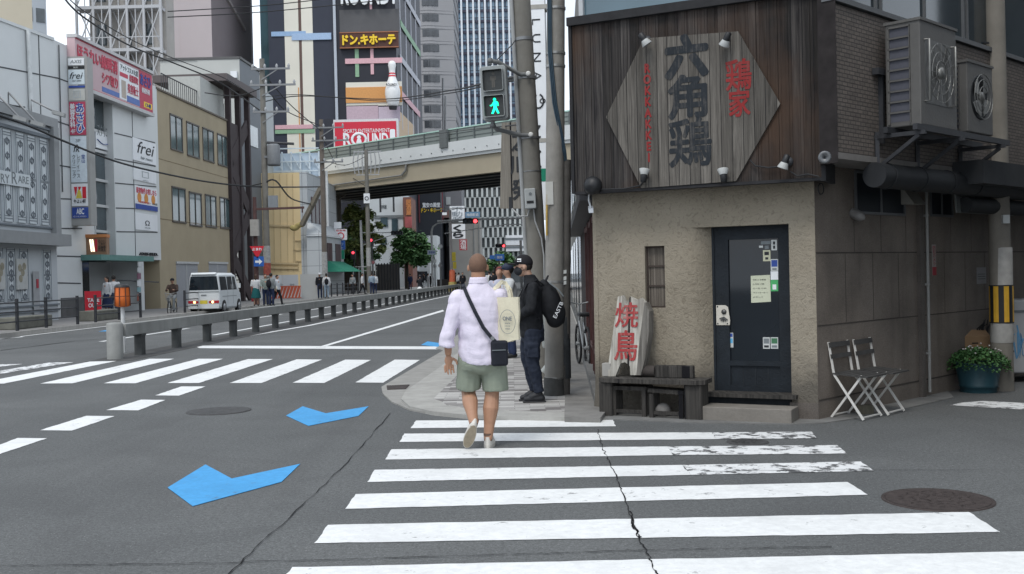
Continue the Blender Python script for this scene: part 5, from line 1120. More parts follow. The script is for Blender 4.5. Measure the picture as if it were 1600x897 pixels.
# red takeaway stand
tp = D(144, 480, 41.5); TF = Fr((D(133, 480, 41.5).x, 41.5), (D(154, 480, 41.5).x, 41.8)); tz = lambda y: D(144, y, 41.5).z
ts = thing('takeaway_sign', 'red free standing sign reading take out by the panelled block entrance', 'sign', (tp.x, 41.5, .14))
m = MB(); m.fbox(TF, 0, TF.L, tz(490), tz(455), -.12, 0); m.build('panel', SIGNR, ts)
m = MB(); m.fbox(TF, -.02, TF.L + .02, .14, tz(490), -.2, .02); m.build('base', BLACK, ts)
m = MB(); letter(m, 'TAKE', TF, TF.L * .14, TF.L * .88, tz(472), tz(466), .003, .01, fat=.03); letter(m, 'OUT', TF, TF.L * .2, TF.L * .78, tz(480.5), tz(474), .003, .01, fat=.03); m.build('lettering', SIGNW, ts)
# --- low shop at the far left with ornate printed hoarding
OS = LF_.off(.9)
os_ = thing('ornate_shopfront', 'low grey shopfront printed with ornate pilasters at the left edge', 'building', tuple(OS.P(14, 0, -3)))
e0 = OS.px(-160, 300)[0]; e1 = OS.px(86, 300)[0]
zt_ = OS.px(82, 200)[1]; zmid = OS.px(86, 367)[1]
m = MB(); m.fbox(OS, e0, e1, 0, zt_, -7, 0); m.build('wall', plain('shop_grey', (.44, .47, .49), .6, .06, 1), os_)
FRM = plain('hoarding_frame', (.24, .25, .255), .5, .08, 3)
m = MB(); m.fbox(OS, e0, e1 + .1, zt_, zt_ + .35, -7, .15); m.fbox(OS, e1 - .42, e1, zmid + .01, zt_, .001, .22); m.fbox(OS, e0, e1 + .12, zmid - .45, zmid, .001, .55); m.build('frame', FRM, os_)
ORN = plain('ornament_ink', (.15, .17, .19), .7, .25, 9); ORW = plain('ornament_pale', (.55, .59, .61), .7, .06)
def pilaster(x, z0, z1, wd):
    m = MB(); m.fbox(OS, x, x + wd, z0, z1, .001, .05); p_ = m.build('pilaster', ORW, os_)
    m = MB(); T = .025
    for (a, b, c, d) in ((.0, .06, 0, 1), (.94, 1, 0, 1), (.18, .24, .08, .46), (.76, .82, .08, .46), (.18, .24, .52, .90), (.76, .82, .52, .90)): m.fbox(OS, x + wd * a, x + wd * b, z0 + (z1 - z0) * c, z0 + (z1 - z0) * d, .051, .06)
    for v in (.03, .06, .49, .505, .94, .97): m.fbox(OS, x + wd * .02, x + wd * .98, z0 + (z1 - z0) * v, z0 + (z1 - z0) * v + T, .0612, .068)
    for v in (.10, .27, .45, .55, .72, .88):
        zc_ = z0 + (z1 - z0) * v
        m.tube([OS.P(x + wd * (.5 + .2 * math.cos(R(a))), zc_ + .10 * math.sin(R(a)), .06) for a in range(0, 361, 40)], .02, 5)
        m.tube([OS.P(x + wd * .5, zc_ + .1 * s_, .06) for s_ in (-1.4, 1.4)], .022, 5)
    m.build('ornament', ORN, p_)
x = e1 - 1.25
k = 0
while x > e0 + .5:
    pilaster(x, zmid + .35, zt_ - .55, .62)
    if k not in (1,): pilaster(x + .05, .9, zmid - .6, .60)
    x -= .82 if k % 2 else .92; k += 1
m = MB(); m.fbox(OS, e0, e1 - .43, zt_ - .48, zt_ - .36, .001, .09); m.fbox(OS, e0, e1 - .43, zt_ - .16, zt_ - .09, .001, .10); m.fbox(OS, e0, e1 - .43, zmid + .22, zmid + .28, .001, .09); m.fbox(OS, e0, e1, .72, .78, .001, .07); m.fbox(OS, e0, e1, .50, .54, .001, .07); m.build('mouldings', ORN, os_)
r_ = OS.rect(-20, 262, 47, 294, .1); m = MB(); m.fbox(OS, r_[0], r_[1], r_[2], r_[3], .07, .12); nb_ = m.build('name_band', ORW, os_)
m = MB(); lpx(m, 'RY', OS, 1, 271, 15, 287, .122); lpx(m, 'R', OS, 18, 268, 27, 288, .122); lpx(m, 'ARE', OS, 28, 274, 45, 288, .122); m.build('lettering', GRY, nb_)
for (x0, x1) in ((-8, 8), (25, 43)):
    r_ = OS.rect(x0, 404, x1, 452, .1); m = MB(); m.fbox(OS, *r_, .07, .12); po = m.build('poster', plain('poster_grey', (.42, .43, .42), .6), os_)
    m = MB()
    for a, b in ((.3, .7), (.55, .55), (.35, .35), (.7, .75)): m.lathe(OS.P(r_[0] + (r_[1] - r_[0]) * a, r_[2] + (r_[3] - r_[2]) * b, .121), [(.14, 0), (.12, .006)], 12, 0, OS.n)
    m.build('print', plain('poster_tan', (.26, .24, .18), .7, .4, 6), po)
r_ = OS.rect(57, 436, 60, 450, .08); m = MB(); m.fbox(OS, *r_, .07, .1); m.build('red_label', plain('label_red', (.35, .03, .05), .6), os_)
r_ = OS.rect(51, 424, 63, 500, .06); m = MB(); m.fbox(OS, r_[0], r_[1], .15, r_[3], .061, .066); m.build('door', plain('shop_door', (.30, .31, .32), .6), os_)
r_ = OS.rect(91, 381, 96, 424, .1)
# flood lamps on arms above the hoarding
for k, (xx_, yy_) in enumerate(((28, 186), (55, 194), (88, 178))):
    q, z = OS.px(xx_, yy_, .9); b = OS.P(q - .3, zt_ + .3, .1); e = OS.P(q, z, 1.0); t = thing('flood_lamp', ('flood lamp on a bent arm above the ornate shopfront, the leftmost of three', 'flood lamp on a bent arm above the ornate shopfront, the middle of three', 'flood lamp on a long arm above the ornate shopfront, the one nearest the sign column')[k], 'lamp', tuple(b), 'flood lamps over the ornate shopfront')
    m = MB(); m.tube([b, b + Vector((0, 0, .5)), e], .035, 6); m.build('arm', STEEL, t)
    m = MB(); m.obox(e, (1, .2, -.3), (-.2, 1, 0), (.3, 0, 1), .22, .16, .07); m.build('lamp_head', plain('flood_grey', (.30, .31, .31), .5), t)
# --- tan office block
tn = thing('tan_office', 'three storey tan rendered office block with paired sliding windows', 'building', tuple(LF_.P(40, 0, -5)))
a = LF_.px(247.5, 300)[0]; b = LF_.px(358, 300)[0]; zt2 = 11.45
TAN = plain('tan_render', (.360, .305, .212), .85, .08, .8, .3, 0, .25)
m = MB(); m.fbox(LF_, a + .03, b, .1, zt2, -14, -.05); m.build('wall', TAN, tn)
m = MB(); m.fbox(LF_, a + .03, b, zt2, zt2 + .1, -14, .02); m.build('coping', plain('tan_coping', (.12, .10, .08), .7), tn)
m = MB()
for y in (348, ): z = LF_.px(300, y)[1]; m.fbox(LF_, a + .03, b, z - .03, z + .01, -.06, -.04)
z = LF_.px(300, 262)[1]; m.fbox(LF_, a + .03, b, z - .02, z + .01, -.06, -.04); m.build('render_joint', plain('tan_joint', (.19, .145, .085), .9), tn)
for row in (((265, 178, 285, 235), (291, 190, 311, 243), (316, 199, 334, 251), (339, 208, 355, 258)), ((268, 292, 290, 346), (295, 300, 315, 351), (320, 304, 338, 354), (343, 308, 359, 357))):
    for (x0, y0, x1, y1) in row:
        r_ = LF_.rect(x0, y0, x1, y1, -.05); z1 = LF_.px((x0 + x1) / 2, (y0 + y0 + (8 if y0 < 250 else 4)) / 2, -.05)[1]; hgt = 1.85
        z0 = z1 - hgt
        m = MB(); m.fbox(LF_, r_[0], r_[1], z0, z1, -.10, -.045); wv = m.build('window', glass('office_glass', (.075, .115, .120), .1, .9, .3), tn)
        m = MB(); md_ = (r_[0] + r_[1]) / 2
        for q in (r_[0], md_, r_[1]): m.fbox(LF_, q - .035, q + .035, z0, z1, -.045, -.01)
        for zz in (z0, z1): m.fbox(LF_, r_[0] - .04, r_[1] + .04, zz - .04, zz + .04, -.044, .01)
        m.build('frame', plain('bronze_frame', (.085, .075, .065), .5), wv)
for (x0, x1) in ((275, 311), (326, 357)):
    r_ = LF_.rect(x0, 412, x1, 500, -.05); m = MB(); m.fbox(LF_, r_[0], r_[1], .14, r_[3], -.3, -.045); sh = m.build('shutter', plain('shutter_grey', (.28, .29, .31), .5, .05), tn)
    m = MB(); md_ = (r_[0] * .55 + r_[1] * .45); m.fbox(LF_, md_ - .04, md_ + .04, .14, r_[3], -.045, -.02); m.fbox(LF_, r_[0] - .05, r_[1] + .05, r_[3], r_[3] + .12, -.045, .02); m.build('frame', plain('shutter_frame', (.45, .46, .46), .5), sh)
# roof house and railing
y_ = 62.0
m = MB(); p0, p1 = D(263, 120, y_), D(320, 120, y_ + 1); m.box(p0.x, p1.x, y_, y_ + 5, zt2 + .11, p0.z); m.build('roof_house', plain('roof_white', (.42, .43, .41), .7, .08), tn)
m = MB(); rp = [LF_.P(LF_.px(270, 160)[0], 0, -.6), LF_.P(LF_.px(345, 180)[0], 0, -.6)]
for zz in (zt2 + .3, zt2 + 1.25): m.bar(rp[0] + Vector((0, 0, zz)), rp[1] + Vector((0, 0, zz)), .05)
for k in range(26): p = rp[0].lerp(rp[1], k / 25); m.bar(p + Vector((0, 0, zt2)), p + Vector((0, 0, zt2 + 1.25)), .03)
m.build('roof_railing', DSTEEL, tn)
# --- brown steel stair tower beside it
ST = plain('stair_brown', (.050, .038, .040), .7, .15, 2, .3)
s0 = LF_.px(358.5, 300)[0]; s1 = LF_.px(390, 300)[0]; sw = s1 - s0
sr = thing('stair_tower', 'dark brown steel outdoor staircase tower between the tan office and the yellow wall', 'stairs', tuple(LF_.P(s0 + 2, .14, -1.5)))
ztw = LF_.px(382, 150)[1]
for q, o in ((.15, 0), (sw * .5, 0), (sw - .15, 0), (.15, -3), (sw - .15, -3)): m = MB(); m.fbox(LF_, s0 + q - .16, s0 + q + .16, .14, ztw, o - .16, o + .16); m.build('column', ST, sr)
m = MB(); m.fbox(LF_, s0 - 1.8, s1 + .2, ztw, ztw + .45, -4, .6); m.build('roof_slab', plain('stair_roof', (.10, .085, .085), .7, .1), sr)
for k in range(4):
    z = .3 + k * 2.9; f = 1 if k % 2 else -1
    m = MB(); qa, qb = (s0 + .3, s1 - .3)[::f]; m.bar(LF_.P(qa, z, .02), LF_.P(qb, z + 2.7, .02), .9, .12, LF_.n); m.bar(LF_.P(qa, z, -1.4), LF_.P(qb, z + 2.7, -1.4), .5, .12, LF_.n); m.build('stringer', ST, sr)
    m = MB()
    for j in range(10): u = (j + .5) / 10; c_ = LF_.P(qa + (qb - qa) * u, z + 2.7 * u, -.7); m.obox(c_, LF_.u, LF_.n, (0, 0, 1), .22, .68, .03)
    m.build('treads', ST, sr)
    m = MB()
    for j in range(14): u = (j + .5) / 14; c_ = LF_.P(qa + (qb - qa) * u, z + 2.7 * u + .4, -1.45); m.bar(c_, c_ + Vector((0, 0, 1.2)), .05)
    m.build('balusters', plain('rail_white', (.5, .5, .48), .5), sr)
m = MB(); m.fbox(LF_, s0, s1, .14, 3.2, -3.2, -2.9); m.fbox(LF_, s0 + .35, s1 - sw * .45, 3.4, ztw - 2.2, -.1, .05); m.build('cladding', ST, sr)
# --- fence railings along the far kerb
def railing(posts, label):
    t = thing('railing', label, 'railing', (sl(-16.5, posts[0]), posts[0], .14), 'dark railings along the far kerb')
    for y in posts: m = MB(); m.tube([(sl(-16.5, y), y, .14), (sl(-16.5, y), y, 1.12)], .055, 8); m.build('post', DSTEEL, t)
    for z in (.42, .72, 1.0): m = MB(); m.tube([(sl(-16.5, posts[0]), posts[0], z), (sl(-16.5, posts[-1]), posts[-1], z)], .024, 6); m.build('rail', DSTEEL, t)
railing([26.1, 28.0, 29.9, 31.9, 33.7, 35.9], 'dark kerb railing in front of the ornate shopfront')
railing([37.3, 39.3, 41.3], 'short dark kerb railing in front of the takeaway entrance')
railing([46.2, 48.2], 'short dark kerb railing beside the rear of the white van')
railing([76, 78, 80, 82, 84, 86], 'dark kerb railing near the green awning')
for (y, l) in ((32.6, 'low concrete planter block behind the kerb railing of the ornate shopfront'), (38.4, 'low concrete planter block behind the railing by the takeaway sign')):
    m = MB(); m.box(sl(-17.6, y), sl(-16.9, y), y, y + 2.6, .14, .52); tag(m.build('planter_block', plain('block_mossy', (.14, .14, .12), .95, .3, 3), bevel=.03), l, 'planter')
# --- yellow building with white corner
YB = 85.0; yb = thing('yellow_building', 'pale yellow windowless building with a white tiled street corner', 'building', (-19, YB, 0))
P_ = lambda x, y, d=YB: D(x, y, d)
xl, xc, xr = P_(372, 300).x, P_(468.5, 300).x, P_(480, 300).x; zty = P_(440, 270).z; YFr = Fr((xl, YB), (xr, YB))
YEL_ = plain('yellow_render', (.66, .52, .30), .8, .05, .6, .3, 0, .12)
m = MB(); m.box(xl - 6, xc, YB, YB + 14, 0, zty); m.build('yellow_wall', YEL_, yb)
WT = brick('white_wall_panels', (.46, .49, .51), (.43, .46, .48), (.25, .27, .29), 2.4, 1.25, .03, .0, .5, 2, .1, .1)
YS = Fr((xr, YB), (xr + S * 8, YB + 8)); m = MB(); m.box(xc + .002, xr, YB - .01, YB + 14, 0, zty + .02); m.fbox(YS, .0, 8, 0, zty, -1, .001); m.build('white_corner', WT, yb)
m = MB()
for x in (399, 416, 427, 437, 448, 457): m.bar(P_(x, 272, YB - .02), P_(x + 2, 425, YB - .02), .05)
for y in (352, 411, 418): m.bar(P_(385, y, YB - .05), P_(466, y + 1, YB - .05), .16)
for y in (376, 391, 408): m.bar(P_(458, y, YB - .04), P_(470, y, YB - .04), .08)
m.bar(P_(459, 350, YB - .04), P_(461, 420, YB - .04), .08); m.build('render_ribs', plain('yellow_rib', (.52, .41, .24), .8), yb)
for (x0, x1, y0, y1) in ((486, 504, 298, 334), (497, 503, 357, 388), (509, 517, 360, 389)):
    pass
for (y0, y1, z0, z1) in ((1.2, 6.8, 5.3, 7.6), (1.4, 3.0, 2.3, 3.8), (4.6, 6.4, 2.3, 3.8)):
    m = MB(); m.fbox(YS, y0, y1, z0 + .6, z1 + .6, .002, .04 if z0 > 4 else 1.24); wv = m.build('window', plain('grille_glass', (.030, .026, .030), .3, .3, 3), yb)
    m = MB(); oo = .045 if z0 > 4 else 1.245
    for k in range(5): q = y0 + (y1 - y0) * k / 4; m.fbox(YS, q - .04, q + .04, z0 + .6, z1 + .6, oo, oo + .03)
    m.build('bars', plain('maroon_frame', (.10, .035, .035), .5), wv)
m = MB(); m.fbox(YS, -.6, 8, 0, 4.9, .003, 1.2); m.hexa([YS.P(-.7, 4.9, 1.35), YS.P(8.1, 4.9, 1.35), YS.P(8.1, 4.9, .002), YS.P(-.7, 4.9, .002), YS.P(-.2, 6.0, .25), YS.P(7.8, 6.0, .25), YS.P(7.8, 6.0, .002), YS.P(-.2, 6.0, .002)]); m.build('street_wing', WT, yb)
AWN = plain('awning_green', (.02, .20, .13), .7, .08, 2)
m = MB(); m.hexa([YS.P(1, 2.0, 2.9), YS.P(7.5, 2.0, 2.9), YS.P(7.5, 2.0, 1.25), YS.P(1, 2.0, 1.25), YS.P(1.3, 2.9, 1.3), YS.P(7.2, 2.9, 1.3), YS.P(7.2, 2.9, 1.25), YS.P(1.3, 2.9, 1.25)]); m.build('awning', AWN, yb)
# roof screen of pale blue panels on a light frame
rs_ = thing('roof_screen', 'pale blue lattice screen of panels standing on the yellow building roof', 'screen', (xl + 4, YB + 3, zty))
m = MB(); z1 = P_(440, 240, YB + 4).z; xa_, xb_ = P_(384, 250, YB + 4).x, P_(499, 250, YB + 4).x
m.box(xa_, xb_, YB + 4, YB + 4.1, zty + .03, z1); m.build('sheet', plain('screen_blue', (.50, .60, .70), .6, .06, .4), rs_)
m = MB()
for k in range(9): x = xa_ + (xb_ - xa_) * k / 8; m.bar((x, YB + 3.8, zty + .03), (x, YB + 3.8, z1 + .1), .12)
for z in (zty + .5, zty + 1.3, zty + 2.4): m.bar((xa_, YB + 3.75, z), (xb_, YB + 3.75, z), .10)
for k in range(8): x = xa_ + (xb_ - xa_) * k / 8; m.bar((x, YB + 3.7, z1), (x + (xb_ - xa_) / 8, YB + 3.7, zty + .6), .05)
m.build('frame', plain('screen_frame', (.56, .64, .70), .5), rs_)
# hanging tarpaulin bundle and its slanting chute
m = MB(); m.bar(P_(472, 352, YB - 1.0), P_(502, 292, 83.2), .35, .3); m.bar(P_(469, 351, YB - 1.0), P_(498, 294, 83.2), .12)
tag(m.build('chute', plain('chute_wood', (.16, .145, .115), .9, .2, 3)), 'slanting timber brace from the pole down to the yellow wall', 'brace')
m = MB()
for k in range(9): m.ell(P_(457 + k * 2.1, 357 - k * 1.0 + random.uniform(-2, 2), YB - .9), (.25, .2, .22))
tag(fuse(m, .08, 3).build('tarpaulin', plain('tarp_yellow', (.33, .27, .11), .9, .3, 3)), 'bundled yellow tarpaulin wrapped on the white corner of the yellow wall', 'tarpaulin')
# building site hoarding
hs = thing('site_hoarding', 'white temporary site hoarding in front of the yellow wall', 'hoarding', (-19, 76, .14)); HD = 74.0; HDF = Fr((P_(392, 440, HD).x, HD), (P_(466, 440, HD).x, HD)); WH = plain('hoarding_white', (.58, .59, .60), .6, .05, .7)
for k in range(3): m = MB(); m.fbox(HDF, HDF.L * k / 3 + .01, HDF.L * (k + 1) / 3 - .01, .14, P_(430, 430, HD).z, -.06, 0); m.build('panel', WH, hs)
m = MB(); lpx(m, '一施工中一', HDF, 434, 443, 443, 447, .005); lpx(m, '安全', HDF, 453, 443, 460, 447, .005); m.build('lettering', GRY, hs)
m = MB(); a_, b_ = P_(470, 475, 71.5), P_(497, 428, 71.5); m.box(a_.x, b_.x, 71.5, 73.2, .14, b_.z); tag(m.build('site_gate', plain('gate_white', (.48, .49, .48), .6, .06, .7)), 'tall plain white site gate box beside the striped barrier', 'gate')
t = thing('striped_barrier', 'low orange and white diagonally striped barrier at the building site', 'barrier', (P_(455, 470, 71).x, 71, .14)); BFr = Fr((P_(424, 465, 71).x, 71), (P_(471, 465, 71).x, 71)); L1 = BFr.L
m = MB(); m.fbox(BFr, 0, L1, .22, 1.02, -.05, 0); m.build('board', WH, t)
m = MB()
for k in range(9): q = L1 * k / 9; m.prism(BFr, [(q, .25), (q + .14, .25), (min(q + .42, L1), .99), (q + .22, .99)], .001, .012)
m.fbox(BFr, 0, L1, .99, 1.04, .001, .012); m.fbox(BFr, 0, L1, .2, .25, .001, .012); m.build('stripes', plain('barrier_orange', (.48, .10, .05), .6, .1), t)
m = MB(); m.box(P_(393, 470, 66).x, P_(400, 470, 66).x, 66, 66.4, .14, 1.3); tag(m.build('red_vending', plain('red_box', (.34, .03, .04), .5)), 'small red box beside the stair tower foot', 'box')
# signs at the corner of the yellow building
kd = 92.0
def board(x0, y0, x1, y1, d, mat, label, items=(), th=.25, name='shop_sign', pole=True):
    t = thing(name, label, 'sign', tuple(D((x0 + x1) / 2, y1, d))); f = Fr((D(x0, y1, d).x, d), (D(x1, y1, d).x, d)); z0, z1 = D((x0 + x1) / 2, y1, d).z, D((x0 + x1) / 2, y0, d).z
    m = MB(); m.fbox(f, 0, f.L, z0, z1, -th, 0); m.build('panel', mat, t)
    for body, a, b, c, e, mm, kw in items:
        m = MB(); letter(m, body, f, f.L * a, f.L * b, z0 + (z1 - z0) * c, z0 + (z1 - z0) * e, .005, .02, **kw); m.build('lettering', mm, t)
    return t, f, z0, z1
t, f, z0, z1 = board(523, 358, 542, 375, kd, SIGNW, 'white sign with a red heading and ringed emblem by the green awning', [('駐車場', .15, .9, .80, .95, SIGNR, {})])
m = MB(); m.tube([f.P(f.L * .5 + .28 * math.cos(R(a)), z0 + (z1 - z0) * .38 + .28 * math.sin(R(a)), .02) for a in range(0, 361, 30)], .05, 5); m.build('ring', SIGNR, t)
board(523, 376, 539, 390, kd, SIGNB, 'blue shop sign between the white and green signs by the awning', [('セルフ', .15, .85, .45, .75, SIGNW, {}), ('OPEN', .2, .8, .1, .25, SIGNW, {})])
board(521, 391, 538, 405, kd, SIGNG, 'green shop sign at the bottom of the corner stack', [('三井', .25, .75, .3, .6, SIGNW, {})])
board(522, 347, 533, 357, kd, SIGNW, 'blank white sign box at the top of the corner stack')
# ================================================================ THE CITY BEYOND
def fr_at(x0, x1, d, d2=None):
    d2 = d2 or d; return Fr((D(x0, 430, d).x, d), (D(x1, 430, d2).x, d2))
def zat(y, d, x=600): return D(x, y, d).z
# grey and white block behind the tan office
f = fr_at(259, 383, 80); gb = thing('grey_block', 'pale fronted block with slate grey side wall rising behind the tan office', 'building', tuple(f.P(5, 0, 0))); zt = zat(92, 80, 383)
side = Fr(xy(f.P(f.L, 0)), (f.P(f.L, 0).x + S * 9, 89.0))
m = MB(); m.fbox(f, 0, f.L - .01, 0, zt, -9, 0); m.fbox(f, f.L - 3.2, f.L - .005, 0, zt - .01, .001, .05); m.build('front_wall', plain('pale_render', (.46, .47, .45), .8, .07, .4, .3, 0, .3), gb)
m = MB(); m.fbox(side, .02, 5.2, 0, zt - .02, -.6, .01); m.build('side_wall', plain('slate_cladding', (.135, .15, .165), .6, .08, .5), gb)
m = MB(); m.fbox(side, 5.2, 9.2, 0, zt - 1.3, -.6, .0); m.build('rear_wall', plain('pale_metal', (.36, .39, .40), .6, .08, .5), gb)
m = MB(); m.fbox(f, -.1, f.L, zt, zt + .18, -9, .1); m.fbox(side, 0, 5.3, zt, zt + .18, -.6, .1); m.build('coping', plain('coping_dark', (.10, .10, .10), .6), gb)
r_ = f.rect(361, 112, 371, 122, .1); m = MB(); m.fbox(f, *r_, .06, .3); m.build('vent_box', SIGNW, gb)
r_ = side.rect(391, 184, 403, 212); m = MB(); m.fbox(side, 1.6, 4.2, 13.0 - 1.0, 14.6 - 1.0, .011, .06); m.build('window', plain('pale_glass', (.42, .46, .47), .2, .2, 1, .8), gb)
# rose tower block
f = fr_at(232, 341, 124); rt_ = thing('rose_tower', 'tall windowless rose grey tower behind the scaffolded block', 'building', tuple(f.P(10, 0, 0)))
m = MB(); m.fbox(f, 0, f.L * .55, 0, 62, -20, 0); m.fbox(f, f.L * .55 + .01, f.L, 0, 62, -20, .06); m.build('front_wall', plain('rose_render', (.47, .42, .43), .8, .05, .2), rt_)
f2 = Fr(xy(f.P(f.L + .01, 0)), (f.P(f.L, 0).x + S * 16, 140)); m = MB(); m.fbox(f2, .02, 16, 0, 62, -12, 0); m.build('side_wall', plain('rose_render_shaded', (.235, .205, .215), .8, .07, .3), rt_)  # shaded face of the tower: its shade is put into a darker rose
m = MB(); m.bar(f2.P(0.2, 38, .05), f2.P(13, 34, .05), .4); m.build('pale_streak', plain('streak', (.34, .31, .31), .8), rt_)
# scaffolded tower
f = fr_at(141, 262, 100); st = thing('scaffolded_block', 'beige tower block wrapped in pale steel scaffold galleries', 'building', tuple(f.P(4, 0, -3)))
m = MB(); m.fbox(f, 0, f.L, 0, 44, -4, -1.6); m.build('wall', plain('scaffold_wall', (.36, .345, .325), .8, .12, .5), st)
m = MB()
for k in range(3): m.tube([f.P(3.4 + k * 1.6, 0, -1.4), f.P(3.4 + k * 1.6, 44, -1.4)], .5, 10)
m.build('flues', plain('flue_grey', (.40, .38, .36), .7), st)
m = MB()
for k in range(5):
    for j in range(3): m.fbox(f, .6 + j * 2.4, 1.6 + j * 2.4, 16 + k * 4.2, 18 + k * 4.2, -1.6, -1.55)
m.build('windows', WGL, st)['kind'] = 'stuff'
m = MB(); zs = [15.5 + 4.05 * k for k in range(8)]
for z in zs:
    for o in (0, -1.3): m.bar(f.P(-.6, z, o), f.P(f.L, z, o), .22, .3)
    m.fbox(f, -.6, f.L, z - .2, z - .16, -1.3, 0)
    m.bar(f.P(-.6, z + 1.2, .02), f.P(f.L, z + 1.2, .02), .09)
for q in [-.6 + k * (f.L + .6) / 5 for k in range(6)]: m.bar(f.P(q, 12, .02), f.P(q, 46, .02), .20)
for k in range(7):
    for j in range(5):
        a = -.6 + j * (f.L + .6) / 5; b = a + (f.L + .6) / 5
        m.bar(f.P(a, zs[k], .05), f.P(b, zs[k + 1], .05), .09); m.bar(f.P(b, zs[k], -.6), f.P(a, zs[k + 1], -.6), .09); m.bar(f.P((a + b) / 2, zs[k], .03), f.P((a + b) / 2, zs[k + 1], .03), .08)
m.build('scaffold', plain('scaffold_steel', (.42, .43, .45), .5, .08), st)
# cream tower and blue white flats at the top left
f = fr_at(-120, 62, 90, 95); ct = MB(); ct.fbox(f, 0, f.L, 0, 40, -10, 0); tag(ct.build('cream_tower', plain('cream_render', (.52, .47, .37), .8, .05, .3)), 'plain cream tower wall above the panelled block at the top left', 'building')
f = fr_at(50, 84, 128, 129.5); bt = thing('flats_tower', 'slim pale blue apartment tower beside the cream tower', 'building', tuple(f.P(2, 0, 0))); m = MB(); m.fbox(f, -4, f.L, 0, 52, -12, 0); m.build('wall', plain('flats_white', (.50, .55, .60), .6, .05, .4), bt)
for k in range(8):
    z = 24 + k * 3.2
    for a, b in ((.2, 1.2), (1.6, 2.5)): m = MB(); m.fbox(f, f.L - b, f.L - a, z, z + 1.7, .001, .08); m.build('window', WGL, bt)
# dark leisure building with signs
RD = 130.0; f = fr_at(418, 628, RD); lb = thing('leisure_building', 'tall dark leisure building with cream stripes, colour bars and large signs', 'building', tuple(f.P(f.L / 2, 0, 0))); zl = lambda y: zat(y, RD, 560)
NAVY = plain('navy_cladding', (.030, .036, .056), .6, .12, .3); NAVY2 = plain('black_cladding', (.020, .022, .032), .6, .12, .3)
P0 = lambda x: f.px(x, 120)[0]
qm = P0(524); m = MB(); m.fbox(f, P0(421), qm, 0, 50, -20, 0); m.build('striped_wall', NAVY, lb); m = MB(); m.fbox(f, qm, f.L - .02, 0, 50, -20, .3); m.build('sign_wall', NAVY2, lb)
m = MB(); m.fbox(f, P0(407), P0(421) - .02, 0, 50, -20, -.6); m.build('glazed_strip', glass('teal_glass', (.030, .065, .080), .1, .9, .5, .3), lb)
def fld(x0, y0, x1, y1, mat, o=.06, name='colour_bar', base=0):
    r_ = f.rect(x0, y0, x1, y1); m = MB(); m.fbox(f, *r_, base + .001, base + o); return m.build(name, mat, lb), r_
CREAM = plain('cream_stripe', (.70, .68, .60), .7, .05, .3); BBAR = plain('blue_bar', (.28, .42, .62), .6); PKB = plain('pink_bar', (.62, .38, .42), .6); GNB = plain('green_bar', (.24, .40, .26), .6); ORB = plain('orange_bar', (.62, .30, .10), .6); LIL = plain('lilac_panel', (.50, .38, .44), .6)
m = MB(); m.fbox(f, P0(446.5), P0(468.5), 0, 50, .001, .06); m.build('cream_stripe', CREAM, lb); m = MB(); m.fbox(f, P0(473), P0(490.5), 0, 50, .001, .06); m.build('cream_stripe', CREAM, lb)
m = MB(); m.fbox(f, P0(468.5) + .01, P0(473) - .01, 0, 50, .001, .05); m.build('brown_stripe', plain('brown_stripe', (.12, .075, .065), .7), lb)
fld(424, 50, 478, 56, BBAR, .12); fld(456, 53, 518, 62, plain('blue_bar_deep', (.34, .47, .66), .6), .18); fld(466, 137, 470, 240, ORB, .13); fld(430, 196, 492, 202, PKB, .14); fld(430, 202.5, 492, 208, GNB, .14)
m = MB(); m.fbox(f, qm - .02, qm + .3, 20, 50, .301, .5); m.build('white_edge', plain('edge_pale', (.42, .46, .52), .5), lb)
fld(531, 17, 625, 52, plain('grey_panel', (.085, .085, .090), .6, .15, .4), .12, 'blank_panel', .3)
s_, r_ = fld(532, 53, 624, 76, plain('maroon_board', (.075, .028, .020), .6), .5, 'shop_sign', .3)
m = MB(); letter(m, 'ドン.キホーテ', f, r_[0] + .35, r_[1] - .35, r_[2] + .35, r_[3] - .35, .81, .2, fat=.05); m.build('lettering', SIGNY, s_)
m = MB()
for z in (r_[2], r_[3] - .12): m.fbox(f, r_[0], r_[1], z, z + .12, .801, .86)
m.build('border', plain('copper', (.30, .12, .06), .5), s_)
fld(577, -40, 582, 17, PKB, .1, 'colour_bar', .3); fld(555, 76, 562, 121, GNB, .1, 'colour_bar', .3); fld(579, 76, 585, 117, PKB, .1, 'colour_bar', .3); fld(540, 93, 629, 99, PKB, .16, 'colour_bar', .3)
m = MB(); lpx(m, 'ROUND1', f, 532, -28, 617, 7, .9, th=.2, fat=.035); m.build('roof_lettering', SIGNW, lb)
fld(541, 130, 629, 165, CREAM, .10, 'panel', .3); fld(541, 138, 629, 160, ORB, .2, 'panel', .3); fld(542, 166, 592, 190, LIL, .1, 'panel', .3); fld(592, 168, 626, 190, plain('pale_lilac', (.52, .44, .52), .6), .2, 'panel', .3)
lb2 = Fr(xy(f.P(f.L, 0, .3)), (f.P(f.L, 0).x + S * 24, RD + 24)); m = MB(); m.fbox(lb2, .02, 24, 0, 50, -8, 0); m.build('side_wall', plain('side_cladding', (.060, .062, .075), .6, .1, .3), lb)
m = MB()
for q in (3, 8, 13, 18): m.fbox(lb2, q, q + .5, 20, 50, .001, .12)
m.build('pale_post', plain('pale_bars', (.45, .46, .50), .6), lb)
for k, z in enumerate((24, 28.5, 33, 37.5)): m = MB(); m.fbox(lb2, 1 + k, 20 + k, z, z + .8, .13, .2); m.build('colour_bar', (PKB, plain('pale_bars', (.45, .46, .50), .6), GNB, plain('pale_bars', (.45, .46, .50), .6))[k], lb)
m = MB(); m.fbox(lb2, .1, 14, 16, 22, .001, .1); m.build('panel', plain('peach_panel', (.52, .38, .24), .6), lb)
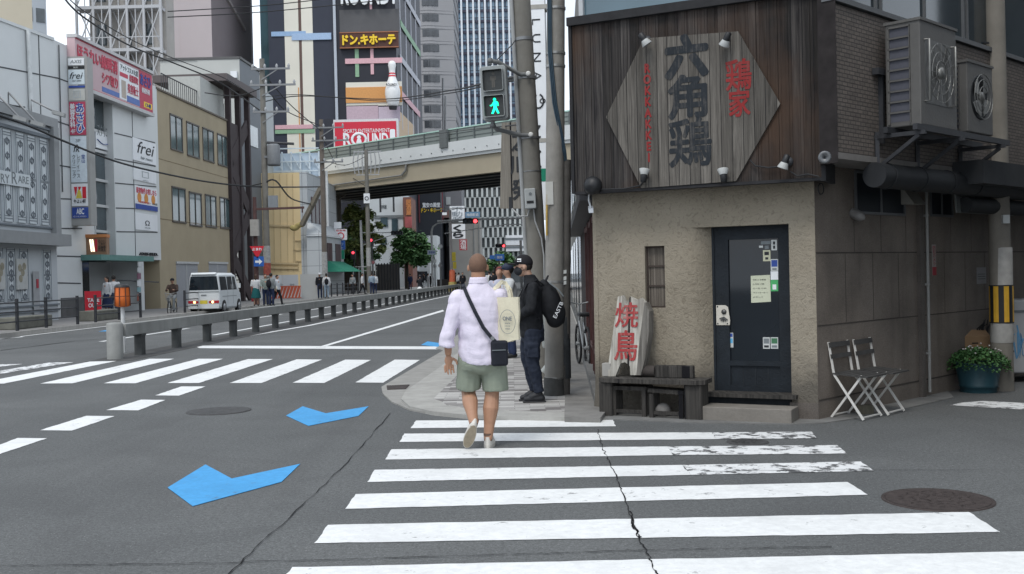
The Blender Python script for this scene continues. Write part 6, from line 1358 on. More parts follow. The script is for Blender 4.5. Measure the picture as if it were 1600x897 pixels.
pt = f.px(614, 166, 2.0); pz0, pz1 = f.px(614, 166, 2.0)[1], f.px(612, 95, 2.0)[1]; h = pz1 - pz0; pin = thing('bowling_pin', 'giant white bowling pin with red neck stripes on the leisure building', 'bowling pin', tuple(f.P(pt[0], pz0, 2.0)))
prof = [(.0, 0), (.10, .0), (.115, .03), (.145, .12), (.17, .26), (.165, .36), (.13, .50), (.085, .62), (.066, .72), (.072, .82), (.088, .90), (.078, .96), (.04, .995), (0, 1)]
m = MB(); m.lathe(f.P(pt[0], pz0, 2.0), [(r * h, z * h) for r, z in prof], 24); m.build('body', WPAINT, pin)
m = MB()
for z in (.645, .70): m.lathe(f.P(pt[0], pz0, 2.0), [((.088 - (z - .62) * .18) * h, z * h), ((.086 - (z - .60) * .18) * h, (z + .03) * h)], 24)
m.build('neck_stripes', SIGNR, pin)
m = MB(); letter(m, 'ROUND1', f, pt[0] - .12 * h, pt[0] + .12 * h, pz0 + .42 * h, pz0 + .475 * h, 2.0 + .165 * h, .02, fat=.03); m.build('lettering', INK, pin)
m = MB(); m.bar(f.P(pt[0], pz0 + .2 * h, .3), f.P(pt[0], pz0 + .2 * h, 1.6), .5); m.lathe(f.P(pt[0], pz0 - .4, 2.0), [(.08 * h, 0), (.10 * h, .4)], 16); m.build('mount', DSTEEL, pin)
rd = 118.0; f3 = fr_at(528, 626, rd); zr = lambda y: zat(y, rd, 577)
rs = thing('red_signboard', 'big red rooftop signboard with white leisure centre lettering above the overpass', 'signboard', tuple(f3.P(3, zr(240), 0)))
m = MB(); m.fbox(f3, -.1, f3.L + .1, zr(262), zr(186), -1.2, -.02); m.build('case', plain('case_white', (.56, .57, .58), .5), rs); m = MB(); m.fbox(f3, .05, f3.L - .1, zr(262), zr(190), -.019, .06); m.build('panel', plain('sign_crimson', (.52, .02, .045), .5, .05), rs)
m = MB(); m.fbox(f3, -1.1, -.11, zr(262), zr(184), -1.2, -.05); m.build('side_panel', NAVY2, rs)
m = MB(); lpx(m, 'SPORTS ENTERTAINMENT', f3, 536, 202, 609, 206.5, .062, th=.03); lpx(m, 'R', f3, 536, 208, 549, 228, .062, th=.03, fat=.03); lpx(m, 'UND', f3, 574, 208, 607, 228, .062, th=.03, fat=.03); lpx(m, '1', f3, 609, 202, 618, 228, .062, th=.03, fat=.04)
q, z = f3.px(561, 218, .06); m.tube([f3.P(q + .78 * math.cos(R(a)), z + .68 * math.sin(R(a)), .09) for a in range(0, 361, 20)], .15, 6, flat=.4); m.lathe(f3.P(q, z + .25, .062), [(.22, 0), (.22, .05)], 14, 0, f3.n); m.prism(f3, [(q - .36, z - .55), (q + .36, z - .55), (q + .2, z + .05), (q - .2, z + .05)], .062, .11); m.build('lettering', SIGNW, rs)
m = MB()
for k in range(5): m.bar(f3.P(.4 + 1.5 * k, zr(262) - 5, -.5), f3.P(.4 + 1.5 * k, zr(262), -.5), .2)
m.bar(f3.P(.3, zr(262) - 3, -.5), f3.P(6.6, zr(262) - 3, -.5), .2); m.build('stand', DSTEEL, rs)
# ribbed curved tower
cd_ = 190.0; ck = cd_ / FPX; tw = thing('curved_tower', 'tall grey tower with a rounded ribbed corner and slot windows', 'building', tuple(D(684, 430, cd_)))
xL, xR = D(640, 200, cd_).x, D(711, 200, cd_).x; cxm = xL + (xR - xL) * .42; rr_ = (xR - xL) * .42
def cpts(r, dz=0): return [(cxm + r * math.cos(R(a)), cd_ + 6 + r * 1.0 * math.sin(R(a))) for a in range(180, 301, 10)] + [(xR - rr_ + r + (xR - cxm - rr_) * 0, cd_ + 6 - rr_ * .60), (xR - rr_ + r, cd_ + 24), (cxm - r, cd_ + 24)]
m = MB(); m.poly(cpts(rr_), 0, 70); m.build('wall', plain('tower_grey', (.29, .29, .30), .7, .06, .2), tw)
m = MB(); m2 = MB()
for k in range(22):
    z = 6 + k * 2.78
    m.poly(cpts(rr_ + .10), z + 1.75, z + 1.95); m.poly(cpts(rr_ + .06), z + 2.3, z + 2.38)
    for a in range(205, 296, 15):
        if a in (250,): continue
        p = Vector((cxm + rr_ * math.cos(R(a)), cd_ + 6 + rr_ * math.sin(R(a)), z + .95)); n = Vector((math.cos(R(a)), math.sin(R(a)), 0)); m2.obox(p, Vector((-n.y, n.x, 0)), n, (0, 0, 1), .62, .08, .62)
m.build('ribs', plain('tower_rib', (.30, .30, .31), .7), tw); w_ = m2.build('windows', plain('slot_glass', (.055, .060, .068), .2, .4, 1, .7), tw); w_['kind'] = 'stuff'
m = MB(); m.tube([D(693, 215, 150), D(692, 122, 150)], .16, 6); m.tube([D(696, 215, 150), D(696, 150, 150)], .12, 6); tag(m.build('antenna_mast', STEEL), 'thin pale mast standing in front of the ribbed tower', 'mast')
# blue glass office tower
of_ = fr_at(719.5, 850, 230); ot = thing('glass_office_tower', 'blue glass office tower with bright white vertical fins', 'building', tuple(of_.P(8, 0, 0)))
CELL = brick('office_panes', (.24, .35, .46), (.07, .12, .18), (.035, .038, .055), .80, 2.30, .08, .0, .12, 2, 0, .0); 
m = MB(); m.fbox(of_, 0, of_.L, 0, 90, -20, 0); m.build('curtain_wall', CELL, ot)
m = MB(); kf = (D(756, 100, 230).x - D(719, 100, 230).x) / 4
for k in range(16): m.fbox(of_, .05 + k * kf, .45 + k * kf, 0, 90, .001, .7)
m.build('fins', plain('fin_white', (.70, .74, .78), .5), ot)
m = MB()
for k in range(38): m.fbox(of_, 0, of_.L, 1.2 + k * 2.30, 1.75 + k * 2.30, .001, .25)
m.build('floor_bands', plain('band_plum', (.055, .055, .085), .6), ot)
# elevated road
E0 = D(500, 430, 100.0); E1 = D(785, 430, 84.0); ev_ = (Vector((E1.x, 84.0)) - Vector((E0.x, 100.0))).normalized(); ea = Vector((E0.x, 100.0)) - ev_ * 9; eb = Vector((E1.x, 84.0)) + ev_ * 30
EF = Fr(tuple(ea), tuple(eb)); L = EF.L; ex = thing('elevated_road', 'elevated expressway with a sound barrier crossing over the street', 'bridge', tuple(EF.P(L / 2, 9, 0)))
m = MB(); m.fbox(EF, 0, L, 11.5, 12.58, -.35, .25); m.fbox(EF, 0, L, 11.25, 11.499, -11, 0.1); m.build('parapet', plain('parapet_pale', (.54, .56, .56), .7, .06, .4, .3, 0, .3), ex)
m = MB(); k = 0
for k in range(int(L / 2)): m.fbox(EF, k * 2.0 + .02, k * 2.0 + 1.98, 12.585, 13.62, -.1, .0)
m.build('sound_barrier', plain('barrier_grey', (.185, .21, .20), .6, .1, .5), ex)
m = MB(); m.fbox(EF, 0, L, 13.62, 13.72, -.16, .06)
m.build('top_rail', plain('rail_mint', (.38, .56, .49), .5), ex)
m = MB()
for k in range(int(L / 2)): m.fbox(EF, k * 2.0 - .05, k * 2.0 + .05, 12.585, 13.62, .001, .10)
for z in (12.9, 13.25): m.fbox(EF, 0, L, z, z + .03, .001, .04)
for k in range(int(L / 1.3)): m.lathe(EF.P(k * 1.3 + .4, 11.85, .25), [(.05, 0), (.05, .05)], 6, 0, EF.n)
m.build('barrier_posts', plain('post_grey', (.10, .115, .115), .6), ex)
m = MB(); m.fbox(EF, 0, L, 9.76, 11.249, -.5, -.1); m.fbox(EF, 0, L, 9.7, 9.759, -.62, .02); m.build('edge_girder', plain('girder_beige', (.34, .30, .225), .7, .1, .4, .3, 0, .3), ex)
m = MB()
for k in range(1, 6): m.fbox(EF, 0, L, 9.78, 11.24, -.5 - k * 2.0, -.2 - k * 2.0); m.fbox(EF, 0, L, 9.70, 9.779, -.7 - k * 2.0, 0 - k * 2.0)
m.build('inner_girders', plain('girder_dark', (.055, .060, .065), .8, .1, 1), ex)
m = MB()
for k in range(1, 6): m.bar(EF.P(0, 9.66, .0 - k * 2.0), EF.P(L, 9.66, .0 - k * 2.0), .06)
m.tube([EF.P(x, 10.0 + .016 * x, .05) for x in (10, 16, 21)], .07, 6); m.tube([EF.P(21, 10.34, .05), EF.P(21.6, 10.7, .1), EF.P(21.7, 11.2, .1)], .10, 8)
m.build('service_pipes', plain('pipe_pale', (.22, .22, .21), .6), ex)
m = MB(); m.fbox(EF, L - 4, L - 1, 0, 9.7, -8, -2); m.fbox(EF, 0, 2.0, 0, 9.7, -8, -2); m.build('pier', CONCD, ex)
m = MB(); a = EF.P(EF.px(698, 230)[0], 12.4, .3); m.obox(a + Vector((0, 0, .5)), EF.u, EF.n, (0, 0, 1), .45, .12, .75); m.build('lamp_cabinet', plain('cabinet_slate', (.11, .12, .12), .6), ex)
# ------ buildings seen under the deck
def blk(x0, x1, ytop, d, mat, name, label, dep=10, cat='building', d2=None):
    f = fr_at(x0, x1, d, d2); t = thing(name, label, cat, tuple(f.P(f.L / 2, 0, 0))); m = MB(); zt = zat(ytop, d, (x0 + x1) / 2); m.fbox(f, 0, f.L, 0, zt, -dep, 0); m.build('wall', mat, t); return t, f, zt
def on(t, f, x0, y0, x1, y1, mat, name, o=.15, b=.001):
    r_ = f.rect(x0, y0, x1, y1); m = MB(); m.fbox(f, *r_, b, b + o); m.build(name, mat, t); return r_
t, f, zt = blk(578, 632, 300, 128, plain('white_render_far', (.52, .56, .58), .7, .05, .3), 'white_shop_block', 'white block with a brown sign strip below the elevated road')
on(t, f, 582, 337, 632, 340, GRY, 'string_course'); r_ = on(t, f, 595, 340, 606, 354, BGLASS, 'window'); on(t, f, 612, 342, 622, 366, BGLASS, 'window'); on(t, f, 595, 372, 604, 382, BGLASS, 'window')
m = MB(); lpx(m, '衣料館', f, 594, 320, 604, 326, .02, th=.05); m.build('lettering', GRY, t)
t, f, zt = blk(632.5, 645, 308, 126, plain('brick_red_sign', (.17, .075, .055), .7, .15, .8), 'brown_sign_tower', 'narrow red brown sign tower with orange lettering beside the white block', 6)
m = MB(); lpx(m, '居酒屋', f, 634, 312, 643, 336, .02, th=.08, vertical=True, fat=.03); m.build('lettering', plain('orange_letters', (.55, .22, .08), .6), t); on(t, f, 633, 339, 644, 356, plain('red_poster', (.36, .09, .09), .6, .3, 1), 'poster')
t, f, zt = blk(640, 668, 285, 150, glass('far_blue_glass', (.10, .20, .33), .2, .6, .3, .2), 'blue_glass_block', 'small blue glazed block below the elevated road', 10); on(t, f, 641, 330, 656, 338, plain('pale_band', (.4, .43, .43), .6), 'band'); on(t, f, 656, 296, 662, 325, DGLASS, 'window')
t, f, zt = blk(655, 691, 280, 146, plain('black_shop_wall', (.022, .026, .034), .6, .1, .3), 'discount_store', 'black discount store wall with white and yellow lettering below the elevated road', 10)
m = MB(); lpx(m, '驚安の殿堂', f, 660, 317, 688, 324, .05, th=.1, fat=.035); m.build('white_lettering', SIGNW, t)
m = MB(); lpx(m, 'ドン・キホーテ', f, 658, 325.5, 692, 331.5, .05, th=.1, fat=.035); m.build('yellow_lettering', SIGNY, t)
for x in (653.5, 690): on(t, f, x, 285, x + 3, 348, plain('maroon_edge', (.16, .03, .04), .6), 'red_edge', .3)
t, f, zt = blk(690, 724, 290, 158, plain('grey_far_block', (.21, .21, .22), .7, .1, .3), 'grey_office_block', 'plain grey block with pale notices between the black store and the finned facade', 10)
on(t, f, 697, 308, 704, 320, PAL, 'notice'); on(t, f, 692, 352, 704, 385, plain('pale_patch', (.38, .39, .39), .7, .1, .4), 'shutter')
t, f, zt = blk(628, 672, 385, 135, plain('shop_white_far', (.45, .47, .47), .7, .1, .4), 'low_white_shop', 'low white shop behind the dark street tree', 8)
on(t, f, 622, 418, 655, 423, SIGNW, 'fascia'); on(t, f, 622, 425, 668, 440, DGLASS, 'shop_window')
t, f, zt = blk(668, 684, 368, 140, plain('white_far', (.55, .57, .57), .7, .05), 'white_annex', 'bright white annex wall to the right of the dark street tree', 6)
# finned facade
t, f, zt = blk(720, 832, 270, 176, plain('fin_wall', (.075, .085, .09), .5, .25, .5), 'finned_facade', 'wide facade of staggered white fins and dark windows beyond the junction', 12)
pitch = (D(736, 350, 176).x - D(727, 350, 176).x) * .86; rowh = 16.0 * 176 / FPX * .98
m = MB(); g = MB()
for r in range(11):
    z0 = 2.5 + r * rowh; off = (r % 2) * pitch * .5
    for k in range(16):
        q = k * pitch + off; m.fbox(f, q, q + pitch * .42, z0 + .12, z0 + rowh - .05, .001, .45); 
        if random.random() < .3: g.fbox(f, q + pitch * .45, q + pitch * .95, z0 + .3, z0 + rowh - .3, .001, .05)
    m.fbox(f, 0, f.L, z0, z0 + .10, .001, .35)
m.build('fins', plain('fin_pale', (.50, .53, .52), .6, .12, .4), t)['kind'] = 'stuff'; g.build('blinds', plain('blind_grey', (.16, .17, .17), .7), t)['kind'] = 'stuff'
m = MB(); r_ = f.rect(790, 368, 832, 392, .5); m.fbox(f, *r_, .5, 1.2); m.build('white_sign', SIGNW, t)
m = MB()
for y in (372, 385): r2 = f.rect(788, y, 832, y + 2, 1.2); m.fbox(f, *r2, 1.201, 1.3)
m.build('sign_bars', GRY, t)
# brown gable roof building and long sign strip left of it
t, f, zt = blk(703, 752, 340, 150, plain('taupe_block', (.28, .27, .25), .7, .1, .4), 'taupe_block', 'taupe block with a red eaved roof beyond the signal gantry', 8)
m = MB(); m.hexa([f.P(-1, zt, 1), f.P(f.L * .7, zt, 1), f.P(f.L * .7, zt, -8), f.P(-1, zt, -8), f.P(0, zt + 1.1, .4), f.P(f.L * .5, zt + 1.1, .4), f.P(f.L * .5, zt + 1.1, -8), f.P(0, zt + 1.1, -8)]); m.build('roof', plain('roof_umber', (.15, .085, .075), .8), t)
for x in (740, 748): on(t, f, x, 350, x + .8, 420, GRY, 'pipe')
def vsign(x0, y0, x1, y1, d, mat, label, body, ink, **k):
    t, f, z0, z1 = board(x0, y0, x1, y1, d, mat, label, [(body, .12, .88, .05, .95, ink, dict(vertical=True, **k))] if body else (), .4, 'hanging_sign'); return t
vsign(703, 322, 726, 347, 122, SIGNW, 'white sign with grey characters high above the far junction', '不動産', plain('far_ink', (.22, .25, .28), .6))
vsign(705, 350, 727, 373, 120, SIGNW, 'white sign with heavy black strokes above the red one at the far junction', 'くら', INK, fat=.06)
vsign(718, 374, 730, 391, 119, plain('far_red', (.34, .05, .06), .6), 'red shop sign with pale characters at the far junction', '酒場', SIGNW)
board(691, 332, 698, 336, 119, SIGNW, 'small white direction board on the far junction gantry')
board(727, 331, 750, 340, 121, plain('far_blue_board', (.11, .20, .30), .6), 'long blue grey board above the red traffic light', [('梅田新道', .1, .9, .25, .75, SIGNW, {})])
# ------ trees
def tree(base, crown, trunk_h, leaves, size, mats, label, group='street trees', lean=0):
    t = thing('street_tree', label, 'tree', tuple(base), group); m = MB()
    cx_ = sum(c[0].x for c in crown) / len(crown); cz_ = sum(c[0].z for c in crown) / len(crown)
    m.tube([base, base + Vector((lean * .3, 0, trunk_h * .5)), base + Vector((lean, 0, trunk_h))], [.26, .2, .16], 8); top = base + Vector((lean, 0, trunk_h))
    for c, r in crown: m.tube([top, top.lerp(c, .55) + Vector((0, 0, .3)), c], [.12, .07, .03], 6)
    m.build('trunk', plain('bark', (.055, .045, .036), .9, .3, 6), t); m = MB()
    tot = sum(r.x * r.z for c, r in crown)
    clumps = []
    for c, r in crown:
        for _ in range(max(6, int(46 * r.x * r.z / tot))):
            v = Vector((random.gauss(0, 1), random.gauss(0, 1), random.gauss(0, 1))).normalized() * random.uniform(.55, 1.04); clumps.append((c + Vector((v.x * r.x, v.y * r.y, v.z * r.z)), random.uniform(.22, .42) * r.x))
    for k in range(leaves):
        c, rad = random.choice(clumps); v = Vector((random.gauss(0, .5), random.gauss(0, .5), random.gauss(0, .42))) * rad
        leafq(m, c + v, Vector((random.gauss(0, .6), random.gauss(0, .6), 1)) + v, size * random.uniform(.6, 1.3), 0 if random.random() < .6 else 1)
    m.build('crown', mats, t); return t
def leafm(name, c):
    n = NT(name); n.col(n.ramp(n.noise(1.2, 5, .6), [(.3, sc(c, .65)), (.7, sc(c, 1.35))])).rough(.65, .3); n.b.inputs['Transmission Weight'].default_value = 0; return n.m
LG = [leafm('leaf_deep', (.075, .165, .062)), leafm('leaf_mid', (.135, .260, .095))]; LO = [leafm('leaf_olive', (.150, .205, .070)), leafm('leaf_yellowish', (.240, .280, .100))]
def blob(x, y, d, rx, rz): c = D(x, y, d); k = d / FPX; return (c, Vector((rx * k, rx * k * .9, rz * k)))
b = G(636, 446, 0); tree(Vector((D(636, 440, 112).x, 112, 0)), [blob(622, 392, 112, 19, 18), blob(648, 385, 112, 24, 24), blob(664, 402, 112, 14, 18), blob(635, 372, 112, 20, 14), blob(640, 405, 112, 26, 14)], 3.4, 13000, .18, LG, 'dense dark green street tree beyond the barrier, right of the grey poles')
tree(Vector((D(560, 440, 108).x, 108, 0)), [blob(560, 340, 108, 22, 22), blob(578, 352, 108, 22, 24), blob(552, 375, 108, 20, 22), blob(585, 385, 108, 18, 18)], 4.5, 8500, .19, LO, 'olive green tree rising under the left end of the elevated road')
tree(Vector((D(543, 440, 111).x, 111, 0)), [blob(545, 402, 111, 20, 24), blob(568, 405, 111, 22, 20), blob(535, 372, 111, 15, 26)], 2.5, 5000, .18, LG, 'dark shrubby tree in the shade beneath the elevated road')
tree(Vector((D(775, 440, 118).x, 118, 0)), [blob(765, 412, 118, 14, 12), blob(785, 408, 118, 16, 13), blob(800, 412, 118, 12, 12)], 2.2, 3500, .16, LG, 'low dark green tree glimpsed between the two men')
# ------ low walls and fences at the far junction
m = MB(); a, b = D(662, 447, 104), D(707, 447, 104); m.box(D(683, 447, 104).x, b.x, 104, 104.4, 0, 1.1); tag(m.build('low_wall', plain('dark_wall', (.060, .052, .048), .9, .2, 2)), 'low dark wall at the far junction near the traffic signs', 'wall')
t = thing('site_fence', 'tall grey slatted fence at the far junction behind the standing pair', 'fence', tuple(D(610, 460, 106)))
m = MB(); a, b = D(588, 440, 106).x, D(624, 440, 106).x; m.box(a, b, 106, 106.1, .0, D(600, 413, 106).z); m.build('panel', plain('fence_grey', (.11, .105, .10), .9, .2, 2), t)
m = MB()
for k in range(9): x = a + (b - a) * k / 8; m.box(x - .06, x + .06, 105.9, 105.999, 0, D(600, 412, 106).z + .05)
m.build('post', DSTEEL, t)
m = MB(); m.box(D(521, 440, 112).x, D(590, 440, 112).x, 112.4, 112.7, 0, D(560, 424, 112).z); tag(m.build('garden_wall', plain('wall_brown', (.12, .105, .09), .9, .2, 1)), 'dim brown boundary wall under the elevated road', 'wall')
m = MB(); m.poly([(sl(-16.2, 92), 92), (sl(-16.2, 106), 106), (sl(-9, 112), 112), (sl(-9, 100), 100)], .0, .13); struct(m.build('corner_pavement', plain('corner_paving', (.27, .26, .25), .9, .1, 2)))
# ------ poles, signals and signs down the street
def upole(x, yt, yb, d, r, label, base=None, kit=1, mat=None):
    """x measured at the foot"""
    b = D(x, 440, d); b.z = .14; zt = D(x - .0225 * (436 - yt), yt, d).z; t = thing('utility_pole', label, 'utility pole', tuple(b), 'utility poles along the far pavement')
    m = MB(); m.tube([b, b + Vector((0, 0, zt))], [r, r * .72], 12); m.build('shaft', mat or POLE, t)
    if kit:
        for k, (dz, w) in enumerate(((.6, 1.6), (1.5, 1.9), (3.0, 1.5))):
            m = MB(); m.bar(b + Vector((-w * .35, -.2, zt - dz)), b + Vector((w, -.2, zt - dz)), .10)
            m.bar(b + Vector((0, -.2, zt - dz - .6)), b + Vector((w * .6, -.2, zt - dz)), .05); m.build('crossarm', STEEL, t)
            m = MB()
            for j in range(4): m.lathe(b + Vector((-w * .3 + j * w * .42, -.2, zt - dz + .05)), [(.05, 0), (.08, .1), (.04, .2), (.0, .24)], 8)
            m.build('insulators', plain('porcelain_grey', (.30, .31, .32), .4), t)
    return t, b, zt
t, b, zt = upole(418, 96, 470, 59, .20, 'tall grey utility pole with a transformer beside the brown stair tower')
m = MB(); m.lathe(b + Vector((.55, -.1, zt - 6.0)), [(.0, 0), (.34, 0), (.36, .1), (.36, 1.1), (.30, 1.2), (0, 1.22)], 14); m.bar(b + Vector((0, -.1, zt - 5.5)), b + Vector((.5, -.1, zt - 5.5)), .12); m.build('transformer', plain('transformer_grey', (.16, .17, .18), .5), t)
m = MB(); m.tube([b + Vector((.2, -.1, zt - 4.7)), b + Vector((1.7, -.1, zt - 4.8))], .08, 6); m.build('cable_spool', DSTEEL, t)
m = MB(); z = D(425, 316, 59).z; m.box(b.x + .22, b.x + .72, b.y - .35, b.y - .05, z - .35, z + .35); m.build('cabinet', plain('pole_cabinet', (.20, .22, .24), .5), t)
m = MB(); m.lathe(b, [(.202, D(416, 470, 59).z + 1.2), (.20, D(416, 388, 59).z)], 14); m.build('poster_wrap', plain('poster_wrap', (.34, .34, .33), .7, .3, 9), t)
m = MB(); m.lathe(b, [(.206, 1.6), (.205, 2.3)], 14); m.build('red_wrap', plain('wrap_red', (.33, .08, .06), .7, .4, 9), t)
t, b, zt = upole(508, 190, 475, 73.7, .20, 'tall brown grey utility pole in front of the green awning', kit=1, mat=plain('pole_brownish', (.135, .115, .098), .9, .15, 4))
m = MB(); m.lathe(b, [(.203, 1.3), (.20, 3.2)], 14); m.build('poster_wrap', plain('poster_wrap', (.34, .34, .33), .7, .3, 9), t)
m = MB(); m.tube([b + Vector((.25, .1, 5.0)), b + Vector((.25, .1, 8.9))], .10, 8); m.build('white_pipe', plain('white_pipe', (.58, .60, .60), .5), t)
t, b, zt = upole(577, 236, 470, 91, .22, 'utility pole with a comb of insulators under the elevated road', kit=0)
m = MB(); m.bar(b + Vector((-1.1, 0, zt - .2)), b + Vector((1.3, 0, zt - .2)), .1); m.bar(b + Vector((-.9, 0, zt - 2.2)), b + Vector((1.1, 0, zt - 2.2)), .08)
for k in range(7): x = -1.0 + k * .34; m.tube([b + Vector((x, 0, zt - .1)), b + Vector((x * 1.15, 0, zt - 1.0)), b + Vector((x, 0, zt - 2.1))], .045, 6)
m.build('insulator_comb', plain('comb_pale', (.33, .34, .35), .5), t)
m = MB(); z = D(570, 313, 91).z; m.obox(b + Vector((0, -.28, z)), (1, 0, 0), (0, 1, 0), (0, 0, 1), .26, .06, .42); m.build('number_plate', SIGNW, t)
m = MB(); m.tube([b + Vector((.2 * math.cos(R(a)) * .8, -.35, z + .16 * math.sin(R(a)))) for a in range(0, 361, 45)], .035, 5); m.build('plate_ring', INK, t)
m = MB(); m.lathe(b, [(.222, 2.3), (.22, 3.9)], 14); m.build('poster_wrap', plain('poster_wrap', (.34, .34, .33), .7, .3, 9), t)
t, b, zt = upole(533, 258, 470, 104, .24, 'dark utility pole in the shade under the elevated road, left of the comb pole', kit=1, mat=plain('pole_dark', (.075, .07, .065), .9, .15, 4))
m = MB(); z = D(523, 272, 104).z; m.box(b.x - .7, b.x - .1 + 1.0, b.y - .5, b.y, z - .4, z + .5); m.build('cabinet', plain('pale_cabinet', (.36, .40, .43), .5), t)
t, b, zt = upole(401, 312, 470, 57.5, .14, 'short rust brown pole carrying the red triangular stop sign', kit=0, mat=plain('rust_pole', (.085, .045, .042), .8, .2, 6))
m = MB(); m.bar(b + Vector((-.1, 0, D(400, 331, 57.5).z)), b + Vector((2.7, 0, D(400, 330, 57.5).z)), .12); m.tube([b + Vector((2.6, 0, D(400, 330, 57.5).z)), b + Vector((2.6, 0, D(400, 338, 57.5).z))], .04, 6); m.build('arm', plain('rust_pole', (.085, .045, .042), .8), t)
m = MB(); z = D(405, 356, 57.5).z; m.box(b.x - .2, b.x + .25, b.y - .35, b.y - .1, z - .45, z + .45); m.build('control_box', plain('beige_box', (.30, .29, .27), .6), t)
SFr = Fr((b.x - 1, b.y - .3), (b.x + 1, b.y - .3)); zz = D(404, 394, 57.5).z
t2 = thing('stop_sign', 'red inverted triangle stop sign on the rust brown pole', 'road sign', (b.x + .1, b.y - .3, zz)); m = MB(); m.prism(SFr, [(.75, zz + .32), (1.55, zz + .32), (1.15, zz - .36)], 0, .03); m.build('plate', SIGNR, t2)
m = MB(); letter(m, '止まれ', SFr, .88, 1.42, zz + .08, zz + .24, .031, .004, fat=.03); m.build('lettering', SIGNW, t2)
zz = D(405, 409, 57.5).z; t2 = thing('one_way_sign', 'square blue arrow sign below the red stop sign', 'road sign', (b.x + .2, b.y - .3, zz)); m = MB(); m.fbox(SFr, .95, 1.5, zz - .26, zz + .28, 0, .03); m.build('plate', SIGNB, t2)
m = MB(); m.prism(SFr, [(1.03, zz - .06), (1.24, zz - .06), (1.24, zz - .16), (1.42, zz), (1.24, zz + .16), (1.24, zz + .06), (1.03, zz + .06)], .031, .036); m.build('arrow', SIGNW, t2)
# far signals
def hsignal(x, y, d, w, label, lit, pole_x=None, arm_y=None, arm_to=None):
    c = D(x, y, d); k = d / FPX; t = thing('traffic_signal', label, 'traffic light', tuple(c)); f = Fr((c.x - w * k / 2, d), (c.x + w * k / 2, d)); hz_ = w * k * .17
    m = MB(); m.fbox(f, 0, f.L, c.z - hz_, c.z + hz_, -.25, 0); hs_ = m.build('housing', BLACK, t)
    for j in range(3):
        q = f.L * (.18 + .32 * j); m = MB(); m.lathe(f.P(q, c.z, .001), [(hz_ * .78, 0), (hz_ * .70, .06), (0, .07)], 14, 0, f.n)
        m.build('lamp', glow('red_lamp', (1, .05, .06), 3.2) if (j == 2 and lit) else plain('unlit_lamp', (.03, .04, .05), .4), t)
        m = MB(); m.tube([f.P(q + hz_ * .95 * math.cos(R(a)), c.z + hz_ * .95 * math.sin(R(a)), .12) for a in range(0, 181, 30)], .06, 5); m.build('visor', BLACK, t)
    return t, c, f
t, c, f = hsignal(735, 345.5, 96, 24, 'horizontal traffic signal glowing red on the gantry arm over the far junction', True)
gz = D(745, 343, 96).z
gt = thing('signal_gantry', 'pale signal gantry mast with long horizontal arms over the far junction', 'pole', tuple(D(705, 445, 96.5)))
m = MB(); bx = D(706, 440, 96.5).x; m.tube([(bx, 96.5, 0), (bx, 96.5, D(703, 328, 96.5).z)], [.15, .11], 10); m.build('mast', plain('mast_pink', (.38, .35, .34), .6), gt)
m = MB(); m.tube([(bx - 1.2, 96.4, D(690, 345, 96).z), (bx, 96.4, gz), (D(836, 341, 96).x, 96.4, D(836, 340, 96).z)], .085, 8); m.tube([(bx - .6, 96.4, gz - 1.2), (bx + 5, 96.4, gz - .5), (D(836, 352, 96).x, 96.4, D(836, 350, 96).z)], .05, 6); m.tube([(bx - 1.5, 96.4, D(690, 327, 96).z), (bx + 1.5, 96.4, D(720, 325, 96).z)], .05, 6); m.build('arm', plain('arm_pale', (.40, .41, .41), .5), gt)
t, c, f = hsignal(782, 384, 104, 16, 'small horizontal traffic signal glowing red behind the man in the cap', True)
m = MB(); m.tube([c + Vector((-.2, .2, 0)), (D(815, 383, 104).x, 104.2, c.z)], .06, 6); m.tube([(D(815, 440, 104).x, 104.2, 0), (D(815, 440, 104).x, 104.2, c.z + .5)], .12, 8); tag(m.build('signal_post', STEEL), 'grey post and arm holding the small red signal behind the capped man', 'pole')
t, c, f = hsignal(620, 364, 99, 18, 'unlit horizontal traffic signal in front of the dark street tree', False)
m = MB(); m.tube([c + Vector((0, .2, .05)), (D(566, 366, 99).x, 99.2, c.z + .1)], .05, 6); bx = D(567, 440, 99).x; m.tube([(bx, 99.2, 0), (bx - .1, 99.2, D(563, 344, 99).z)], [.15, .11], 10); m.tube([(bx, 99.2, c.z - 1.1), c + Vector((-.4, .2, -.15))], .035, 6); tag(m.build('signal_post', plain('post_pale', (.40, .42, .43), .6)), 'pale signal mast with a long arm in front of the olive tree', 'pole')
for x, y, l in ((580, 378.5, 'small red lamp glowing on the trunk side of the comb pole'), (552, 398, 'small red pedestrian lamp glowing low under the elevated road')):
    c = D(x, y, 97); t = thing('pedestrian_lamp', l, 'traffic light', tuple(c)); m = MB(); m.obox(c, (1, 0, 0), (0, 1, 0), (0, 0, 1), .22, .12, .42); m.build('case', BLACK, t); m = MB(); m.lathe(c + Vector((0, -.121, .18)), [(.13, 0), (.13, .02)], 12, 0, (0, -1, 0)); m.build('lamp', glow('red_lamp_b', (.9, .05, .08), 1.6), t)
    m = MB(); m.tube([(c.x + .05, 97.2, 0), (c.x + .05, 97.2, c.z)], .06, 6); m.build('post', DSTEEL, t)
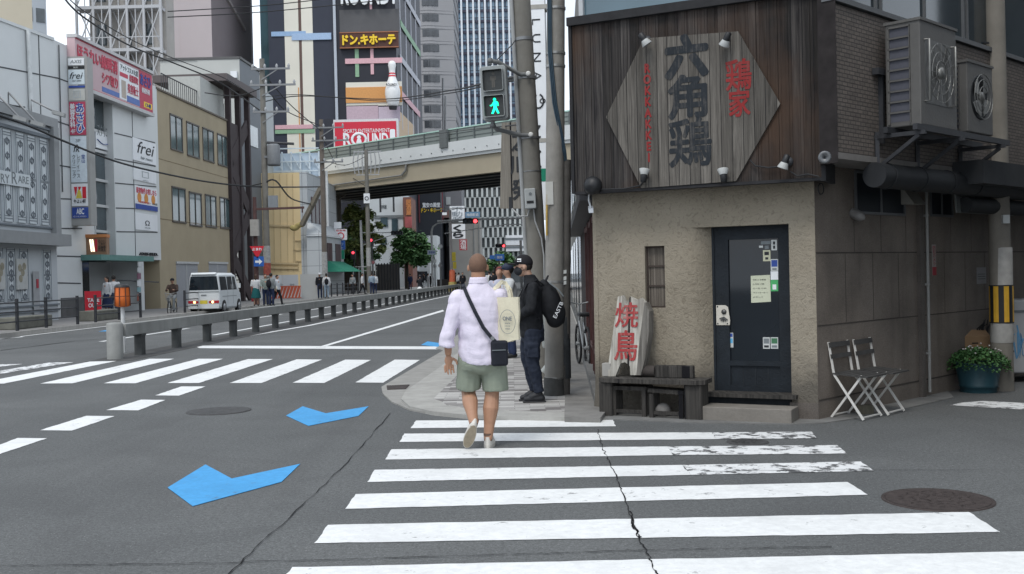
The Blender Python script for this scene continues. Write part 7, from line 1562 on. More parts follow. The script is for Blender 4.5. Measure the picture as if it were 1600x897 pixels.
# lamp column and its signs
d = 100.0; t = thing('street_lamp', 'pale street lamp with a curved arm right of the dark tree', 'street lamp', (D(676, 440, d).x, d, 0)); bx = D(676, 440, d).x; zt = D(674, 349, d).z
m = MB(); m.tube([(bx, d, 0), (bx, d, zt - .8), (bx + .15, d, zt - .3), (bx + .6, d, zt), (bx + 2.0, d, zt + .1)], [.12, .10, .08, .07, .06], 8); m.build('column', plain('lamp_pale', (.42, .43, .43), .5), t)
m = MB(); m.obox((bx + 2.2, d, zt + .08), (1, 0, 0), (0, 1, 0), (0, 0, 1), .4, .12, .06); m.build('lamp_head', STEEL, t)
board(668, 391, 681, 398, 99.5, plain('pale_sign_blue', (.40, .46, .56), .5), 'pale blue name board on the curved street lamp', [('曽根崎', .15, .85, .25, .75, INKB, {})], .06)
def rsign(x, y, r, d, label, ring, face):
    c = D(x, y, d); k = d / FPX; t = thing('round_sign', label, 'road sign', tuple(c), 'round road signs at the far junction'); m = MB(); m.lathe(c, [(r * k, 0), (r * k, .05)], 18, 0, (0, -1, 0)); m.build('rim', ring, t); m = MB(); m.lathe(c + Vector((0, -.051, 0)), [(r * k * .72, 0), (r * k * .72, .01)], 18, 0, (0, -1, 0)); m.build('face', face, t)
    m = MB(); m.tube([(c.x, d + .08, 0), (c.x, d + .08, c.z + .3)], .05, 6); m.build('post', STEEL, t)
rsign(679, 408, 3, 99.4, 'round road sign on the lamp column under the pale blue board, the upper one', GPAINT, PAL); rsign(679.5, 416, 3, 99.6, 'round road sign on the lamp column under the pale blue board, the lower one', GPAINT, PAL)
rsign(688, 385, 3.6, 98, 'high round road sign between the lamp column and the gantry', GPAINT, PAL); rsign(687.5, 415, 3, 98.5, 'low round road sign between the lamp column and the gantry', GPAINT, plain('sign_pinkish', (.4, .34, .34), .6)); rsign(583, 410, 3.2, 96, 'round no entry style sign beside the comb pole', plain('sign_darkring', (.10, .08, .09), .6), plain('sign_redface', (.22, .08, .09), .6))
board(774, 397, 788, 407, 108, plain('guide_blue', (.035, .13, .40), .5), 'blue direction sign between the heads of the two men', [('国道', .2, .8, .3, .7, SIGNW, {})], .06, 'road_sign')
board(765, 399, 773, 405, 109, plain('guide_blue', (.035, .13, .40), .5), 'smaller blue direction sign behind the bald man head', (), .06, 'road_sign')
t = thing('yellow_banner', 'yellow vertical banner strapped to the gantry mast', 'banner', tuple(D(708, 405, 96))); m = MB(); a, b = D(706.5, 408, 96.2), D(712, 394, 96.2); m.box(a.x, b.x, 96.1, 96.16, a.z, b.z); a, b = D(708, 420, 96.2), D(713, 409, 96.2); m.box(a.x, b.x, 96.1, 96.16, a.z, b.z); m.build('cloth', plain('banner_yellow', (.58, .46, .05), .7), t)
t = thing('roadwork_barrel', 'orange and yellow traffic barrel at the foot of the gantry mast', 'barrel', tuple(D(707, 455, 95))); bx = D(707, 440, 95).x; m = MB(); m.lathe((bx, 95, 0), [(.4, 0), (.36, .9)], 14); m.build('base', plain('barrel_yellow', (.50, .40, .14), .6), t); m = MB(); m.lathe((bx, 95, .9), [(.3, 0), (.26, 1.0), (.1, 1.1)], 14); m.build('top', plain('barrel_orange', (.55, .13, .06), .6), t)
# shelter posts under the deck
t = thing('pipe_frame', 'pale pipe frame enclosure by the comb pole', 'frame', tuple(D(575, 470, 98))); m = MB()
for x in (553, 562, 580, 588): p = D(x, 470, 98); m.tube([(p.x, 98, 0), (p.x, 98, D(570, 417, 98).z)], .045, 6)
m.tube([D(552, 417, 98), D(589, 417, 98)], .045, 6); m.tube([D(552, 423, 98), D(589, 423, 98)], .03, 6); m.build('pipes', plain('pipe_frame_pale', (.40, .41, .40), .5), t)
# ------ overhead wires
def wire(pts, r, label, mat=None, group='overhead power lines'):
    P = [D(*p) for p in pts]; o = [P[0]]
    for i in range(len(P) - 1):                        # Catmull-Rom through the measured points
        a = P[max(i - 1, 0)]; b = P[i]; c = P[i + 1]; e = P[min(i + 2, len(P) - 1)]
        for k in range(1, 7):
            u = k / 6; o.append(.5 * ((2 * b) + (c - a) * u + (2 * a - 5 * b + 4 * c - e) * u * u + (3 * b - a - 3 * c + e) * u ** 3))
    m = MB(); m.tube(o, r, 5); tag(m.build('power_line', mat or RUB), label, 'power line', group)
wire([(-40, 168, 36), (40, 195, 38), (103, 222, 41), (180, 252, 46), (250, 270, 50), (330, 285, 55), (408, 292, 59), (500, 292, 73)], .045, 'heavy black cable sagging past the sign column and the tan office')
wire([(-40, 45, 38), (30, 60, 42), (70, 72, 46), (110, 72, 48)], .05, 'twisted cable looping across the top of the panelled block')
wire([(-20, 150, 36), (20, 165, 40), (90, 172, 44)], .03, 'cable above the flood lamps at the left edge')
wire([(95, -10, 40), (128, 25, 44), (200, 70, 50), (265, 96, 56), (345, 130, 60), (405, 172, 59)], .04, 'bundled cable running down past the scaffolded tower')
wire([(100, -10, 40), (132, 18, 44), (205, 62, 50), (268, 90, 56), (350, 122, 60), (410, 160, 59)], .025, 'thin cable just above the bundled one by the scaffolded tower')
wire([(262, 18, 60), (420, 8, 64), (560, -8, 66)], .03, 'upper thin wire crossing the rose tower')
wire([(262, 27, 60), (420, 18, 64), (640, -4, 66)], .03, 'lower thin wire crossing the rose tower')
wire([(408, 160, 59), (470, 150, 62), (600, 155, 60), (700, 142, 45), (768, 128, 22), (818, 118, 15.1)], .03, 'black wire crossing the leisure building above the red signboard')
wire([(408, 152, 59), (470, 148, 62), (600, 158, 60), (700, 146, 45), (768, 132, 22), (818, 124, 15.1)], .022, 'second wire just below the one above the red signboard')
wire([(425, 150, 59), (450, 175, 64), (500, 196, 73)], .03, 'short wire from the transformer pole to the pole by the awning')
wire([(420, 125, 59), (455, 165, 66), (502, 205, 73)], .03, 'slack wire between the transformer pole and the awning pole')
wire([(504, 215, 73), (530, 262, 100), (570, 290, 91)], .03, 'wire from the awning pole into the shade of the elevated road')
wire([(412, 288, 59), (430, 282, 60), (455, 310, 70), (486, 319, 84)], .05, 'drooping service cable across the yellow wall')
wire([(504, 250, 73), (540, 258, 85), (570, 245, 91)], .025, 'thin wire along the edge girder of the elevated road')
wire([(385, 292, 66), (412, 286, 59)], .03, 'short wire from the stair tower to the transformer pole')
wire([(640, 215, 60), (715, 205, 40), (800, 196, 18), (824, 194, 15.1)], .012, 'faint wire crossing the sound barrier towards the leaning pole')
wire([(320, 145, 62), (370, 150, 60), (408, 138, 59)], .03, 'wire over the stair tower roof')
# ================================================================ VEHICLES
def V(*a): return Vector(a)
TYRE = plain('tyre', (.018, .018, .019), .85, .2, 20); RIMM = plain('rim_alloy', (.38, .39, .40), .35, .1, 8, .5, .7); VANW = plain('van_white', (.62, .65, .66), .3, .03, 1, .6, 0, .06)
vb = G(319, 491); vd = Vector((S, 1, 0)).normalized()
van = thing('white_van', 'white boxy microvan with lit tail lamps and a yellow plate parked by the tan office', 'van', (0, 0, 0))
def vring(y, hw, z0, z1, rw, sh):       # one cross section of the body: sill half width, waist, roof half width
    zb = z0 + (z1 - z0) * .50
    R_ = [(-hw + .05, z0), (-hw, z0 + .10), (-hw, zb), (-rw, z1 - .10), (-rw + .10, z1 - .01), (0, z1 + .012), (rw - .10, z1 - .01), (rw, z1 - .10), (hw, zb), (hw, z0 + .10), (hw - .05, z0)]
    return [V(x, y + sh * ((z - z0) / (z1 - z0)), z) for x, z in R_]
m = MB(); rings = [vring(0.0, .66, .30, 1.80, .58, .06), vring(.05, .735, .24, 1.86, .655, .05), vring(.5, .74, .20, 1.88, .665, 0), vring(2.35, .74, .20, 1.88, .66, 0), vring(2.62, .74, .20, 1.80, .64, 0)]
m.loft(rings, smooth=False)
rb_ = [V(x, y, z) for x, y, z in ((-.74, 2.6, .2), (.74, 2.6, .2), (.70, 3.38, .24), (-.70, 3.38, .24), (-.735, 2.6, 1.1), (.735, 2.6, 1.1), (.68, 3.3, .92), (-.68, 3.3, .92))]; m.hexa(rb_)
m.hexa([V(-.735, 2.6, 1.1), V(.735, 2.6, 1.1), V(.68, 3.2, .94), V(-.68, 3.2, .94), V(-.64, 2.58, 1.79), V(.64, 2.58, 1.79), V(.62, 2.66, 1.76), V(-.62, 2.66, 1.76)]); m.build('body', VANW, van, bevel=.03)
GV = glass('van_glass', (.012, .018, .024), .05, .9, .2)
def quadp(name, pts, mat, par=van, th=(0, -.012, 0)):
    m = MB(); t_ = V(*th); p = [V(*q) for q in pts]; n = len(p); m.add(p + [q + t_ for q in p], [list(range(n)), list(range(n, 2 * n))[::-1]] + [(i, n + i, n + (i + 1) % n, (i + 1) % n) for i in range(n)]); return m.build(name, mat, par)
for s_ in (-1, 1):
    for y in (.62, 2.85): m = MB(); m.lathe((s_ * .735, y, .30), [(.33, 0), (.33, .0075)], 24, 0, (s_, 0, 0)); m.build('wheel_arch', BLACK, van)
quadp('rear_window', [(-.69, .035, 1.10), (.69, .035, 1.10), (.60, .055, 1.72), (-.60, .055, 1.72)], GV)
for s_ in (-1, 1):
    X = s_ * .742
    for a, b in ((.18, 1.12), (1.20, 1.95), (2.02, 2.55)):
        quadp('side_window', [(X, a, 1.08), (X, b, 1.08), (X - s_ * .068, b - (.14 if b > 2.5 else .02), 1.70), (X - s_ * .068, a + .03, 1.70)][::s_], GV, van, (s_ * .004, 0, 0))
    for y in (1.16, 1.99): quadp('door_seam', [(X, y, .42), (X, y + .012, .42), (X, y + .012, 1.70), (X, y, 1.70)][::s_], GRY, van, (s_ * .003, 0, 0))
    quadp('side_moulding', [(X, .4, .78), (X, 2.5, .78), (X, 2.5, .80), (X, .4, .80)][::s_], GRY, van, (s_ * .006, 0, 0))
    tl_ = quadp('tail_lamp', [(s_ * .71, -.012, .50), (s_ * .24, -.012, .50), (s_ * .24, -.012, .60), (s_ * .71, -.012, .62)][::s_], plain('lamp_red', (.42, .02, .03), .3), van, (0, -.02, 0))
    m = MB(); m.lathe((s_ * .42, -.034, .55), [(.055, 0), (.055, .008)], 12, 0, (0, -1, 0)); m.build('bulb', glow('amber_lamp', (1, .62, .22), 3.0), tl_)
    for y in (.62, 2.85):
        m = MB(); m.lathe((s_ * .68, y, .28), [(.20, -.08), (.28, -.07), (.28, .07), (.20, .085)], 24, 0, (s_, 0, 0)); wh = m.build('wheel', TYRE, van)
        m = MB(); m.lathe((s_ * .68, y, .28), [(.19, .05), (.19, .088), (.06, .10), (0, .10)], 18, 0, (s_, 0, 0)); m.build('rim', RIMM, wh)
    m = MB(); m.tube([V(s_ * .74, 2.48, 1.18), V(s_ * .84, 2.46, 1.22)], .02, 6); m.obox((s_ * .88, 2.46, 1.26), (1, 0, 0), (0, 1, 0), (0, 0, 1), .07, .05, .11); m.build('mirror', VANW, van)
quadp('licence_plate', [(-.17, -.016, .47), (.17, -.016, .47), (.17, -.016, .63), (-.17, -.016, .63)], plain('plate_yellow', (.62, .50, .06), .5), van)
quadp('bumper', [(-.70, -.01, .26), (.70, -.01, .26), (.72, -.01, .46), (-.72, -.01, .46)], VANW, van, (0, -.04, 0)); quadp('tailgate_handle', [(-.12, .02, .86), (.12, .02, .86), (.12, .02, .89), (-.12, .02, .89)], GRY, van, (0, -.03, 0))
quadp('tailgate_line', [(-.71, .0, 1.02), (.71, .0, 1.02), (.71, .0, 1.03), (-.71, .0, 1.03)], GRY, van, (0, .04, 0)); quadp('roof_spoiler', [(-.56, .02, 1.80), (.56, .02, 1.80), (.58, .16, 1.88), (-.58, .16, 1.88)], VANW, van, (0, -.06, .02))
van.location = (vb.x, vb.y, 0); van.rotation_euler = (0, 0, -math.atan(S))
def bicycle(loc, rz, label, basket=True, group=None):
    t = thing('bicycle', label, 'bicycle', (0, 0, 0), group)
    FR_ = plain('bike_silver', (.30, .31, .31), .4, .1, 9, .5, .4)
    for y in (-.52, .52):
        m = MB(); m.tube([V(0, y + .31 * math.cos(R(a)), .33 + .31 * math.sin(R(a))) for a in range(0, 361, 15)], .020, 6, cap=False); w_ = m.build('wheel', TYRE, t)
        m = MB()
        for k in range(12): a = R(k * 30); m.bar((0, y, .33), (0, y + .30 * math.cos(a), .33 + .30 * math.sin(a)), .004)
        m.lathe((0, y, .33), [(.03, -.04), (.03, .04)], 8, 0, (1, 0, 0)); m.build('spokes', FR_, w_)
    m = MB()
    for a, b in (((0, -.52, .33), (0, -.05, .30)), ((0, -.05, .30), (0, -.18, .80)), ((0, -.52, .33), (0, -.16, .70)), ((0, -.05, .30), (0, .36, .70)), ((0, .33, .82), (0, .52, .33)), ((0, .33, .82), (0, .30, .98))): m.tube([V(*a), V(*b)], .016, 6)
    m.build('frame', FR_, t)
    m = MB(); m.tube([V(-.28, .12, 1.02), V(-.20, .26, 1.02), V(0, .30, .98), V(.20, .26, 1.02), V(.28, .12, 1.02)], .012, 6); m.build('handlebar', FR_, t)
    m = MB(); m.obox((0, -.20, .83), (1, 0, 0), (0, 1, 0), (0, 0, 1), .09, .13, .03); m.build('saddle', BLACK, t, bevel=.02)
    if basket:
        m = MB()
        for z in (.72, .82, .92, 1.0): m.tube([V(x * (.13 + (z - .7) * .1), .46 + y * .10, z) for x, y in ((-1, -1), (1, -1), (1, 1), (-1, 1), (-1, -1))], .008, 4, cap=False)
        for k in range(14): a = 2 * math.pi * k / 14; c, s_ = math.cos(a), math.sin(a); q = max(abs(c), abs(s_)); m.bar((.13 * c / q, .46 + .1 * s_ / q, .72), (.16 * c / q, .46 + .1 * s_ / q, 1.0), .006)
        m.build('basket', plain('basket_grey', (.22, .22, .21), .6), t)
    t.location = loc; t.rotation_euler = (0, 0, rz); return t
# ================================================================ PEOPLE
def limb(m, pts, rs, flat=None): m.tube([V(*p) for p in pts], rs, 12, flat=flat)
CLO = {}
def cloth(name, c, var=.14): return plain(name, c, .9, var, 18, .15, 0, 0, .25, 220)
def seg2(m, a, b, ra, rb_): m.tube([V(*a), V(*b)], [ra, rb_], 10); m.ell(a, (ra,) * 3, None, 10, 6); m.ell(b, (rb_,) * 3, None, 10, 6)
def figure(label, loc, rz, h, top, bot, hair=HAIR, sw=(.0, .0), arms=((-.02, .05), (-.02, .05)), skirt=None, hat=None, group=None, shorts=False, bag=None, lean=0, seat=False, shoes=None, sleeves=True, coat=False):
    """arms: per side (elbow forward, hand forward); sw: per side foot forward"""
    t = thing('person', label, 'person', (0, 0, 0), group); k = h / 1.7; Z = lambda z: z * k
    sh = {}; b = MB(); to = MB(); bo = MB(); so = MB()
    ly = lambda z: lean * max(0, z - .9)
    hy = ly(1.6) + .01
    b.ell((0, hy + .01, Z(1.585)), (.076 * k, .093 * k, .112 * k), None, 14, 10); b.ell((0, hy + .10 * k, Z(1.565)), (.014, .018, .022), None, 6, 5); seg2(b, (0, ly(1.4), Z(1.38)), (0, hy - .01, Z(1.52)), .052 * k, .050 * k)
    for s_ in (-1, 1): b.ell((s_ * .077 * k, hy, Z(1.58)), (.014, .022, .030), None, 6, 5)
    seg2(b, (-.10, ly(1.3), Z(1.34)), (.10, ly(1.3), Z(1.34)), .08 * k, .08 * k); seg2(b, (0, ly(1.3), Z(1.3)), (0, 0, Z(.95)), .12 * k, .12 * k)
    for i, s_ in enumerate((-1, 1)):
        ef, hf = arms[i]; S_ = (s_ * .185 * k, ly(1.36), Z(1.37)); E_ = (s_ * .245 * k, ly(1.1) + ef, Z(1.10 + max(0, ef) * .3)); H_ = (s_ * (.235 - .35 * max(0, hf - .15)) * k, ly(.9) + hf, Z(.86 + max(0, hf - .08) * 1.0))
        seg2(b, S_, E_, .045 * k, .038 * k); seg2(b, E_, H_, .036 * k, .026 * k); d = (V(*H_) - V(*E_)).normalized(); c = V(*H_) + d * .06; b.ell(c, (.022, .035, .06), d.to_track_quat('Z', 'Y').to_matrix(), 8, 6); seg2(b, c + V(0, .03, 0), c + V(0, .045, -.03), .011, .010)
        q = V(*S_).lerp(V(*E_), .55 if not sleeves else 1); seg2(to, S_, q, .064 * k, .056 * k)
        if sleeves is True: seg2(to, E_, V(*E_).lerp(V(*H_), .8), .053 * k, .045 * k)
        if seat: K_ = (s_ * .12, .40, Z(.80) - .10 * sw[i]); A_ = (s_ * .11, .30 + sw[i] * .3, Z(.36) - .25 * sw[i]); HP = (s_ * .09, 0, Z(.90))
        else: HP = (s_ * .09 * k, 0, Z(.88)); K_ = (s_ * .095 * k, sw[i] * .5 + .03, Z(.48)); A_ = (s_ * .10 * k, sw[i] - (.05 if sw[i] < 0 else 0), Z(.09) + (.08 if sw[i] < -.1 else 0))
        seg2(b, HP, K_, .070 * k, .048 * k); seg2(b, K_, A_, .048 * k, .034 * k); f_ = V(A_[0], A_[1] + .13, max(.03, A_[2] - .055)); seg2(so, (A_[0], A_[1] - .03, A_[2] - .035), f_, .042, .038)
        if skirt is None:
            seg2(bo, HP, K_, .098 * k, .068 * k)
            if not shorts: seg2(bo, K_, A_, .068 * k, .056 * k)
    el = lambda z, rx, ry: [V(rx * k * math.cos(a), ly(z) + ry * k * math.sin(a), Z(z)) for a in [2 * math.pi * j / 16 for j in range(16)]]
    hem = .62 if coat else .86
    to.loft([el(hem, .175, .125), el(1.0, .165, .12), el(1.2, .19, .125), el(1.34, .20, .11), el(1.40, .15, .085), el(1.45, .07, .065)])
    bo.loft([el(.80, .16, .12), el(.95, .165, .12), el(1.0, .155, .112)])
    if skirt: bo.loft([el(skirt, .27, .22), el(.75, .22, .17), el(1.0, .155, .115)])
    fuse(b, .022, 2).build('body', SKIN, t); fuse(to, .022, 3, [(.012, (7, 7, 5))]).build('shirt', top, t); fuse(bo, .024, 3, [(.012, (8, 8, 4))]).build('skirt' if skirt else ('shorts' if shorts else 'trousers'), bot, t); fuse(so, .016, 2).build('shoes', shoes or BLACK, t)
    hm = MB(); hm.ell((0, hy - .012, Z(1.612)), (.086 * k, .100 * k, .104 * k), None, 14, 9)
    if isinstance(hair, tuple): hm.ell((0, hy - .06, Z(1.52)), (.07, .05, .13), None, 10, 7); hair = hair[0]
    for v in hm.v:
        if v.y > hy + .03 and v.z < Z(1.62): v.y = hy + .03 - .03
    hm.build('hair', hair, t)
    if hat:
        m = MB(); m.ell((0, hy, Z(1.64)), (.094 * k, .108 * k, .085 * k), None, 14, 9); m.obox((0, hy + .12 * k, Z(1.625)), (1, 0, 0), (0, 1, -.12), (0, .12, 1), .07 * k, .07 * k, .006); m.build('cap', hat, t)
    if bag:
        m = MB(); m.ell((bag[1], bag[2], Z(bag[3])), bag[4], None, 12, 8); m.tube([V(bag[1] * .6, bag[2] * .5, Z(1.42)), V(bag[1], bag[2], Z(bag[3] + .15))], .015, 6); m.build('bag', bag[0], t)
    t.location = loc; t.rotation_euler = (0, 0, rz); return t
def at(px, z_feet, d): p = D(px, 440, d); return (p.x, d, z_feet)
cW = cloth('cloth_white', (.56, .57, .58)); cK = cloth('cloth_black', (.020, .021, .025)); cN = cloth('cloth_navy', (.025, .035, .075)); cG = cloth('cloth_grey', (.20, .22, .23)); cD = cloth('cloth_denim', (.055, .080, .125)); cT = cloth('cloth_teal', (.018, .105, .110)); cB = cloth('cloth_check', (.22, .26, .24), .5); cBR = cloth('cloth_brown', (.060, .042, .036)); cL = cloth('cloth_pale_blue', (.26, .33, .40)); cSK = cloth('cloth_silver', (.52, .55, .58)); HR = plain('reddish_hair', (.16, .030, .022), .7, .3, 40); HBR = plain('brown_hair', (.050, .028, .018), .7, .3, 50)
PV = 'people on the far pavement'
figure('long haired person in a black pinafore at the takeaway entrance', at(167, .14, 44.5), R(150), 1.66, cW, cN, (HAIR, 1), skirt=.35, group=PV)
figure('man in a white top facing the entrance, half hidden by the orange marker drum', at(177.5, .14, 44.8), R(20), 1.70, cW, cD, group=PV)
bk_ = bicycle((D(268, 440, 46.6).x, 46.6, .0), R(184), 'silver shopping bicycle with a front basket ridden towards the camera by the kerb')
cp_ = D(268, 440, 46.6); figure('cyclist in a dark brown jacket and cap riding a silver bicycle by the kerb', (cp_.x + .0, 46.78, .0), R(184), 1.66, cBR, cG, seat=True, hat=cK, arms=((.18, .40), (.18, .40)), sw=(.25, -.2), lean=.12, group=PV)
PX = lambda x, d=55: at(x, .14, d)
figure('woman in a white blouse and long teal skirt, leftmost of the waiting four', PX(399.5), R(10), 1.64, cW, cT, (HBR, 1), skirt=.42, group=PV, sleeves='half')
figure('person in a pale checked shirt and dark trousers, second of the waiting four', PX(414.5), R(-160), 1.66, cB, cN, HBR, group=PV, arms=((.05, .22), (.05, .22)))
figure('person with a dark backpack and grey shirt, third of the waiting four', PX(423.5, 54.6), R(-25), 1.70, cG, cN, group=PV, bag=(cK, 0, -.20, 1.15, (.15, .10, .22)))
figure('woman stepping forward with a cream shoulder bag, rightmost of the waiting four', PX(433, 56), R(-110), 1.60, cSK, cK, group=PV, sw=(.22, -.25), bag=(cloth('canvas_cream', (.50, .46, .38)), .22, -.02, .95, (.06, .16, .14)))
figure('person in black with a white cap in front of the site gate', PX(499.5, 71), R(190), 1.72, cK, cN, hat=cW, group=PV, coat=True)
figure('person in white with a black backpack and pale jeans beside the one in black', PX(510, 70.5), R(10), 1.68, cW, cL, group=PV, bag=(cK, 0, -.2, 1.15, (.14, .09, .22)))
figure('walker in a white shirt and dark trousers left of the comb pole', PX(566, 84), R(-80), 1.68, cW, cK, group=PV, sw=(.2, -.2))
figure('left one of two people in dark blue trousers right of the comb pole', PX(581, 84), R(15), 1.70, cL, cN, group=PV); figure('right one of two people in dark blue trousers right of the comb pole', PX(585.5, 85), R(-5), 1.66, cSK, cN, group=PV)
figure('person in a grey top among the railings near the green awning', PX(551, 86), R(170), 1.62, cG, cK, group=PV)
FC = 'people at the far junction'
for i, (x, d, a, b, l, rz) in enumerate(((641, 108, cN, cN, 'figure in navy under the dark street tree', 30), (663, 106, cK, cW, 'figure in a black top crossing by the street lamp', 80), (669, 107, cW, cW, 'figure all in white crossing by the street lamp', -60), (674, 107.5, cK, cK, 'figure all in black right of the one in white', 10), (712, 95, cBR, cK, 'figure in dark maroon right of the roadwork barrel', 0), (717, 94, cW, cK, 'figure in a white top near the roadwork barrel', 40), (723, 90, cK, cK, 'dark dressed figure close to the bald man shoulder', 190), (765, 62, cW, cN, 'figure in white glimpsed just right of the bald head', 0), (771, 60, cK, cN, 'figure in black behind the red haired person', 15))):
    figure(l, at(x, .05, d), R(rz), 1.68, a, b, group=FC)
# scooter with its rider, seen from behind
t = thing('motor_scooter', 'white and black motor scooter ridden away along the far lane', 'scooter', (0, 0, 0)); p = G(657, 462); m = MB(); m.ell((0, -.1, .62), (.2, .55, .22)); m.ell((0, .55, .62), (.18, .14, .36)); fuse(m, .03, 2).build('body', BLACK, t)
m = MB(); m.ell((0, -.62, .52), (.19, .10, .17)); m.build('tail', WPAINT, t)
for y in (-.5, .6): m = MB(); m.lathe((0, y, .23), [(.15, -.05), (.23, -.04), (.23, .04), (.15, .05)], 18, 0, (1, 0, 0)); m.build('wheel', TYRE, t)
m = MB(); m.tube([V(-.3, .42, 1.02), V(0, .5, 1.0), V(.3, .42, 1.02)], .02, 6); m.build('handlebar', BLACK, t)
t.location = (p.x, p.y, 0); figure('scooter rider in black with a dark helmet riding away', (p.x, p.y - .2, -.1), 0, 1.68, cK, cK, plain('helmet', (.03, .03, .035), .3), seat=True, arms=((.15, .4), (.15, .4)), group=FC)
# two younger people on the near pavement, half hidden by the leading pair
b = G(802, 552, .05); nv = figure('young man in a navy cap and white printed shirt looking down at his phone', (D(798, 440, 18.6).x, 18.6, .05), R(105), 1.66, cloth('cloth_print', (.50, .52, .53), .3), cN, hat=plain('cap_navy', (.020, .030, .060), .7), arms=((.12, .30), (.12, .30)), lean=.06)
figure('young person with red hair and a pale lilac top behind the navy cap', (D(781, 440, 21).x, 21, .05), R(172), 1.63, cloth('cloth_lilac', (.42, .43, .52)), cD, HR, hat=None)
bicycle((1.10, 16.6, .05), R(4), 'dark bicycle leaning by the street wall of the restaurant, its wheel showing behind the poles', basket=False)
# orange marker drum on its post
t = thing('marker_post', 'orange ribbed marker drum with a dark cap on a white post at the barrier end', 'road marker', (sl(-8.98, 22.5), 22.9, 0)); b = D(191.5, 480, 23.0); b.z = 0; k = 23.0 / FPX; zz = lambda y: D(191, y, 23.0).z
m = MB(); m.tube([b, b + V(0, 0, zz(478))], .045, 10); m.build('post', plain('post_white', (.55, .56, .56), .5), t)
m = MB(); m.lathe(b, [(.12, zz(479.5)), (.165, zz(478)), (.170, zz(464)), (.155, zz(449))], 8); m.build('drum', plain('drum_orange', (.62, .14, .025), .5, .08, 4, .4, 0, .2), t)
m = MB(); m.lathe(b, [(.162, zz(449.2)), (.155, zz(446.5)), (.11, zz(444)), (0, zz(443.5))], 14); m.build('cap', BLACK, t)
m = MB()
for j in range(8): a = 2 * math.pi * j / 8; m.bar(b + V(.158 * math.cos(a), .158 * math.sin(a), zz(449)), b + V(.172 * math.cos(a), .172 * math.sin(a), zz(478)), .02)
m.lathe(b, [(.171, zz(463.4)), (.172, zz(462.4))], 8); m.build('ribs', plain('rib_dark', (.10, .03, .015), .7), t)
# ---------------------------------------------------------------- the walking man
hb = G(750, 699); W_ = thing('person', 'bald man in a pale lilac shirt and sage shorts walking away over the crosswalk', 'person', (hb.x, hb.y, 0))
HO = Vector((hb.x, hb.y, 0))
def fin(m): m.v = [v + HO for v in m.v]; return m
def el2(z, cx, cy, rx, ry, n=24, p=1.0): return [V(cx + rx * math.copysign(abs(math.cos(a)) ** p, math.cos(a)), cy + ry * math.copysign(abs(math.sin(a)) ** p, math.sin(a)), z) for a in [2 * math.pi * j / n for j in range(n)]]
# pose: left foot lifted behind, right foot planted
Lh, Lk, La = (-.085, 0, .86), (-.095, .10, .475), (-.045, -.14, .235); Rh, Rk, Ra = (.115, 0, .86), (.118, .035, .47), (.075, -.035, .085)
Ls, Le, Lw = (-.168, -.01, 1.345), (-.262, -.06, 1.06), (-.262, -.03, .835); Rs, Re, Rw = (.212, .0, 1.345), (.30, .10, 1.10), (.20, .30, 1.06)
def hand(m, w, d, side, palm, k=1.0, curl=.35):
    """palm and five bent fingers; w wrist, d pointing down the hand, palm = facing direction"""
    d = V(*d).normalized(); n = V(*palm).normalized(); x = d.cross(n).normalized() * side; w = V(*w)
    c = w + d * .045 * k; m.ell(c, (.037 * k, .016 * k, .048 * k), Matrix((x, n, d)).transposed(), 12, 8)
    for j, (off, L1) in enumerate(((-.033, .070), (-.011, .080), (.011, .076), (.032, .060))):
        a = c + x * off * k + d * .036 * k; b1 = a + (d + n * curl * .5 + x * off * 5.0).normalized() * L1 * .5 * k; e = b1 + (d + n * curl * 1.6).normalized() * L1 * .5 * k
        m.tube([a, b1, e], [.0098 * k, .0088 * k, .0076 * k], 8); m.ell(e, (.0076 * k,) * 3, None, 8, 5); m.ell(b1, (.0088 * k,) * 3, None, 8, 5)
    a = c - x * .034 * k - d * .015 * k; b1 = a + (-x * .8 + d * .6 + n * .5).normalized() * .036 * k; e = b1 + (d + n * .3 - x * .15).normalized() * .030 * k
    m.tube([a, b1, e], [.0130 * k, .0115 * k, .009 * k], 8); m.ell(e, (.009 * k,) * 3, None, 8, 5); m.ell(b1, (.0115 * k,) * 3, None, 8, 5)
m = MB()
hc_ = V(.018, .012, 1.615)
m.ell(hc_ + V(0, -.012, .018), (.080, .098, .098), None, 20, 14); m.ell(hc_ + V(0, .030, -.045), (.060, .066, .075), None, 16, 10); m.ell(hc_ + V(0, .103, -.012), (.014, .020, .026), None, 8, 6); m.ell(hc_ + V(0, .088, -.075), (.026, .016, .010), None, 8, 6)
for s_ in (-1, 1): m.ell(hc_ + V(s_ * .086, .004, -.012), (.011, .022, .032), Matrix.Rotation(R(s_ * -18), 3, 'Z'), 10, 7); m.ell(hc_ + V(s_ * .031, .082, .008), (.014, .012, .010), None, 8, 6)
limb(m, [(.020, -.008, 1.38), (.020, -.010, 1.48), (.019, -.010, 1.56)], [.060, .063, .064]); seg2(m, (-.12, 0, 1.34), (.16, 0, 1.34), .05, .05); limb(m, [(.02, 0, 1.33), (.02, .01, 1.15), (.02, 0, .86)], [.095, .12, .12])
for a, b, c in ((Ls, Le, Lw), (Rs, Re, Rw)):
    seg2(m, a, b, .054, .044); p = V(*b).lerp(V(*c), .35); limb(m, [b, p, c], [.043, .044, .028])
hand(m, Lw, (.02, .02, -1), 1, (.45, -1, 0), 1.08, .16); hand(m, Rw, (-.6, .8, .1), 1, (-.6, -.6, .2), 1.0, .9)
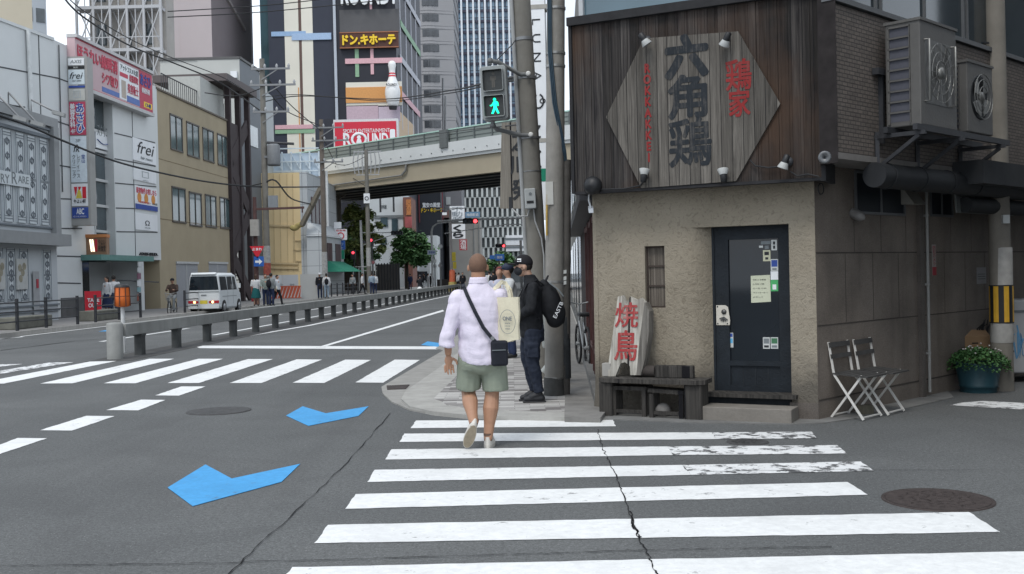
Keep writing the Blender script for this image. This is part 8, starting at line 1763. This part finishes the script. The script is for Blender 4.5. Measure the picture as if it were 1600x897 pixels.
for h, k_, a in ((Lh, Lk, La), (Rh, Rk, Ra)):
    K = V(*k_); Aa = V(*a); bk = (V(0, -1, 0) if a is Ra else V(0, -.8, .5)); cf = K.lerp(Aa, .32) + bk * .018
    limb(m, [h, V(*h).lerp(K, .5), K + V(0, 0, .05), K, cf, K.lerp(Aa, .68), Aa], [.092, .084, .068, .064, .071, .050, .040]); m.ell(K + V(0, .02, 0), (.05, .05, .055), None, 10, 7); m.ell(Aa, (.037, .042, .04), None, 10, 7)
fin(fuse(m, .0058, 3)).build('body', plain('skin_tan', (.37, .205, .130), .5, .12, 9, .35), W_)
# close cropped hair
hn = NT('cropped_hair'); CRN = hn.N('ShaderNodeTexGradient', gradient_type='SPHERICAL'); _mp = hn.N('ShaderNodeMapping'); _mp.inputs['Location'].default_value = tuple((-HO - V(.018, -.04, 1.70)) * 9); _mp.inputs['Scale'].default_value = (9, 9, 9); hn.L(hn.tc.outputs['Object'], _mp.inputs['Vector']); hn.L(_mp.outputs['Vector'], CRN.inputs['Vector']); hn.col(hn.mix(hn.ramp(hn.noise(240, 3, .7), [(.38, 0.0), (.62, .8)]), hn.mix(hn.ramp(CRN.outputs['Color'], [(.25, 0.0), (.6, 1.0)]), (.235, .135, .090), (.120, .072, .052)), (.050, .036, .030))).rough(.75, .25)
m = MB(); m.ell(hc_ + V(0, -.014, .020), (.0815, .0995, .0995), None, 26, 18)
for v in m.v:
    q = v - hc_
    if q.z < -.052 - .25 * q.y * 0: v.z = hc_.z - .052; v.x = hc_.x + q.x * .86; v.y = hc_.y + (q.y) * .86
    if q.y > .045 and q.z < .065: v.y = hc_.y + .040
fin(m).build('hair', hn.m, W_)
# shirt
sh = MB()
def hemr(z, rx, ry):
    return [V(.035 + rx * math.cos(a), ry * math.sin(a), z + .055 * abs(math.cos(a)) ** 2.2) for a in [2 * math.pi * j / 28 for j in range(28)]]
sh.loft([hemr(.735, .212, .172), hemr(.775, .218, .176), el2(.92, .034, 0, .216, .166, 28), el2(1.06, .028, .0, .204, .152, 28), el2(1.20, .023, -.005, .208, .148, 28), el2(1.29, .022, -.008, .206, .138, 28), el2(1.36, .022, -.008, .182, .118, 28), el2(1.41, .021, -.008, .140, .098, 28), el2(1.45, .020, -.012, .100, .084, 28), el2(1.48, .020, -.012, .080, .076, 28), el2(1.505, .020, -.012, .073, .071, 28)])
seg2(sh, Ls, Le, .080, .068); limb(sh, [Le, (-.278, -.058, .98), (-.286, -.052, .915)], [.068, .074, .082], 1); seg2(sh, Rs, Re, .078, .068); seg2(sh, Re, V(*Re).lerp(V(*Rw), .6), .066, .060)
SHN = NT('lilac_cotton'); SHN.col(SHN.ramp(SHN.noise(300, 3, .6), [(.3, (.60, .555, .66)), (.7, (.70, .655, .755))])).rough(.9, .15).bump(SHN.math('ADD', SHN.noise(14, 5, .6, 'Object', (1, 1, 2.2), 1.2), SHN.math('MULTIPLY', SHN.noise(420, 2, .6), .12)), .45, .010)
sh = fuse(sh, .0095, 4, [(.012, (9, 9, 6)), (.010, (5, 5, 17)), (.005, (26, 26, 14))])
for v in sh.v: v.x = .03 + (v.x - .03) * (.955 if v.z < 1.3 else .975)
fin(sh).build('shirt', SHN.m, W_)
m = MB(); cr_ = [el2(1.470, .020, -.014, .088, .082, 24), el2(1.505, .020, -.014, .079, .076, 24), el2(1.522, .020, -.013, .075, .073, 24), el2(1.520, .020, -.013, .070, .068, 24), el2(1.490, .020, -.013, .068, .066, 24)]; fin(m.loft(cr_)).build('collar', SHN.m, W_)
# shorts
m = MB(); m.loft([el2(.70, .03, 0, .185, .14, 24), el2(.80, .03, 0, .188, .142, 24), el2(.90, .03, 0, .17, .13, 24)])
limb(m, [(-.070, .0, .82), (-.090, .045, .68), (-.096, .08, .525)], [.108, .114, .110]); limb(m, [(.130, .0, .82), (.146, .02, .68), (.150, .03, .505)], [.112, .117, .113])
m.ell((.03, -.04, .76), (.175, .115, .11), None, 18, 12)
SGN = NT('sage_cotton'); SGN.col(SGN.ramp(SGN.noise(240, 3, .6), [(.3, (.215, .245, .195)), (.7, (.275, .305, .245))])).rough(.92, .12).bump(SGN.noise(11, 5, .6, 'Object', (1, 1, 1.8), 1.4), .5, .012)
fin(fuse(m, .0095, 4, [(.012, (8, 8, 5)), (.006, (20, 20, 7))])).build('shorts', SGN.m, W_)
# socks and trainers
TR = plain('trainer_white', (.58, .56, .52), .6, .08, 20, .3, 0, 0, .2, 60); SOLE = plain('sole_tan', (.34, .29, .215), .8, .15, 30, .2, 0, 0, .5, 90); SOCK = cloth('sock_brown', (.150, .098, .075))
def shoe(ank, toe, upv, nm=W_):
    a = V(*ank); f = (V(*toe) - a); f = f.normalized(); u = V(*upv); u = (u - f * u.dot(f)).normalized(); x = f.cross(u).normalized(); M = Matrix((x, f, u)).transposed()
    P = lambda X, Y, Z_: a + x * X + f * Y + u * Z_
    def foot(w0, y0, y1, wt): return [(w0 * math.sin(R(t_)), y0 + .0, 0) for t_ in ()]
    o = []                                   # outline of the sole
    for k in range(24):
        t_ = 2 * math.pi * k / 24; yy = .085 + .135 * -math.cos(t_); wd = .041 + .012 * (yy + .05) / .27; o.append((math.sin(t_) * wd * (1.0 if True else 1), yy))
    m = MB(); lo = [P(q[0] * 1.04, q[1] * 1.0, -.085) for q in o]; hi = [P(q[0] * 1.06, q[1], -.056) for q in o]; m.loft([lo, hi]); fin(m).build('sole', plain('sole_edge', (.50, .48, .44), .7, .08), nm); m = MB(); m.loft([[P(q[0] * .93, q[1] * .95 + .003, -.0885) for q in o], [P(q[0] * .96, q[1] * .97 + .002, -.0851) for q in o]])
    for j in range(9): m.obox(P(0, -.03 + j * .027, -.089), x, f, u, .030, .004, .0016)
    fin(m).build('tread', SOLE, nm)
    m = MB(); r0 = [P(q[0] * 1.03, q[1], -.058) for q in o]; r1 = [P(q[0] * 1.0, q[1] * .985 + .001, -.035) for q in o]; r2 = [P(q[0] * .90, -.05 + (q[1] + .05) * .93, -.005 - .030 * max(0, q[1] - .06) / .15) for q in o]; r3 = [P(q[0] * .84, -.047 + (min(q[1], .075) + .05) * .84, .016) for q in o]; m.loft([r0, r1, r2, r3]); fin(m).build('shoe', TR, nm)
    m = MB(); m.tube([P(0, .004, -.02), P(0, .002, .02), P(0, 0, .048)], [.036, .0385, .041], 14); m.ell(P(0, .06, -.022), (.030, .06, .018), M, 10, 7); fin(m).build('sock', SOCK, nm)
    m = MB()
    for k in range(4): m.tube([P(-.026, .045 + k * .022, .004 - k * .007), P(0, .050 + k * .022, .016 - k * .007), P(.026, .045 + k * .022, .004 - k * .007)], .0035, 5)
    fin(m).build('laces', WPAINT, nm)
shoe(Ra, (.10, .2, .085), (0, 0, 1)); shoe(La, (-.112, -.035, .06), (.0, 1, .25))
# shoulder bag and its strap
sbg = thing('shoulder_bag', 'small black crossbody bag at the walking man right hip', 'bag', tuple(HO + V(.21, -.13, .72)))
BAGM = plain('bag_nylon', (.016, .018, .026), .75, .2, 30, .25, 0, 0, .3, 160)
m = MB(); m.obox((.195, -.150, .850), (1, .28, 0), (-.28, 1, 0), (0, 0, 1), .074, .038, .112); fin(m).build('pouch', BAGM, sbg, bevel=.022)
m = MB(); m.obox((.192, -.193, .880), (1, .28, 0), (-.28, 1, 0), (0, 0, 1), .060, .004, .004); fin(m).build('zip', GRY, sbg)
pts = [V(-.118, .02, 1.462), V(-.108, -.070, 1.440), V(-.075, -.128, 1.36), V(-.01, -.170, 1.22), V(.06, -.182, 1.08), V(.125, -.190, .995), V(.168, -.188, .95)]
m = MB()
for j in range(len(pts) - 1): d_ = (pts[j + 1] - pts[j]).normalized(); m.obox((pts[j] + pts[j + 1]) / 2, d_, d_.cross(V(0, -1, .3)), V(0, -1, .3), (pts[j + 1] - pts[j]).length / 2 + .006, .016, .003)
fin(m).build('strap', BAGM, sbg)
m = MB(); m.lathe((.138, -.195, .985), [(.018, -.004), (.018, .004)], 12, 0, (0, -1, 0)); fin(m).build('buckle', STEEL, sbg)
# cream tote on the right shoulder
tt = thing('tote_bag', 'cream canvas tote bag with a circular print hanging at the walking man right side', 'bag', tuple(HO + V(.33, -.05, .93)))
TOTE = NT('cream_canvas'); TOTE.col(TOTE.ramp(TOTE.noise(160, 4, .6), [(.3, (.58, .535, .40)), (.7, (.68, .64, .50))])).rough(.92, .12).bump(TOTE.math('ADD', TOTE.noise(9, 4, .6, 'Object', None, 1), TOTE.math('MULTIPLY', TOTE.noise(350, 2), .2)), .6, .010); TOTE = TOTE.m
tu = V(.78, -.52, 0).normalized(); tn = V(tu.y, -tu.x, 0); tc0 = V(.250, -.085, 0)
class TF_(Fr):
    def P(s, q, z, o=0.0): return HO + tc0 + tu * q + tn * o + V(0, 0, z)
tf = TF_((0, 0), (1, 0)); rows = []; nq, nz = 9, 8
def sheetp(side):
    return [[tf.P(-.150 + .30 * i / nq + .012 * (j / nz - .5), .955 + .385 * j / nz - .012 * math.cos(i * 1.1) * (1 - j / nz), side * (.012 + .035 * math.sin(math.pi * i / nq) * (1 - .55 * j / nz)) + .006 * math.sin(i * 1.9 + j * 1.3)) for i in range(nq + 1)] for j in range(nz + 1)]
m = MB()
for sd2 in (1, -1):
    g_ = sheetp(sd2); vs = [p for r in g_ for p in r]; w2 = nq + 1; fs = [(j * w2 + i, j * w2 + i + 1, (j + 1) * w2 + i + 1, (j + 1) * w2 + i) for j in range(nz) for i in range(nq)]
    m.add(vs, fs if sd2 > 0 else [f[::-1] for f in fs], 0, True)
ga, gb_ = sheetp(1), sheetp(-1)
for j in range(nz):
    for i in (0, nq): m.add([ga[j][i], ga[j + 1][i], gb_[j + 1][i], gb_[j][i]], [(0, 1, 2, 3)], 0, True)
for i in range(nq): m.add([ga[0][i], ga[0][i + 1], gb_[0][i + 1], gb_[0][i]], [(0, 1, 2, 3)], 0, True)
m.build('bag_body', TOTE, tt)
for o_ in (.014, -.014):
    m = MB(); pts = [tf.P(-.10, 1.32, o_), tf.P(-.115, 1.40, o_), HO + V(.225, -.02 + o_ * 2, 1.475), HO + V(.262, -.01 + o_ * 2, 1.462), tf.P(.055, 1.40, o_), tf.P(.07, 1.32, o_)]
    for j in range(len(pts) - 1): d_ = (pts[j + 1] - pts[j]).normalized(); x_ = d_.cross(tn).normalized(); m.obox((pts[j] + pts[j + 1]) / 2, d_, x_, x_.cross(d_), (pts[j + 1] - pts[j]).length / 2 + .006, .017, .003)
    m.build('handle', TOTE, tt)
m = MB(); PR = .053
m.tube([tf.P(.062 + .082 * math.cos(R(a)), 1.125 + .105 * math.sin(R(a)), PR) for a in range(0, 361, 12)], .0022, 5, cap=False)
letter(m, 'ONE', tf, .014, .110, 1.135, 1.172, PR + .002, .002, 0, fat=.03)
for k, s_ in enumerate(('SHOP', '1973', 'OSAKA')): letter(m, s_, tf, .037, .090, 1.105 - k * .024, 1.117 - k * .024, PR + .002, .002)
m.build('print', GRY, tt)
# ---------------------------------------------------------------- the waiting man with the rucksack
h2 = G(834, 627, .05); HO = Vector((h2.x, h2.y, .05)); Rz = Matrix.Rotation(R(93), 3, 'Z')
def fin(m): m.v = [Rz @ v + HO for v in m.v]; return m
W2 = thing('person', 'man in black with a cap and face mask standing side on at the kerb', 'person', tuple(HO))
BK = NT('black_jacket'); BK.col(BK.ramp(BK.noise(20, 4), [(.3, (.008, .009, .011)), (.7, (.017, .018, .021))])).rough(.75, .2).bump(BK.noise(9, 5, .6, 'Object', (1, 1, 1.6), 1.5), .6, .014)
TRS = NT('navy_trousers'); TRS.col(TRS.ramp(TRS.noise(16, 4), [(.3, (.012, .016, .028)), (.7, (.024, .030, .046))])).rough(.85, .2).bump(TRS.noise(8, 5, .6, 'Object', (1, 1, 2.4), 1.2), .6, .012)
m = MB(); hc_ = V(0, .085, 1.575)
m.ell(hc_ + V(0, -.012, .02), (.076, .096, .092), None, 18, 12); m.ell(hc_ + V(0, .028, -.045), (.056, .064, .072), None, 16, 10); m.ell(hc_ + V(0, .098, -.008), (.013, .018, .022), None, 8, 6)
for s_ in (-1, 1): m.ell(hc_ + V(s_ * .078, -.005, -.012), (.012, .022, .032), None, 10, 7); m.ell(hc_ + V(s_ * .03, .080, .014), (.013, .010, .008), None, 8, 6)
limb(m, [(0, .0, 1.36), (0, .022, 1.44), (0, .055, 1.53)], [.050, .050, .052]); limb(m, [(0, 0, 1.28), (0, .01, 1.1), (0, 0, .86)], [.08, .095, .10]); seg2(m, (-.13, -.01, 1.31), (.13, -.01, 1.31), .045, .045)
for s_ in (-1, 1):
    S_, E_, H_ = (s_ * .17, -.01, 1.32), (s_ * .23, .02, 1.09), (s_ * .10, .20, .99); seg2(m, S_, E_, .045, .038); seg2(m, E_, H_, .036, .026); hand(m, H_, (-s_ * .75, .5, -.1), s_, (0, -.4, 1), .95, .8)
    seg2(m, (s_ * .085, 0, .84), (s_ * .09, .01, .45), .07, .05); seg2(m, (s_ * .09, .01, .45), (s_ * .09, -.055, .09), .048, .034)
fin(fuse(m, .0085, 3)).build('body', plain('skin_light', (.43, .265, .19), .5, .08, 9, .35), W2)
for s_ in (-1, 1):
    m = MB(); m.ell(hc_ + V(s_ * .030, .0885, .013), (.010, .005, .005), None, 8, 6); fin(m).build('eye', BLACK, W2)
m = MB(); m.ell(hc_ + V(0, -.010, .012), (.0785, .097, .085), None, 20, 14)
for v in m.v:
    q = v - hc_
    if q.y > -.01 and q.z < .03: v.z = hc_.z + .03
    if q.z < -.055: v.z = hc_.z - .055
fin(m).build('hair', HAIR, W2)
m = MB(); m.ell(hc_ + V(0, .046, -.048), (.062, .066, .060), None, 18, 12)
for v in m.v:
    if (v - hc_).y < .02: v.y = hc_.y + .02
fin(m).build('face_mask', plain('mask_black', (.016, .018, .022), .85, .15, 30), W2)
m = MB()
for s_ in (-1, 1): m.tube([hc_ + V(s_ * .060, .04, -.02), hc_ + V(s_ * .078, .005, .004)], .003, 5); m.tube([hc_ + V(s_ * .058, .04, -.07), hc_ + V(s_ * .078, -.002, -.035)], .003, 5)
fin(m).build('mask_loops', BLACK, W2)
CAPM = plain('cap_black', (.018, .017, .020), .85, .2, 30, .2, 0, 0, .2, 200)
ct_ = Matrix.Rotation(R(8), 3, 'X'); m = MB(); m.ell(hc_ + V(0, -.005, .045), (.088, .108, .098), ct_, 22, 14)
for v in m.v:
    q = ct_.transposed() @ (v - hc_ - V(0, -.005, .045))
    if q.z < -.012: v.xyz = hc_ + V(0, -.005, .045) + ct_ @ V(q.x * (1 if q.z > -.05 else .9), q.y * (1 if q.z > -.05 else .9), -.012 - .25 * (abs(q.z) - .012))
fin(m).build('cap', CAPM, W2)
m = MB(); m.ell(hc_ + V(0, .118, .030), (.076, .082, .013), Matrix.Rotation(R(6), 3, 'X'), 20, 8); fin(m).build('brim', CAPM, W2)
m = MB()
for k in range(2): m.obox(hc_ + V(-.068, .052, .085 - k * .022), (.52, .85, 0), (-.85, .4, .35), (.3, -.2, .9), .026, .003, .0075)
fin(m).build('cap_patch', SIGNW, W2)
m = MB(); m.loft([el2(.755, 0, .0, .175, .135, 22), el2(.90, 0, .01, .178, .140, 22), el2(1.05, 0, .012, .18, .135, 22), el2(1.22, 0, .0, .195, .13, 22), el2(1.32, 0, -.012, .19, .115, 22), el2(1.385, 0, -.006, .125, .088, 22), el2(1.44, 0, .010, .075, .072, 22), el2(1.475, 0, .024, .068, .066, 22)])
for s_ in (-1, 1): seg2(m, (s_ * .175, -.01, 1.33), (s_ * .235, .02, 1.09), .075, .064); seg2(m, (s_ * .235, .02, 1.09), (s_ * .125, .165, 1.0), .062, .050)
fin(fuse(m, .011, 4, [(.013, (8, 8, 6)), (.008, (20, 20, 12))])).build('jacket', BK.m, W2)
m = MB(); m.loft([el2(.70, 0, -.01, .165, .13, 20), el2(.84, 0, -.005, .168, .135, 20), el2(.93, 0, 0, .155, .12, 20)])
for s_, dy in ((-1, .0), (1, .035)):
    limb(m, [(s_ * .085, dy * .4 - .005, .84), (s_ * .088, dy + .01, .62), (s_ * .09, dy + .012, .46), (s_ * .09, dy - .03, .27), (s_ * .09, dy - .055, .115)], [.112, .098, .082, .072, .062])
    m.obox((s_ * .178, dy + .005, .60), (0, 1, 0), (1, 0, 0), (0, 0, 1), .062, .022, .075); m.obox((s_ * .182, dy + .005, .665), (0, 1, 0), (1, 0, 0), (0, 0, 1), .066, .024, .022)
fin(fuse(m, .0105, 3, [(.010, (9, 9, 7)), (.007, (14, 14, 26))])).build('trousers', TRS.m, W2)
for s_, dy in ((-1, .0), (1, .035)):
    m = MB(); seg2(m, (s_ * .09, dy - .085, .045), (s_ * .09, dy + .09, .035), .045, .036); seg2(m, (s_ * .09, dy - .06, .10), (s_ * .09, dy + .03, .06), .044, .042); sh_ = fuse(m, .010, 3)
    for v in sh_.v: v.z = max(v.z, .012)
    fin(sh_).build('shoe', plain('shoe_black', (.014, .015, .018), .6, .2, 20), W2); m = MB(); m.obox((s_ * .09, dy, .008), (0, 1, 0), (1, 0, 0), (0, 0, 1), .135, .044, .009); fin(m).build('sole', plain('sole_black', (.022, .022, .024), .8), W2, bevel=.008)
bp = thing('backpack', 'large drooping black rucksack with white letters on the waiting man back', 'backpack', tuple(HO + Rz @ V(0, -.22, .85)))
m = MB(); m.ell((0, -.225, 1.13), (.155, .130, .27), Matrix.Rotation(R(-14), 3, 'X'), 18, 12); m.ell((0, -.27, 1.02), (.150, .125, .17), None, 16, 10); m.ell((0, -.15, 1.33), (.11, .07, .09), None, 12, 8)
BPM = plain('rucksack_nylon', (.016, .017, .020), .8, .35, 12, .2, 0, 0, .7, 60); fin(fuse(m, .012, 4, [(.012, (8, 8, 8))])).build('sack', BPM, bp)
m = MB(); m.ell((0, -.325, 1.02), (.105, .055, .13), Matrix.Rotation(R(-14), 3, 'X'), 16, 10); fin(m).build('pocket', BPM, bp)
m = MB(); m.tube([V(-.06, -.17, 1.40), V(-.03, -.20, 1.46), V(.03, -.20, 1.46), V(.06, -.17, 1.40)], .009, 6); fin(m).build('grab_loop', BPM, bp)
m = MB(); m.tube([V(-.145, -.36, 1.22), V(-.158, -.30, 1.30), V(-.13, -.20, 1.38)], .008, 6); fin(m).build('zip', GRY, bp)
for s_ in (-1, 1):
    m = MB(); m.tube([V(s_ * .10, -.14, 1.36), V(s_ * .115, -.06, 1.415), V(s_ * .125, .06, 1.37), V(s_ * .135, .135, 1.22), V(s_ * .15, .10, 1.05), V(s_ * .14, -.08, .97)], .017, 8, flat=.5); fin(m).build('strap', BPM, bp)
class BF_(Fr):
    def P(s, q, z, o=0.0):               # lettering running up the bag's left flank, wrapped on its bulge
        u = V(0, -.45, .89); w = V(0, -.89, -.45); c = V(0, -.300, 1.075) + u * q + w * -z
        e = V(c.x, c.y + .245, c.z - 1.07); k = max(0.05, 1 - (e.y / .20) ** 2 - (e.z / .36) ** 2); c.x = -(.150 * k ** .35 + .012 + o); return Rz @ c + HO
m = MB(); bf = BF_((0, 0), (1, 0)); letter(m, 'EASTB', bf, -.11, .09, -.022, .022, .004, .003); m.build('lettering', SIGNW, bp)
# ================================================================ the near side of the street beyond the restaurant
f_ = Fr((sl(.62, 46), 46), (sl(.62, 24.2), 24.2))
t = thing('row_building', 'grey street front beyond the restaurant glimpsed between the poles', 'building', tuple(f_.P(10, 0, -3)))
m = MB(); m.fbox(f_, 0, f_.L, 0, 9.0, -9, 0); m.build('wall', plain('row_render', (.20, .20, .19), .8, .12, .6, .3, 0, .3), t)
for k in range(4):
    q = 1.5 + k * 5; m = MB(); m.fbox(f_, q, q + 3.2, .3, 2.6, .001, .05); m.build('shopfront', DGLASS, t); m = MB(); m.fbox(f_, q, q + 3, 4, 5.8, .001, .05); m.build('window', WGL, t)
f_ = Fr((sl(.8, 110), 110), (sl(.8, 47), 47)); t = thing('row_building', 'taller pale street front farther along, behind the capped man', 'building', tuple(f_.P(30, 0, -3)))
m = MB(); m.fbox(f_, 0, f_.L, 0, 7.5, -9, 0); m.build('wall', plain('row_pale', (.30, .30, .29), .8, .12, .6, .3, 0, .3), t)
for k in range(8): q = 2 + k * 7.5; m = MB(); m.fbox(f_, q, q + 5, .3, 2.8, .001, .05); m.build('shopfront', DGLASS, t)
